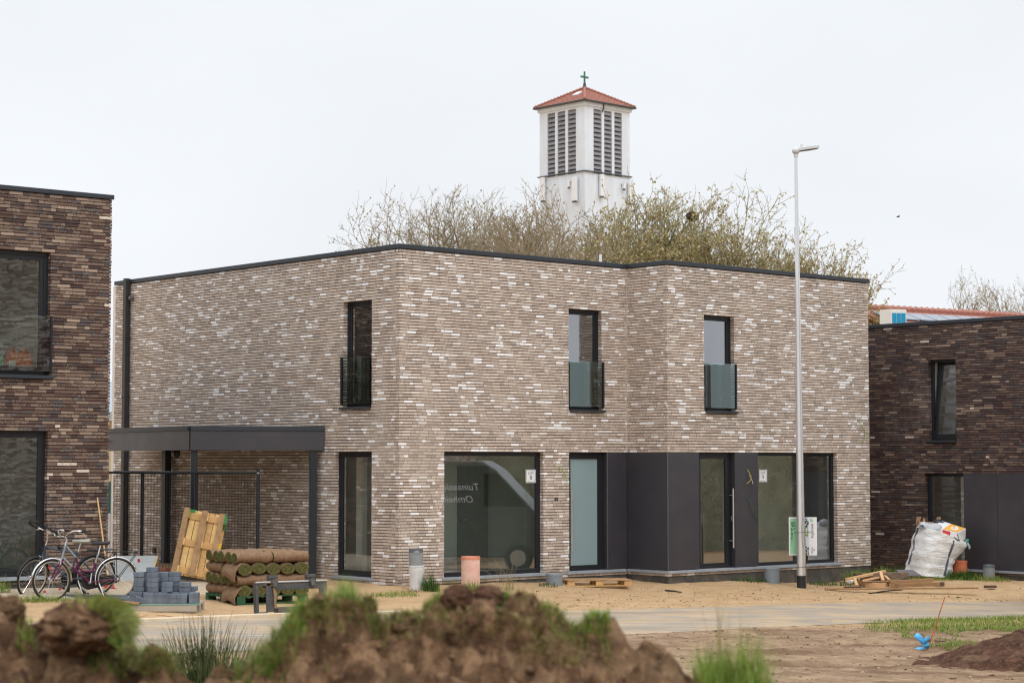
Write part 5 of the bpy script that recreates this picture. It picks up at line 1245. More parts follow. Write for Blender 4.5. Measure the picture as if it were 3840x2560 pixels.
pf, pr_ = gnd(190, 2249), gnd(412, 2236)
def set_bike(b, f, r, lean):
    d = f - r; d.z = 0; hd = math.atan2(d.y, d.x); c = (f + r) / 2; dv = V((math.cos(hd), math.sin(hd), 0)); o = c - dv * .535
    b.matrix_world = Matrix.Translation(V((o.x, o.y, G(o.x) + .0))) @ Matrix.Rotation(hd, 4, 'Z') @ Matrix.Rotation(lean, 4, 'X'); print('bike', f, r, (f - r).length, math.degrees(hd))
for wd, px_, py_ in ((fw1, 0, 0),):
    for k, a in enumerate((1.35, 3.9, 5.3)):
        q = MB(); c = V((1.07, 0, WRD)) + V((math.cos(a), 0, math.sin(a))) * .21; q.tube([c + V((0, -.012, 0)), c + V((0, .012, 0))], .02, 10); q.build('spoke_reflector', 'reflector_red', wd)
set_bike(b1, V((pf.x, pf.y, 0)), V((pf.x + .98, pf.y + .45, 0)), math.radians(4))
b2, fw2 = bicycle('dark blue grey bicycle behind, with looped black handlebars and grey saddle', False, math.radians(32), 'bike_blue', 'bike_blue', 'bike_blue', 'saddle_black', 'saddle_grey', 'loops')
q = gnd(112, 2236); set_bike(b2, V((q.x, q.y + .05, 0)), V((q.x + .95, q.y + .52, 0)), math.radians(-5))
# broom leaning on the dark wall
mat('broom_wood', rgb(206, 172, 120), .7, var=.12); mat('broom_red', rgb(190, 66, 62), .8, var=.2)
yB = 35.2; bt = atY(365, 1865, yB - .25); bb_ = atY(410, 2200, yB - .55); br = thing('broom', 'wooden handled broom with red bristles leaning upside on the dark brick wall', 'broom', (bb_.x, bb_.y, G(bb_.x)))
hp_ = bb_.lerp(bt, .06); MB().tube([hp_, bt], [.016, .013], 10).build('handle', 'broom_wood', br, smooth=40)
q = MB(); q.box(bb_.x - .08, bb_.x + .08, bb_.y - .035, bb_.y + .035, bb_.z - .01, bb_.z + .05); q.build('head', 'broom_red', br, bevel=.008)
q = MB(); r_ = random.Random(9); gz = G(bb_.x)
for i in range(260):
    f = r_.uniform(-1, 1); a = V((bb_.x + f * .075, bb_.y + r_.uniform(-.03, .03), bb_.z)); e = V((bb_.x + f * .21 + r_.gauss(0, .008), a.y + r_.gauss(0, .02) - .02, max(gz, bb_.z - .18 + r_.gauss(0, .01)))); q.tube([a, e], .0028, 3, caps=False)
q.build('bristles', 'broom_red', br)
# ================================================================== timber heap by the right corner
def wood(name, c, var=.18, dirt=None): mat(name, c, .85, var=var, scale=5, stretch=(2, 2, 9), bump=.15, dirt=dirt)
wood('wood_pale', rgb(204, 164, 122)); wood('wood_mid', rgb(160, 124, 88), dirt=(rgb(110, 84, 60), 6, .5)); wood('wood_dark', rgb(88, 66, 52), .3, (rgb(128, 112, 96), 5, .5)); wood('wood_rot', rgb(128, 108, 88), .35, (rgb(62, 50, 40), 7, .8)); mat('board_slate', rgb(104, 98, 104), .7, var=.1)
qx = lambda cx, cy: (3100 + cx / 3.794, 2120 + cy / 3.794)
def plank(label, p, q, w, th, m, h0=0, h1=None, name='plank', roll=0, dY=0, Y=None):
    """p, q: crop points of the lower front edge; h: height of that edge over the ground"""
    h1 = h0 if h1 is None else h1
    if Y is None: a, b = gnd(*qx(*p), h0), gnd(*qx(*q), h1)
    else: a, b = atY(*qx(*p), Y[0]), atY(*qx(*q), Y[1])
    a = a + V((0, dY, 0)); b = b + V((0, dY, 0)); d = (b - a).normalized(); sd = V((-d.y, d.x, 0)).normalized(); sd = sd if sd.y > 0 else -sd; up = sd.cross(d); up = up if up.z > 0 else -up
    if roll: rm = Matrix.Rotation(roll, 3, d); sd, up = rm @ sd, rm @ up
    o = MB().par(a, b - a, sd * w, up * th).build(name, m, None, bevel=.004); return tag(o, label, 'timber', 'old timber heaped by the right corner')
YT = gnd(*qx(900, 330)).y; print('timber Y', YT)
plank('very long thin brown board lying in front of the timber heap', (-30, 345), (2148, 330), .13, .03, 'wood_mid', .012, .03)
plank('straight brown beam lying lowest at the front right of the timber heap', (890, 312), (1590, 288), .09, .075, 'wood_mid', .01, .03)
plank('straight brown beam resting on the lowest one at the right of the heap', (915, 270), (1522, 232), .09, .075, 'wood_mid', 0, 0, Y=(YT + .22, YT + .5))
plank('short dark offcut at the right end of the brown beams', (1572, 288), (1680, 284), .1, .07, 'wood_dark', .0)
plank('short dark batten lying alone on the sand at the right edge', (2285, 318), (2420, 316), .1, .05, 'wood_dark', .0)
zz = gnd(*qx(540, 316)); base = []
for cx, cy in ((540, 316), (830, 312), (920, 268), (915, 228 + 38), (455, 262)): 
    g = gnd(*qx(cx, cy)); base.append(V((g.x, g.y, zz.z + .005)))
base = [base[0], base[1], base[2] + V((.0, .0, 0)), base[2] + V((-.02, .28, 0)), base[4] + V((.02, .18, 0)), base[4]]
tag(MB().prism(base, V((0, 0, .105))).build('timber_block', 'wood_pale', None, bevel=.006), 'thick pale timber slab with angled ends at the front of the heap', 'timber', 'old timber heaped by the right corner')
plank('pale wooden frame bar sloping up to the right over the heap', (295, 214), (850, 100), .07, .05, 'wood_pale', 0, 0, Y=(YT + .1, YT + .75))
plank('second pale frame bar fixed along the sloping one', (300, 198), (835, 82), .05, .03, 'wood_pale', 0, 0, Y=(YT + .16, YT + .8))
plank('short pale strut standing at the left end of the heap', (405, 285), (372, 182), .06, .03, 'wood_pale', 0, 0, Y=(YT - .05, YT + .12), roll=.2)
plank('pale strut hanging steeply from the sloping frame bar', (775, 212), (738, 90), .07, .03, 'wood_pale', 0, 0, Y=(YT + .35, YT + .62), roll=.2)
plank('pale strut slanting down right from the sloping frame bar', (868, 208), (772, 112), .06, .03, 'wood_pale', 0, 0, Y=(YT + .4, YT + .66), roll=.2)
plank('pale lower rail of the broken frame, half under the slab', (520, 226), (775, 176), .05, .035, 'wood_pale', 0, 0, Y=(YT + .3, YT + .5))
plank('thick rotten beam in the middle of the heap', (520, 218), (1170, 198), .22, .15, 'wood_rot', 0, 0, Y=(YT + .5, YT + .62)); plank('dark brown plank lying behind the rotten beam', (400, 150), (1092, 142), .16, .05, 'wood_dark', 0, 0, Y=(YT + .95, YT + 1.0))
plank('short dark board under the left end of the frame', (240, 318), (480, 322), .1, .03, 'wood_dark', .005)
plank('slate grey board leaning on the rotten beam end', (1095, 150), (1345, 148), .30, .02, 'board_slate', 0, 0, Y=(YT + .75, YT + .95), roll=.35)
sc_ = MB(); c = gnd(*qx(330, 255)); sc_.blob(c + ZZ * .06, .09, .06, .06, .25, 5, 3); tag(sc_.build('plastic_scrap', 'white_sign', None), 'crumpled white plastic scrap at the left end of the timber heap', 'scrap')
hs_ = MB(); hpts = [gnd(*qx(x, y), .012) for x, y in ((600, 392), (700, 380), (800, 364), (900, 352), (980, 345), (1080, 342))]; hs_.tube(hpts, .012, 6); tag(hs_.build('black_cable', 'rubber', None, smooth=60), 'black cable end lying on the sand before the timber heap', 'cable')

# ================================================================== rubble bag
def bag_mat():
    n = NT('bag_white'); c = n.coord(); z = n.n('ShaderNodeSeparateXYZ'); n.l(c, z.inputs[0])
    a = n.noise(c, 3, 5, .6); k = n.ramp(a, [(.3, rgb(224, 224, 223)), (.7, rgb(246, 246, 246))]); d = n.noise(n.mapping(c, (1.5, 1.5, 6)), 2.2, 5, .7)
    low = n.math('SUBTRACT', 1.0, n.math('MULTIPLY', n.math('SUBTRACT', z.outputs[2], -.1), 2.2), True)
    k = n.mix(n.math('MULTIPLY', n.ramp(d, [(.46, (0, 0, 0)), (.66, (1, 1, 1))]), n.math('ADD', n.math('MULTIPLY', low, .75), .12)), k, rgb(168, 150, 120))
    w = n.n('ShaderNodeTexWave'); w.inputs['Scale'].default_value = 60; n.l(c, w.inputs['Vector'])
    h = n.math('ADD', n.noise(n.mapping(c, (2, 2, 9)), 2.4, 4, .6, 1.2), n.math('MULTIPLY', n.noise(c, 90, 2), .08)); n.pbr(k, .55, 0, n.bump(h, .55, .06), .35); MATS['bag_white'] = n.m
bag_mat(); mat('bag_strap', rgb(84, 84, 100), .7, var=.15); mat('carton_brown', rgb(176, 142, 112), .85, var=.1); mat('print_orange', rgb(246, 178, 74), .5); mat('print_red', rgb(214, 62, 54), .5); mat('bag_grey', rgb(190, 194, 200), .4, var=.1, bump=.4, bscale=8); mat('black_plastic', rgb(48, 48, 54), .3, var=.2)
BY = 43.05; bp = lambda cx, cy, d=0: atY(3120 + cx / 3.267, 1900 + cy / 3.267, BY + d)
g0_ = bp(1170, 860); bag = thing('rubble_bag', 'overfull white rubble bag leaning right against the darkest house', 'bag', (g0_.x, BY, G(g0_.x, BY)))
rings = [((878, 812), (1466, 866)), ((905, 740), (1470, 800)), ((930, 650), (1482, 720)), ((945, 560), (1502, 655)), ((958, 480), (1548, 600)), ((975, 400), (1606, 545)), ((1000, 330), (1640, 490)), ((1035, 260), (1644, 455)), ((1062, 218), (1642, 432))]
m = MB(); n = 64; vs = []; rowp = []
def bagpt(k, t):
    i = min(int(k), len(rings) - 2); f = k - i; L_ = bp(*rings[i][0]).lerp(bp(*rings[i + 1][0]), f); R_ = bp(*rings[i][1]).lerp(bp(*rings[i + 1][1]), f)
    c = (L_ + R_) / 2; hx = (R_ - L_) / 2; a = t + math.radians(0); ct, st_ = math.cos(a), math.sin(a); pw = .55
    sx_ = math.copysign(abs(ct) ** pw, ct); sy_ = math.copysign(abs(st_) ** pw, st_); rt = math.radians(24); x = (sx_ * math.cos(rt) - sy_ * math.sin(rt)); y = (sx_ * math.sin(rt) + sy_ * math.cos(rt)); kx = 1 / (math.cos(rt) + math.sin(rt)) * 1.12
    x = max(-1, min(1, x * kx)); p = c + hx * x + V((0, y * kx * .5, 0)); w = mnoise.fractal(V((x * 2.2, y * 2.2, p.z * 5)), 1, 2, 4) * .028 + .008 * math.sin(p.z * 34 + x * 3) * (1 if k < 2.5 else .4)
    return p + V((ct * w, st_ * w, 0)) 
NK = 44
for i in range(NK + 1):
    for j in range(n): vs.append(bagpt(i / NK * (len(rings) - 1.001), 2 * pi * j / n))
fs = [(i * n + j, i * n + (j + 1) % n, (i + 1) * n + (j + 1) % n, (i + 1) * n + j) for i in range(NK) for j in range(n)]
cc = V((0, 0, 0))
for v in vs[-n:]: cc += v
m.add(vs + [cc / n - ZZ * .06], fs + [tuple(range(n - 1, -1, -1))] + [(NK * n + j, NK * n + (j + 1) % n, (NK + 1) * n) for j in range(n)]); m.build('sack', 'bag_white', bag, smooth=80)
def strap_on(px_pts, nm='strap', w=.024):
    s_ = MB(); vs = []
    for cx, cy in px_pts: p = bp(cx, cy); vs.append(p)
    best = []
    for p in vs:                                # drop on to the sack: nearest front vertex line
        q = min((V(v) for v in m.v), key=lambda v: (v.x - p.x) ** 2 + (v.z - p.z) ** 2 + (0 if v.y < BY else 9)); best.append(V((p.x, q.y - .012, p.z)))
    for i in range(len(best) - 1):
        a, b = best[i], best[i + 1]; s_.prism([a - V((w, 0, 0)), a + V((w, 0, 0)), b + V((w, 0, 0)), b - V((w, 0, 0))], V((0, .006, 0)))
    s_.build(nm, 'bag_strap', bag)
strap_on([(1050, 250), (1038, 300), (1012, 390), (1000, 430), (1004, 500), (985, 535), (975, 570), (955, 640), (936, 700)])
strap_on([(1440, 400), (1425, 470), (1405, 530), (1378, 610), (1376, 650), (1350, 760), (1330, 830)])
# carton and rubbish on top of the bag
car = thing('carton', 'crushed white carton with orange and red print on top of the rubble bag', 'box', bp(1480, 330))
c1, c2, c3, c4 = bp(1345, 168, .25), bp(1642, 264, .15), bp(1535, 318, -.28), bp(1225, 235, -.2); dn_ = bp(1560, 440, -.24) - c3; dn_2 = bp(1635, 400, .15) - c2
q = MB(); q.add([c1, c2, c3, c4, c1 + dn_2, c2 + dn_2, c3 + dn_, c4 + dn_], [(0, 3, 2, 1), (4, 5, 6, 7), (3, 7, 6, 2), (2, 6, 5, 1), (0, 4, 7, 3), (1, 5, 4, 0)]); q.build('box_body', mat('carton_white', rgb(232, 232, 232), .6, var=.04), car, bevel=.008)
nrm = (c2 - c1).cross(c4 - c1).normalized(); nrm = nrm if nrm.z > 0 else -nrm; T_ = lambda a, b: c1.lerp(c2, a).lerp(c4.lerp(c3, a), b) + nrm * .008
q = MB(); q.add([T_(.42, .06), T_(.97, .04), T_(.97, .94), T_(.42, .96)], [(0, 1, 2, 3)]); q.build('orange_print', 'print_orange', car)
q = MB(); q.add([x + nrm * .002 for x in (T_(.55, .35), T_(.70, .15), T_(.86, .45), T_(.84, .75), T_(.62, .72))], [(0, 1, 2, 3, 4)]); q.build('lamp_picture', 'carton_white', car)
fn_ = (c3 - c4).cross(dn_).normalized(); fn_ = fn_ if fn_.y < 0 else -fn_; S_ = lambda a, b: c4.lerp(c3, a) + dn_ * b + fn_ * .008
q = MB(); q.add([S_(.42, .05), S_(.72, .05), S_(.66, .62), S_(.36, .60)], [(0, 1, 2, 3)]); q.build('red_print', 'print_red', car)
q = MB(); q.add([T_(.06, .1), T_(.14, .06), T_(.15, .22), T_(.07, .26)], [(0, 1, 2, 3)]); q.build('blue_print', mat('print_blue', rgb(50, 90, 130), .5), car)
q = MB(); q.blob(bp(1225, 255, -.12), .22, .16, .10, .25, 4, 2, 24); q.blob(bp(1130, 235, -.1), .12, .12, .09, .2, 4, 6, 20); tag(q.build('plastic_bag', 'bag_grey', None, smooth=80), 'crumpled grey plastic bag between the cartons on the rubble bag', 'plastic bag')
q = MB(); b0 = bp(1070, 222, .1); q.par(b0, V((.46, .1, -.03)), V((-.02, .28, 0)), V((0, 0, .08))); q.par(b0 + V((.0, .0, .08)), V((.03, .0, .10)), V((-.02, .28, 0)), V((.012, 0, 0))); q.par(b0 + V((.45, .1, .04)), V((.03, .02, .13)), V((-.02, .26, 0)), V((.012, 0, 0))); tag(q.build('carton', 'carton_brown', None, bevel=.004), 'open brown carton at the left top of the rubble bag', 'box')
q = MB(); q.blob(bp(1295, 195, .2), .11, .08, .07, .3, 6, 9, 18); q.tube([bp(1245, 185, .1), bp(1270, 160, .1), bp(1310, 155, .1), bp(1340, 168, .1)], .012, 6); tag(q.build('black_wrap', 'black_plastic', None, smooth=70), 'scrap of black plastic wrap on top of the rubble bag', 'scrap')
q = MB(); q.prism([bp(1090, 225, -.3), bp(1125, 235, -.3), bp(1110, 250, -.3)], V((0, .02, 0))); q.tube([bp(1085, 232, -.28), bp(1095, 222, -.3), bp(1115, 228, -.3), bp(1124, 244, -.28)], .012, 6); q.build('lifting_loop', 'bag_strap', bag)
q = MB(); q.tube([bp(1440, 380, -.36), bp(1470, 365, -.38), bp(1500, 372, -.38), bp(1545, 410, -.36), bp(1575, 415, -.3)], .010, 6); q.tube([bp(1535, 330, -.33), bp(1552, 385, -.34), bp(1560, 420, -.33)], .008, 6); q.build('lifting_loop', 'black_plastic', bag, smooth=60)
q = MB(); q.tube([bp(1632, 455, -.05), bp(1650, 420, -.06), bp(1664, 388, -.06)], .012, 6); q.tube([bp(1638, 450, -.05), bp(1660, 425, -.06), bp(1680, 396, -.06)], .010, 6); q.tube([bp(1625, 440, -.05), bp(1640, 455, -.05)], .02, 6); tag(q.build('green_tie', 'strap_teal', None), 'short green tie ends sticking out at the right of the rubble bag', 'tie')
q = MB(); q.tube([bp(1645, 400, .0), bp(1660, 450, -.02), bp(1685, 490, -.02), bp(1680, 515, -.02)], [.025, .03, .03, .015], 8); tag(q.build('bottle', mat('clear_plastic', rgb(176, 196, 200), .2, var=.1), None, smooth=70), 'crushed clear plastic bottle hanging from the right of the rubble bag', 'bottle')
q = MB(); q.tube([bp(1125, 200, .0), bp(1128, 142, .0)], .018, 6); tag(q.build('stick', 'wood_pale', None), 'short wooden stick poking from the brown carton', 'stick')

# ================================================================== marker stake
mat('marker_orange', rgb(206, 92, 44), .6, var=.2, scale=12, dirt=(rgb(70, 44, 34), 7, .8)); mat('ribbon_blue', rgb(86, 168, 220), .5, var=.12, scale=12)
mk = gnd(3488, 2436); mt_ = atY(3543, 2237, mk.y + .05); sm = thing('marker_stake', 'thin leaning orange marker rod with blue ribbon', 'stake', mk); base_ = atY(3474, 2420, mk.y); base_.z = G(mk.x) - .05
MB().tube([base_, mt_], .0065, 8).build('rod', 'marker_orange', sm, smooth=50)
rb = MB(); rq = lambda cx, cy, d=0: atY(3340 + cx / 4.356, 2200 + cy / 4.356, mk.y + d)
def ribbon(pts, tw): 
    vs = []; k = len(pts)
    for (a, b, d) in pts: vs += [rq(*a, d), rq(*b, d + tw)]
    rb.add(vs, [(2 * i, 2 * i + 1, 2 * i + 3, 2 * i + 2) for i in range(k - 1)])
ribbon([((372, 790), (440, 745), -.06), ((420, 850), (500, 790), -.07), ((480, 900), (545, 860), -.05), ((500, 930), (560, 880), -.03)], .05)
ribbon([((490, 905), (525, 960), -.06), ((540, 850), (560, 930), -.08), ((610, 800), (600, 905), -.07), ((645, 795), (645, 885), .0), ((640, 880), (640, 800), .03)], .02)
ribbon([((500, 910), (560, 880), -.04), ((515, 960), (610, 900), -.06), ((560, 990), (632, 930), -.05), ((600, 1000), (630, 970), -.04), ((520, 1012), (530, 975), -.05), ((430, 1025), (420, 985), -.05), ((345, 1040), (370, 1000), -.04)], .03)
o = rb.build('ribbon', 'ribbon_blue', sm, smooth=50); so = o.modifiers.new('t', 'SOLIDIFY'); so.thickness = .004

# ================================================================== ground, road
def axis(lo, hi, f0, f1, st_):
    c = [f0 + i * st_ for i in range(int((f1 - f0) / st_) + 1)]; x = f0; s_ = st_; l = []
    while x > lo: s_ *= 1.5; x -= s_; l.append(max(x, lo))
    x = c[-1]; s_ = st_; r_ = []
    while x < hi: s_ *= 1.5; x += s_; r_.append(min(x, hi))
    return l[::-1] + c + r_
fp = [gnd(514, 2334), gnd(1043, 2312), gnd(1900, 2296), gnd(2560, 2279), gnd(3200, 2258), gnd(3840, 2237)]
np_ = [gnd(1500, 2415), gnd(2438, 2375), gnd(3000, 2346), gnd(3340, 2333), gnd(3840, 2316)]
print('road far', [tuple(round(x, 2) for x in p) for p in fp], 'near', [tuple(round(x, 2) for x in p) for p in np_])
def extend(ps, x0, x1):
    a, b = ps[0], ps[1]; d = (b - a) / (b.x - a.x); l = [a + d * (x0 - a.x)] + ps; a, b = ps[-2], ps[-1]; d = (b - a) / (b.x - a.x); l.append(b + d * (x1 - b.x)); return l
FAR = extend(fp, -30, 40); NEAR = extend(np_, -30, 40)
def yline(ps, x):
    for a, b in zip(ps, ps[1:]):
        if x <= b.x or b is ps[-1]: return a.y + (b.y - a.y) * (x - a.x) / (b.x - a.x)
def inroad(x, y): return max(0, min(1, min(y - yline(NEAR, x) + .15, yline(FAR, x) + .15 - y) / .3)) if -30 < x < 40 else 0
def rough(x, y):
    a = mnoise.fractal(V((x * .8, y * .8, 3)), 1, 2, 5) * .022 + mnoise.fractal(V((x * 4, y * 4, 9)), 1, 2, 3) * .012
    if y < 31 and x > 0: v_ = y - .42 * x; a += sum(-.05 * math.exp(-((v_ - c_ - .15 * mnoise.noise(V((x * .35, c_, 0)))) / .16) ** 2) * (.75 + .25 * math.sin(x * 38)) + .022 * math.exp(-((v_ - c_ - .28) / .1) ** 2) for c_ in (23.2, 24.75, 26.1)); a += max(0, mnoise.noise(V((x * .9, y * 1.6, 1)))) * .02 + abs(mnoise.noise(V((x * 3.2, y * 4, 7)))) * .03 + mnoise.fractal(V((x * 6, y * 6, 4)), 1, 2, 3) * .012
    return a
def GZ(x, y):
    z = G(x, y)
    if 15 < y < 48 and -14 < x < 15: z += rough(x, y) * (1 - inroad(x, y)) * min(1, max(0, (y - 15) / 2))
    return z
xs = axis(-900, 900, -11.5, 12.5, .11); ys = axis(-500, 1600, 17, 46, .11); m = MB(); nx = len(xs)
m.v = [(x, y, GZ(x, y)) for y in ys for x in xs]; m.f = [(j * nx + i, j * nx + i + 1, (j + 1) * nx + i + 1, (j + 1) * nx + i) for j in range(len(ys) - 1) for i in range(nx - 1)]; m.mi = [0] * len(m.f)
def ground_mat():
    n = NT('sandy_ground'); c = n.coord(); s_ = n.n('ShaderNodeSeparateXYZ'); n.l(c, s_.inputs[0]); X, Y = s_.outputs[0], s_.outputs[1]
    big = n.noise(c, .55, 5, .6); mid = n.noise(c, 2.6, 5, .65); fine = n.noise(c, 30, 4, .7); st = n.noise(n.mapping(c, (.5, 4, 1), (0, 0, -.38)), 1.3, 4, .6)
    sand = n.ramp(mid, [(.25, rgb(158, 129, 96)), (.5, rgb(182, 152, 116)), (.75, rgb(198, 172, 137))])
    sand = n.mix(n.math('MULTIPLY', st, .5), sand, rgb(194, 160, 120))
    dirt = n.ramp(mid, [(.25, rgb(116, 95, 76)), (.5, rgb(146, 123, 100)), (.75, rgb(172, 149, 123))])
    near = n.math('SUBTRACT', 1.0, n.math('DIVIDE', n.math('SUBTRACT', n.math('SUBTRACT', Y, n.math('MULTIPLY', X, .42)), 28.2), 1.2), True)
    k = n.mix(n.math('MULTIPLY', near, .9), sand, dirt)
    wet = n.math('MULTIPLY', n.ramp(n.noise(n.mapping(c, (.7, 1.6, 1)), .8, 6, .7), [(.46, (0, 0, 0)), (.6, (1, 1, 1))]), n.math('ADD', n.math('MULTIPLY', near, .75), .10))
    k = n.mix(wet, k, rgb(108, 82, 64))
    grn = n.math('MULTIPLY', n.ramp(n.noise(c, 1.4, 6, .75), [(.56, (0, 0, 0)), (.7, (1, 1, 1))]), n.math('MULTIPLY', near, n.math('MULTIPLY', n.math('SUBTRACT', X, 5.2), .35, True), True))
    k = n.mix(grn, k, rgb(126, 128, 78))
    k = n.mix(n.math('MULTIPLY', n.ramp(fine, [(.35, (1, 1, 1)), (.5, (0, 0, 0))]), .35), k, rgb(112, 88, 66))
    k = n.mix(n.math('MULTIPLY', n.ramp(n.noise(c, 9, 3, .8), [(.68, (0, 0, 0)), (.74, (1, 1, 1))]), .5), k, rgb(92, 72, 54))
    h = n.math('ADD', n.math('MULTIPLY', fine, .5), n.math('MULTIPLY', n.noise(c, 7, 5, .7), 1.0)); n.pbr(k, .96, 0, n.bump(h, .8, .04), .15); MATS['sandy_ground'] = n.m
ground_mat(); tag(m.build('ground', 'sandy_ground', None, smooth=180), kind='structure')
def road_mat():
    n = NT('dusty_road'); c = n.coord(); r = n.mapping(n.mapping(c, (1, 1, 1), (0, 0, -.38)), (.22, 1.3, 1)); a = n.noise(r, 1.5, 6, .65, .4); b = n.noise(c, 1.1, 4); f = n.noise(c, 40, 4, .7)
    k = n.ramp(a, [(.3, rgb(140, 131, 120)), (.48, rgb(152, 142, 130)), (.6, rgb(164, 151, 134)), (.75, rgb(176, 158, 134))]); k = n.mix(n.math('MULTIPLY', n.ramp(b, [(.42, (0, 0, 0)), (.62, (1, 1, 1))]), .6), k, rgb(194, 166, 130))
    k = n.mix(n.math('MULTIPLY', n.ramp(n.noise(r, 3.3, 3, .6), [(.62, (0, 0, 0)), (.7, (1, 1, 1))]), .5), k, rgb(190, 182, 170)); k = n.mix(n.math('MULTIPLY', n.ramp(n.noise(n.mapping(n.mapping(c, (1, 1, 1), (0, 0, -.38)), (.05, 2.8, 1)), 1.0, 3, .6), [(.5, (0, 0, 0)), (.62, (1, 1, 1))]), .45), k, rgb(138, 116, 92)); k = n.mix(n.math('MULTIPLY', f, .25), k, rgb(120, 106, 92)); n.pbr(k, .93, 0, n.bump(f, .3, .01), .2); MATS['dusty_road'] = n.m
road_mat(); m = MB(); rx = [-30 + i * .5 for i in range(141)]
for x in rx:
    yn, yf = yline(NEAR, x), yline(FAR, x); e = .10 * mnoise.noise(V((x * 1.3, 5, 0))); e2 = .14 * mnoise.noise(V((x * 1.1, 9, 0)))
    for i in range(9): t = i / 8; m.v.append((x, yn + e + (yf + e2 - yn - e) * t, G(x) + .006 + .02 * (1 - (2 * t - 1) ** 2)))
m.f = [(i * 9 + j, (i + 1) * 9 + j, (i + 1) * 9 + j + 1, i * 9 + j + 1) for i in range(len(rx) - 1) for j in range(8)]; m.mi = [0] * len(m.f); tag(m.build('road', 'dusty_road', None, smooth=180), kind='structure')
m = MB(); kx = [-14 + i * .25 for i in range(50)]
for x in kx:
    y = yline(FAR, x)
    for dy, z in ((.06, .0), (.065, .042), (.27, .046), (.275, .0)): m.v.append((x, y + dy, G(x) + z))
m.f = [(i * 4 + j, (i + 1) * 4 + j, (i + 1) * 4 + j + 1, i * 4 + j + 1) for i in range(len(kx) - 1) for j in range(3)]; m.mi = [0] * len(m.f); mat('kerb_concrete', rgb(206, 192, 168), .9, var=.12, bump=.2, dirt=(rgb(190, 152, 108), 2.2, .6)); tag(m.build('kerb', 'kerb_concrete', None), kind='structure')
# gravel yard in front of the left house
def gravel_mat():
    n = NT('gravel'); c = n.coord(); v = n.n('ShaderNodeTexVoronoi'); v.inputs['Scale'].default_value = 34; n.l(c, v.inputs['Vector']); s_ = n.n('ShaderNodeSeparateColor'); n.l(v.outputs['Color'], s_.inputs[0])
    k = n.ramp(s_.outputs[0], [(.0, rgb(150, 136, 118)), (.5, rgb(182, 168, 148)), (1, rgb(208, 198, 182))]); k = n.mix(n.noise(c, .9, 4), k, rgb(176, 156, 128)); n.pbr(k, .93, 0, n.bump(v.outputs['Distance'], -.9, .02), .2); MATS['gravel'] = n.m
gravel_mat(); m = MB(); a, b, c_, d = V((-13, 31.3, 0)), V((-6.3, 32.75, 0)), V((-3.6, 36.3, 0)), V((-9.5, 45.2, 0)); N_ = 30
for i in range(N_ + 1):
    for j in range(N_ + 1):
        p = a.lerp(b, j / N_).lerp(d.lerp(c_, j / N_), i / N_); e = .02 * mnoise.noise(V((p.x * 2, p.y * 2, 0))); m.v.append((p.x, p.y, G(p.x) + .05 + e if 0 < i < N_ and 0 < j < N_ else G(p.x) - .1))
m.f = [(i * (N_ + 1) + j, i * (N_ + 1) + j + 1, (i + 1) * (N_ + 1) + j + 1, (i + 1) * (N_ + 1) + j) for i in range(N_) for j in range(N_)]; m.mi = [0] * len(m.f); tag(m.build('gravel_yard', 'gravel', None, smooth=180), kind='structure')
# loose stones, clods and splinters strewn over the sand
m = MB(); r_ = random.Random(21)
for i in range(2600):
    px, py = r_.uniform(1900, 3840), (r_.triangular(2180, 2560, 2230) if i % 3 else r_.uniform(2330, 2560)); p = gnd(px, py)
    if inroad(p.x, p.y) > .3 and r_.random() < .85: continue
    s = r_.uniform(.004, .016) * (2.0 if r_.random() < .08 else 1); m.blob((p.x, p.y, GZ(p.x, p.y) + s * .3), s * r_.uniform(.8, 1.8), s, s * .7, .3, 5, i, 6, r_.choice((0, 0, 1, 2)))
tag(m.build('rubble', [mat('stone_a', rgb(150, 120, 92), .9), mat('stone_b', rgb(106, 84, 66), .9), mat('stone_c', rgb(168, 148, 122), .9)], None), kind='stuff', label='small stones and clods strewn over the sandy verge and churned soil', cat='rubble')
def stick(label, p, q, r, m_='wood_mid'):
    a, b = gnd(*p), gnd(*q); a.z = GZ(a.x, a.y) + r * .6; b.z = GZ(b.x, b.y) + r * .6; c = a.lerp(b, .5) + V((0, .02, .004)); return tag(MB().tube([a, c, b], [r, r * .9, r * .5], 6).build('stick', m_, None, smooth=50), label, 'stick')
stick('thin pale split stick in front of the paver pallet', (518, 2315), (548, 2308), .014, 'wood_pale'); stick('pale curved stick on the sand left of the turf rolls', (590, 2305), (645, 2313), .014, 'wood_pale')
stick('short dark pipe end lying on the sand before the dark cladding', (2494, 2208), (2556, 2212), .018, 'rubber'); stick('dark weathered stick near the right grass verge', (3595, 2373), (3625, 2360), .012, 'wood_dark')
stick('thin dark twig on the bare soil right of the blue ribbon', (3508, 2404), (3560, 2402), .012, 'wood_dark')

# ================================================================== soil heaps
def soil_mat(name, a, b, c3):
    n = NT(name); c = n.coord(); x = n.noise(c, 5, 6, .7); y = n.noise(c, 28, 4, .7); k = n.ramp(x, [(.34, rgb(*a)), (.5, rgb(*b)), (.66, rgb(*c3))]); k = n.mix(n.math('MULTIPLY', n.ramp(y, [(.42, (0, 0, 0)), (.6, (1, 1, 1))]), .55), k, rgb(*a)); k = n.mix(n.math('MULTIPLY', n.ramp(n.noise(c, 13, 4, .7), [(.52, (0, 0, 0)), (.62, (1, 1, 1))]), .5), k, rgb(*[min(255, int(v * 1.14)) for v in c3]))
    k = n.mix(n.math('MULTIPLY', n.ramp(n.noise(c, 2.2, 4), [(.55, (0, 0, 0)), (.68, (1, 1, 1))]), .5), k, rgb(138, 114, 88))
    n.pbr(k, .97, 0, n.bump(n.math('ADD', y, n.noise(c, 70, 3)), .7, .02), .1); MATS[name] = n.m
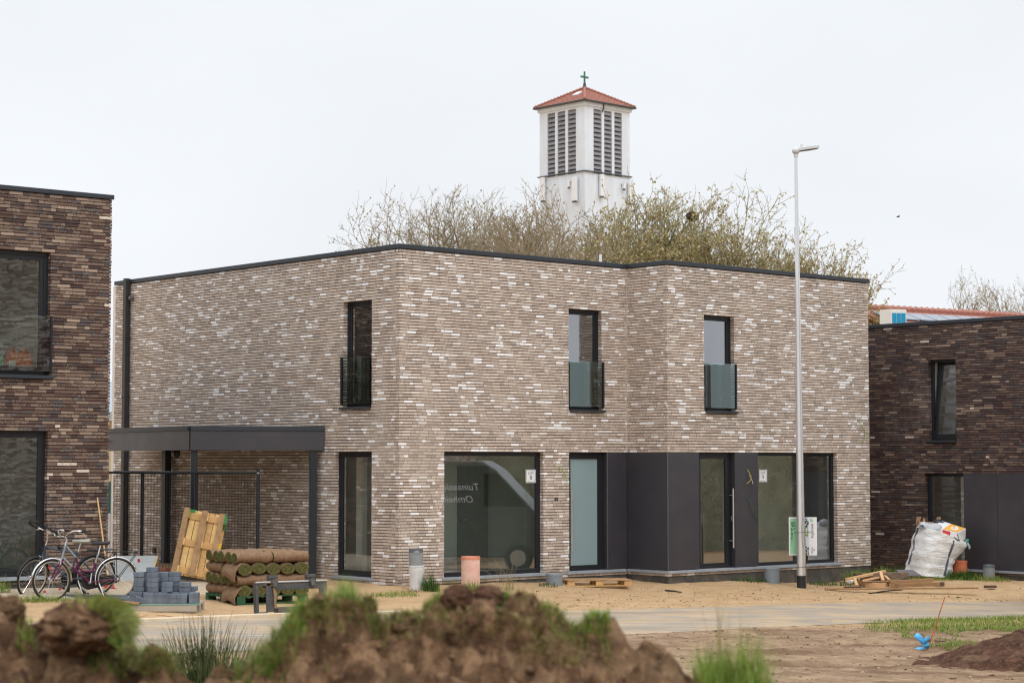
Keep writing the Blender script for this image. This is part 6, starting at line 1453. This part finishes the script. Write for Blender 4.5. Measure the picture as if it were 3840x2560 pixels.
soil_mat('soil', (66, 48, 36), (108, 82, 61), (144, 115, 88)); soil_mat('dark_soil', (58, 40, 32), (82, 58, 46), (104, 76, 60))
CY = 8.0
prof = [(-60, 1366), (0, 1376), (25, 1384), (45, 1400), (60, 1425), (85, 1442), (110, 1446), (200, 1450), (300, 1452), (340, 1500), (400, 1534), (440, 1538), (490, 1544), (540, 1566), (590, 1545), (618, 1490), (640, 1452), (665, 1408), (720, 1376), (800, 1352), (860, 1362), (900, 1384), (950, 1394), (1000, 1364), (1060, 1352), (1100, 1362), (1150, 1352), (1220, 1362), (1290, 1380), (1380, 1398), (1420, 1424), (1470, 1432), (1510, 1452), (1560, 1480), (1640, 1516), (1720, 1552), (1800, 1600)]
PR = []
for x, y in prof: p = atY(x * src, y * src, CY); PR.append((p.x, p.z))
PR = [(-5.6, .1), (-4.4, 1.2), (-3.2, 1.75)] + PR + [(1.5, 1.2), (2.2, .6), (3.0, -.05)]
def crest(x):
    if x <= PR[0][0]: return PR[0][1]
    for (a, za), (b, zb) in zip(PR, PR[1:]):
        if x <= b: return za + (zb - za) * (x - a) / (b - a)
    return -.1
def hz(x, y):
    cx = crest(x); e = abs(y - CY); base = sum(crest(x + d) for d in (-.5, -.25, 0, .25, .5)) / 5; k = min(1, e / .7)
    z = cx * (1 - k) + base * k - (.30 * e + .09 * e * e if y < CY else .62 * e)
    a = min(1, .55 + e * 2.0)
    z += a * (mnoise.fractal(V((x * 3.2, y * 3.2, 0)), 1, 2, 5) * .07)
    w = V((x + .05 * mnoise.noise(V((x * 9, y * 9, 1))), y + .05 * mnoise.noise(V((x * 9, y * 9, 6))), 0))
    for f, h_ in ((3.4, .19), (7.0, .09), (15.0, .036), (31.0, .014)):   # broken clods with crevices between them
        dd = mnoise.voronoi(w * f + V((3, 1, f)))[0]; z += (.35 + .65 * a) * h_ * (min(.55, dd[1] - dd[0]) * 1.7 - .42)
    z += mnoise.fractal(V((x * 30, y * 30, 2)), 1, 2, 3) * .008
    z -= .03
    return max(z, G(x) - .06 + .02 * mnoise.noise(V((x * 3, y * 3, 0))))
m = MB(); x0, x1, y0, y1, s = -5.6, 3.0, 2.6, 11.5, .02
hx_ = [x0 + i * .12 for i in range(24)] + [-2.75 + i * s for i in range(int(4.2 / s))] + [1.5 + i * .1 for i in range(16)]; hy_ = [y0 + i * .12 for i in range(32)] + [6.45 + i * s for i in range(int(2.0 / s))] + [8.5 + i * .12 for i in range(26)]
nx = len(hx_); m.v = [(x, y, hz(x, y)) for y in hy_ for x in hx_]; m.f = [(j * nx + i, j * nx + i + 1, (j + 1) * nx + i + 1, (j + 1) * nx + i) for j in range(len(hy_) - 1) for i in range(nx - 1)]; m.mi = [0] * len(m.f)
rc = random.Random(19)
for i in range(260):
    x = rc.uniform(-3.2, 1.4); y = CY - rc.random() ** 1.2 * 1.5 + .2; s_ = rc.uniform(.008, .028) * (1.9 if rc.random() < .12 else 1)
    if x < -1.9 and y > CY - .1: continue
    m.blob((x, y, hz(x, y) + s_ * .1), s_ * rc.uniform(.9, 1.7), s_ * rc.uniform(.8, 1.4), s_ * rc.uniform(.6, 1.0), .7, 7, i, 9)
tag(m.build('soil_heap', 'soil', None, smooth=32), 'big brown soil heap with grassy top filling the bottom of the picture', 'soil heap')
def clod(label, px, py, Y, rx, ry, rz, seed, m_='soil', amp=.28):
    c = atY(px * src, py * src, Y); q = MB(); q.blob(c, rx, ry, rz, amp * .75, 7, seed, 72); return tag(q.build('soil_clod', m_, None, smooth=70), label, 'soil clod', 'clods on the soil heap'), c
cl0, cc0 = clod('large sod clod on the heap below the bicycles', 192, 1440, 7.75, .175, .16, .098, 4)
clod('dark round clod on the crest of the heap below the salmon pipe', 1052, 1378, 7.95, .066, .06, .06, 9, 'dark_soil'); clod('dark lumpy clod right beside the round one on the crest', 1122, 1372, 7.98, .06, .06, .05, 12, 'dark_soil')
clod('small clod at the left edge of the soil heap', 22, 1400, 7.9, .06, .06, .055, 15)
dh = [gnd(3340 + 700 / 4.356, 2200 + 1440 / 4.356), gnd(3840, 2555)]
m = MB(); c0 = V((10.0 * .86, 24.6, 0)); N_ = 70
dpk = gnd(3800, 2500); dpk.y += .3
for i in range(N_ + 1):
    for j in range(N_ + 1):
        x = dpk.x - 2.6 + 5.2 * i / N_; y = dpk.y - 1.5 + 3.2 * j / N_; u, v = (x - dpk.x - .75) / (1.9 if x > dpk.x + .75 else 1.75), (y - dpk.y) / 1.2; r = math.sqrt(u * u + v * v); z = .56 * max(0, 1 - r) ** .9 + (mnoise.fractal(V((x * 4, y * 4, 0)), 1, 2, 5) * .05 + abs(mnoise.noise(V((x * 9, y * 9, 0)))) * .04) * min(1, max(0, 1.25 - r) * 3)
        m.v.append((x, y, G(x) + z - (.05 if r > 1.15 else 0)))
m.f = [(i * (N_ + 1) + j, (i + 1) * (N_ + 1) + j, (i + 1) * (N_ + 1) + j + 1, i * (N_ + 1) + j + 1) for i in range(N_) for j in range(N_)]; m.mi = [0] * len(m.f)
tag(m.build('soil_heap', 'dark_soil', None, smooth=180), 'low dark brown soil heap in the lower right corner', 'soil heap')

# ================================================================== grass
blade_mat('grass_fresh', [(0, rgb(92, 122, 44)), (.4, rgb(132, 160, 64)), (.75, rgb(166, 184, 92)), (1, rgb(200, 194, 124))], trans=.35)
blade_mat('grass_dry', [(0, rgb(126, 118, 62)), (.4, rgb(160, 144, 86)), (.7, rgb(120, 134, 58)), (1, rgb(190, 170, 120))], trans=.3)
blade_mat('grass_deep', [(0, rgb(42, 74, 30)), (.5, rgb(70, 108, 40)), (1, rgb(104, 140, 58))], trans=.3)
blade_mat('rush', [(0, rgb(52, 66, 36)), (.5, rgb(84, 100, 56)), (.8, rgb(116, 124, 74)), (1, rgb(150, 140, 96))], trans=.2)
def blade(mb, p, h, lean, w, rr, m=0, droop=.35):
    a = rr.uniform(0, 2 * pi); d = V((math.cos(a), math.sin(a), 0)); sd = V((-d.y, d.x, 0)) * w; l = abs(rr.gauss(0, lean)); p = V(p)
    q = p + d * h * l * .4 + ZZ * h * .55; e = p + d * h * (l * 1.2 + droop * l) + ZZ * h * (1 - .35 * min(1, l)); mb.add([p - sd, p + sd, q + sd * .8, q - sd * .8, e], [(0, 1, 2, 3), (3, 2, 4)], m)
def tuft(label, px, py, n, rad, h, m_, lean=.4, Y=None, w=.004, group='grass tufts', cat='grass tuft', name='grass_tuft', asp=1.0, seed=0):
    c = gnd(px, py) if Y is None else atY(px, py, Y); rr = random.Random(int(px * 7 + py)); mb = MB()
    for i in range(n):
        a, k = rr.uniform(0, 2 * pi), math.sqrt(rr.random()) * rad; x, y = c.x + math.cos(a) * k * asp, c.y + math.sin(a) * k; blade(mb, (x, y, GZ(x, y) - .01), h * rr.uniform(.45, 1.1) * (1.1 - .5 * k / rad), lean, w, rr)
    return tag(mb.build(name, m_, None), label, cat, group)
tuft('tall dark green grass tuft before the orange pipe', 3608, 2170, 620, .36, .29, 'grass_deep', .5, w=.006, Y=42.6); tuft('low yellowish grass tuft right of the dark green one', 3685, 2172, 420, .4, .2, 'grass_fresh', .6, asp=1.5, Y=42.3)
tuft('bright grass tuft at the right corner of the pale house', 3218, 2162, 420, .3, .40, 'grass_fresh', .55, w=.006, Y=42.6); tuft('bright grass tuft between pale house and rubble bag', 3320, 2152, 520, .42, .36, 'grass_fresh', .55, w=.006, asp=1.2, Y=43.4)
tuft('thin weedy grass behind the timber heap', 3365, 2152, 200, .3, .40, 'grass_deep', .5, Y=43.2); tuft('short grass in front of the rubble bag', 3475, 2170, 520, .5, .13, 'grass_fresh', .7, asp=1.6, Y=42.3)
tuft('low grass in front of the plinth right of the lamp', 3110, 2178, 300, .36, .15, 'grass_deep', .7, asp=1.5, Y=41.7); tuft('sparse weeds left of the grey pipe by the lamp', 2815, 2178, 160, .28, .2, 'grass_deep', .7, asp=1.4, Y=40.7)
tuft('dark grass tuft beside the white pipe', 1612, 2190, 240, .18, .45, 'grass_deep', .45, Y=36.0); tuft('short bright grass before the white pipe', 1480, 2222, 300, .34, .16, 'grass_fresh', .6, asp=1.3); tuft('grass before the salmon pipe', 1770, 2180, 160, .2, .3, 'grass_fresh', .5, Y=36.3)
tuft('sparse weeds at the foot of the short grey pipe', 2058, 2196, 90, .2, .14, 'grass_deep', .7); tuft('bright grass tuft under the front bicycle wheel', 150, 2252, 420, .34, .17, 'grass_fresh', .6, asp=1.7); tuft('thin grass stalks before the left house plinth', 15, 2232, 70, .12, .5, 'grass_fresh', .35)
tuft('low grass strip beside the front bicycle tyre', 60, 2254, 260, .3, .1, 'grass_fresh', .7, asp=1.6); tuft('tiny grass tuft on the sand before the turf rolls', 745, 2316, 110, .14, .07, 'grass_fresh', .7, asp=1.6)
tuft('lone yellow green tuft on the bare soil right of the ribbon', 3571, 2420, 130, .11, .12, 'grass_fresh', .6); tuft('grass tuft at the foot of the low dark soil heap', 3628, 2452, 260, .2, .16, 'grass_fresh', .6); tuft('sparse tuft right of the marker rod foot', 3515, 2432, 120, .16, .1, 'grass_fresh', .7, asp=1.5)
def rushes(label, px, py, Y, n, rad, h):
    c = atY(px, py, Y); rr = random.Random(8); mb = MB()
    for i in range(n):
        a, k = rr.uniform(0, 2 * pi), rr.random() ** .7 * rad; x, y = c.x + math.cos(a) * k * 1.25, c.y + math.sin(a) * k * .7; l = (x - c.x) * .75 + rr.gauss(0, .12); hh = h * rr.uniform(.4, 1.08) * (1.05 - .4 * k / rad); p = V((x, y, G(x) - .02))
        mb.tube([p, p + V((l * .35, rr.gauss(0, .03), hh * .6)), p + V((l * .95, rr.gauss(0, .05), hh))], [.0045, .004, .0012], 3, caps=False)
    return tag(mb.build('rush_clump', 'rush', None), label, 'rushes')
rushes('dark spiky rush clump growing in the gap of the soil heap', 775, 2500, 17.5, 1500, .50, .98)
# short grass growing through the verge stones near the road, right
m = MB(); rr = random.Random(31)
for i in range(5200):
    px = rr.uniform(3230, 3900); py = 2326 + (px - 3340) * -.030 + rr.random() ** 1.5 * 44 + 4; p = gnd(px, py)
    if rr.random() > min(1, (px - 3200) / 260): continue
    if (p.x * 1.6 + p.y) % .42 < .07 and rr.random() < .9: continue
    blade(m, (p.x, p.y, GZ(p.x, p.y) - .005), rr.uniform(.04, .10), .6, .005, rr)
for i in range(6500):
    px = rr.uniform(3380, 3900); py = 2350 + 120 * rr.random() ** 1.5; p = gnd(px, py)
    if mnoise.noise(V((p.x * 1.5, p.y * 1.5, 5))) > .02 + (py - 2350) * .002 + (3600 - px) * .0006: blade(m, (p.x, p.y, GZ(p.x, p.y) - .005), rr.uniform(.03, .08), .7, .005, rr)
tag(m.build('grass', 'grass_fresh', None), 'short grass growing through the stone verge at the right by the road', 'grass', kind='stuff')
# grass on the soil heap
m = MB(); rr = random.Random(77)
def heap_grass(xa, xb, n, h, mi, dy=(-.25, .25), lean=.55, w=.0022, zf=0):
    for i in range(n):
        x = atY(rr.uniform(xa, xb) * src, 2200, CY).x; y = CY + rr.uniform(*dy); blade(m, (x, y, hz(x, y) - .008), h * rr.uniform(.4, 1.15), lean, w, rr, mi)
def patch(xa, ya, xb, yb, n, h, mi, lean=.6, w=.0022):
    """patch on the near slope, given by where it is seen"""
    for i in range(n):
        px, py = rr.uniform(xa, xb) * src, rr.uniform(ya, yb) * src; d = ray(px, py)
        for k in range(60):
            t = 6.6 + k * .03; p = d * (t / d.y) + V((0, 0, ZC))
            if p.z < hz(p.x, p.y): blade(m, (p.x, p.y, p.z - .01), h * rr.uniform(.4, 1.15), lean, w, rr, mi); break
heap_grass(650, 870, 650, .06, 0); heap_grass(640, 900, 1200, .06, 1, (-.4, .2)); heap_grass(745, 815, 520, .13, 0, (-.1, .15), .4); heap_grass(650, 700, 400, .10, 0, (-.2, .15), .6); heap_grass(740, 900, 400, .06, 2)
patch(625, 1400, 700, 1490, 420, .09, 0); patch(600, 1430, 680, 1530, 500, .09, 1, .9); patch(700, 1380, 880, 1430, 700, .06, 1, 1.0); patch(590, 1490, 640, 1560, 300, .08, 0); patch(860, 1370, 950, 1450, 420, .05, 1, .9); patch(880, 1390, 960, 1430, 200, .05, 0)
heap_grass(965, 1075, 620, .05, 0, (-.05, .25)); heap_grass(965, 1040, 300, .05, 1, (-.2, .1)); heap_grass(1125, 1175, 330, .045, 2, (-.1, .1)); heap_grass(1135, 1175, 160, .055, 0, (-.1, .1))
heap_grass(1240, 1400, 700, .055, 0, (-.12, .2)); heap_grass(1180, 1400, 500, .05, 1, (-.3, .1), .9); patch(900, 1400, 1250, 1470, 700, .05, 1, 1.2); heap_grass(1340, 1400, 350, .06, 0, (-.1, .1), .4); patch(1080, 1410, 1420, 1480, 520, .05, 1, 1.2); patch(1200, 1440, 1330, 1530, 300, .07, 1, 1.2)
heap_grass(1600, 1755, 1100, .19, 0, (-.3, .2), .45); heap_grass(1590, 1700, 500, .07, 1, (-.3, .2), .8); heap_grass(1690, 1755, 320, .28, 0, (-.2, .1), .3); heap_grass(1630, 1740, 60, .42, 1, (-.1, .1), .22, .0016)
heap_grass(-20, 95, 300, .06, 1, (.1, .4)); patch(40, 1400, 110, 1500, 420, .08, 0); patch(200, 1490, 420, 1560, 500, .08, 0, .8); patch(280, 1500, 400, 1560, 400, .07, 1, .9); heap_grass(540, 640, 420, .09, 0, (-.2, .3), .8); heap_grass(500, 620, 160, .12, 1, (-.2, .3), .9)
rr2 = random.Random(5)
for i in range(1700):                           # sod still growing on the big clod: over the top and down its right side
    a = rr2.triangular(-.75, 1.95, .35); b = rr2.uniform(-.9, .9); p = cc0 + V((.165 * math.cos(a) * math.cos(b * .8), .15 * math.sin(b), .088 * math.sin(a) * math.cos(b * .6) + .004)); d = V((math.cos(a) * rr2.uniform(.3, 1), rr2.gauss(0, .4), math.sin(a) + .15)).normalized()
    if a > 1.3 and rr2.random() < .5: continue
    h = rr2.uniform(.025, .07); sd = d.orthogonal().normalized() * .0022; q = p + d * h * .6; e = q + (d * .6 + V((.25, 0, -.35))) * h * .7; m.add([p - sd, p + sd, q + sd * .8, q - sd * .8, e], [(0, 1, 2, 3), (3, 2, 4)], rr2.choice((0, 0, 1, 1)))
tag(m.build('heap_grass', ['grass_fresh', 'grass_dry', 'grass_deep'], None), 'ragged green and straw coloured grass on the brown soil heap', 'grass', kind='stuff')
# dry stalks by the big window
m = MB(); rr = random.Random(2); c = gnd(1890, 2190); c.y = 36.9
for i in range(26):
    p = V((c.x + rr.uniform(-.06, .2), c.y + rr.uniform(-.1, .1), G(c.x))); l = rr.uniform(-1.0, .35); h = rr.uniform(.2, .62); pts = [p, p + V((l * .3 * h, 0, h * .55)), p + V((l * h, rr.gauss(0, .05), h))]; m.tube(pts, [.005, .004, .002], 4, caps=False)
tag(m.build('dry_weeds', mat('straw', rgb(150, 134, 100), .9, var=.25), None), 'dry weed stalks sprawling before the LOT 8 window', 'weeds')
m = MB(); c = gnd(1555, 2218); c.y = 35.7
for i in range(44):
    p = V((c.x + rr.gauss(0, .07), c.y + rr.gauss(0, .06), G(c.x) + .02)); d = V((rr.gauss(0, .12), rr.gauss(0, .08), abs(rr.gauss(.03, .06)))); m.tube([p, p + d * .6 + V((0, 0, .02)), p + d * 1.3], [.006, .005, .002], 4, caps=False)
tag(m.build('dry_roots', 'straw', None), 'tangle of dry brown roots at the foot of the white pipe', 'weeds')

# ================================================================== beyond the right edge (seen mirrored in the window panes)
mat('van_paint', rgb(66, 74, 70), .3, var=.04, spec=.5, coat=.4); mat('van_glass', rgb(26, 30, 32), .1)
vn = thing('delivery_van', 'dark grey gardening van with white lettering mirrored in the LOT 8 window', 'van', (11.3, 33.9, G(11.3)))
gz = G(11.3); prof_ = [(32.0, .35), (38.5, .35), (38.55, 1.25), (37.7, 1.5), (36.75, 2.5), (36.4, 2.72), (32.0, 2.78)]
q = MB(); q.prism([V((10.5, y, gz + z)) for y, z in prof_], V((1.85, 0, 0))); q.build('body', 'van_paint', vn, bevel=.05)
q = MB(); q.prism([V((10.49, y, gz + z)) for y, z in ((36.45, 1.6), (37.5, 1.6), (36.8, 2.4), (36.45, 2.4))], V((.012, 0, 0))); q.build('side_window', 'van_glass', vn)
q = MB(); q.box(10.47, 10.5, 32.0, 36.3, gz + 2.66, gz + 2.71); q.build('roof_rail', 'trim', vn)
for y in (33.2, 37.3):
    w_ = MB(); w_.tube([V((10.46, y, gz + .34)), V((10.7, y, gz + .34))], .34, 28); w_ = w_.build('wheel', 'rubber', vn, smooth=40); w2 = MB(); w2.tube([V((10.452, y, gz + .34)), V((10.47, y, gz + .34))], .2, 20); w2.build('rim', 'rim_alu', w_, smooth=40)
q = MB(); q.text('Tuinaanleg - Onderhoud', V((10.485, 36.35, gz + 2.0)), (0, -1, 0), (0, 0, 1), .24, shear=.25); q.text('Omheining - Poorten', V((10.485, 36.2, gz + 1.70)), (0, -1, 0), (0, 0, 1), .24, shear=.25); q.build('lettering', 'white_sign', vn)
ho = thing('brick_house', 'red and grey brick house across the site, mirrored in the windows of the left house', 'house', (15, 26, G(15)))
def wallbox(x0, x1, y0, y1, z0, z1):
    q = MB(); P = [(x0, y0, z0), (x1, y0, z0), (x1, y1, z0), (x0, y1, z0), (x0, y0, z1), (x1, y0, z1), (x1, y1, z1), (x0, y1, z1)]
    fs = [(4, 5, 6, 7), (0, 1, 5, 4), (1, 2, 6, 5), (2, 3, 7, 6), (3, 0, 4, 7)]
    q.add(P, fs, 0, [[((P[i][0] + P[i][1]), P[i][2]) for i in f] for f in fs]); return q
wallbox(14.5, 22, 17, 34.5, -.6, 8.6).build('wall', 'red_brick', ho)
q = MB(); q.box(14.46, 14.5, 28.3, 29.6, 5.0, 7.0); hw = q.build('window', 'van_glass', ho); q = MB(); q.box(14.40, 14.5, 28.2, 29.7, 4.92, 4.98); q.build('sill', 'trim', hw)
q = MB(); q.box(14.44, 22.06, 16.94, 34.56, 8.602, 8.7); q.build('coping', 'coping_metal', ho)
blade_mat('hedge_leaf', [(0, rgb(120, 124, 94)), (.5, rgb(158, 158, 126)), (1, rgb(186, 182, 150))], trans=.15)  # hedge leaf and core colours lightened to brighten the panes mirroring them
q = MB(); rr = random.Random(6)
for i in range(16000):
    y = rr.uniform(29.5, 47); h = 3.6 + .8 * mnoise.noise(V((y * .5, 0, 0))); x = 21.7 + (y - 30) * .15 + rr.gauss(0, .35); z = G(15) + h * rr.random() ** .7; p = V((x, y, z)); a = V((rr.gauss(0, 1), rr.gauss(0, 1), rr.gauss(0, 1))).normalized() * rr.uniform(.03, .08); b = a.orthogonal().normalized() * .03; q.add([p, p + a * .5 + b, p + a, p + a * .5 - b], [(0, 1, 2, 3)])
hg = q.build('hedge', 'hedge_leaf', None); tag(hg, 'pale green hedge far right of the houses, mirrored in the ground floor panes', 'hedge')
q = MB(); q.prism([V((21.9, 29.5, -.5)), V((22.6, 29.5, -.5)), V((25.2, 47, -.5)), V((24.5, 47, -.5))], V((0, 0, 3.3))); q.build('hedge_core', mat('hedge_pale', rgb(164, 164, 138), .95, var=.4, scale=1.6), hg)

# ================================================================== light
w = bpy.data.worlds.new('World'); sc.world = w; w.use_nodes = True; t = w.node_tree; t.nodes.clear()
def wn_(typ): return t.nodes.new(typ)
SUN_EL, SUN_ROT = math.radians(48), math.radians(150)
sky = wn_('ShaderNodeTexSky'); sky.sky_type = 'NISHITA'; sky.sun_disc = False; sky.sun_elevation = SUN_EL; sky.sun_rotation = SUN_ROT; sky.dust_density = 4; sky.air_density = 1
tc = wn_('ShaderNodeTexCoord'); sp_ = wn_('ShaderNodeSeparateXYZ'); t.links.new(tc.outputs['Generated'], sp_.inputs[0])
cr = wn_('ShaderNodeValToRGB'); t.links.new(sp_.outputs[2], cr.inputs[0]); e = cr.color_ramp.elements
ZEN = 2.3
for p, v in ((0, .43), (.06, .437), (.22, .428), (.34, .445), (.6, .72), (1, 1)):
    x = e.new(p) if p not in (0, 1) else e[0 if p == 0 else -1]; x.color = (v * .925, v * .96, v * 1.0, 1)
nz = wn_('ShaderNodeTexNoise'); mpn = wn_('ShaderNodeMapping'); mpn.inputs['Scale'].default_value = (1, 1, 2.4); t.links.new(tc.outputs['Generated'], mpn.inputs[0]); t.links.new(mpn.outputs[0], nz.inputs['Vector']); nz.inputs['Scale'].default_value = 2.6; nz.inputs['Detail'].default_value = 4; nz.inputs['Roughness'].default_value = .45
nr = wn_('ShaderNodeMapRange'); nr.inputs['From Min'].default_value = .3; nr.inputs['From Max'].default_value = .7; nr.inputs['To Min'].default_value = .93 * ZEN * 10; nr.inputs['To Max'].default_value = 1.05 * ZEN * 10; t.links.new(nz.outputs['Fac'], nr.inputs['Value'])
mul = wn_('ShaderNodeVectorMath'); mul.operation = 'SCALE'; t.links.new(cr.outputs[0], mul.inputs[0]); t.links.new(nr.outputs[0], mul.inputs['Scale'])
mx = wn_('ShaderNodeMix'); mx.data_type = 'RGBA'; mx.inputs[0].default_value = .02; t.links.new(mul.outputs[0], mx.inputs[6]); t.links.new(sky.outputs[0], mx.inputs[7])
bg = wn_('ShaderNodeBackground'); bg.inputs['Strength'].default_value = .1; t.links.new(mx.outputs[2], bg.inputs[0]); ow = wn_('ShaderNodeOutputWorld'); t.links.new(bg.outputs[0], ow.inputs[0])
sn = bpy.data.lights.new('sun', 'SUN'); sn.energy = .9; sn.angle = math.radians(22); sn.color = (1, .985, .95); so_ = bpy.data.objects.new('sun', sn); COL.objects.link(so_)
sdir = V((math.sin(SUN_ROT) * math.cos(SUN_EL), math.cos(SUN_ROT) * math.cos(SUN_EL), math.sin(SUN_EL))); so_.rotation_euler = sdir.to_track_quat('Z', 'Y').to_euler()
so_.location = (20, -20, 30)
sc.view_settings.view_transform = 'Standard'; sc.view_settings.look = 'None'; sc.view_settings.exposure = 0; sc.view_settings.gamma = 1
sc.render.engine = 'CYCLES'; cy = sc.cycles; cy.use_denoising = True; cy.max_bounces = 8; cy.diffuse_bounces = 4; cy.glossy_bounces = 4; cy.transparent_max_bounces = 16; cy.sample_clamp_indirect = 6; cy.caustics_reflective = False; cy.caustics_refractive = False
sc.render.film_transparent = False; cy.filter_width = 1.2
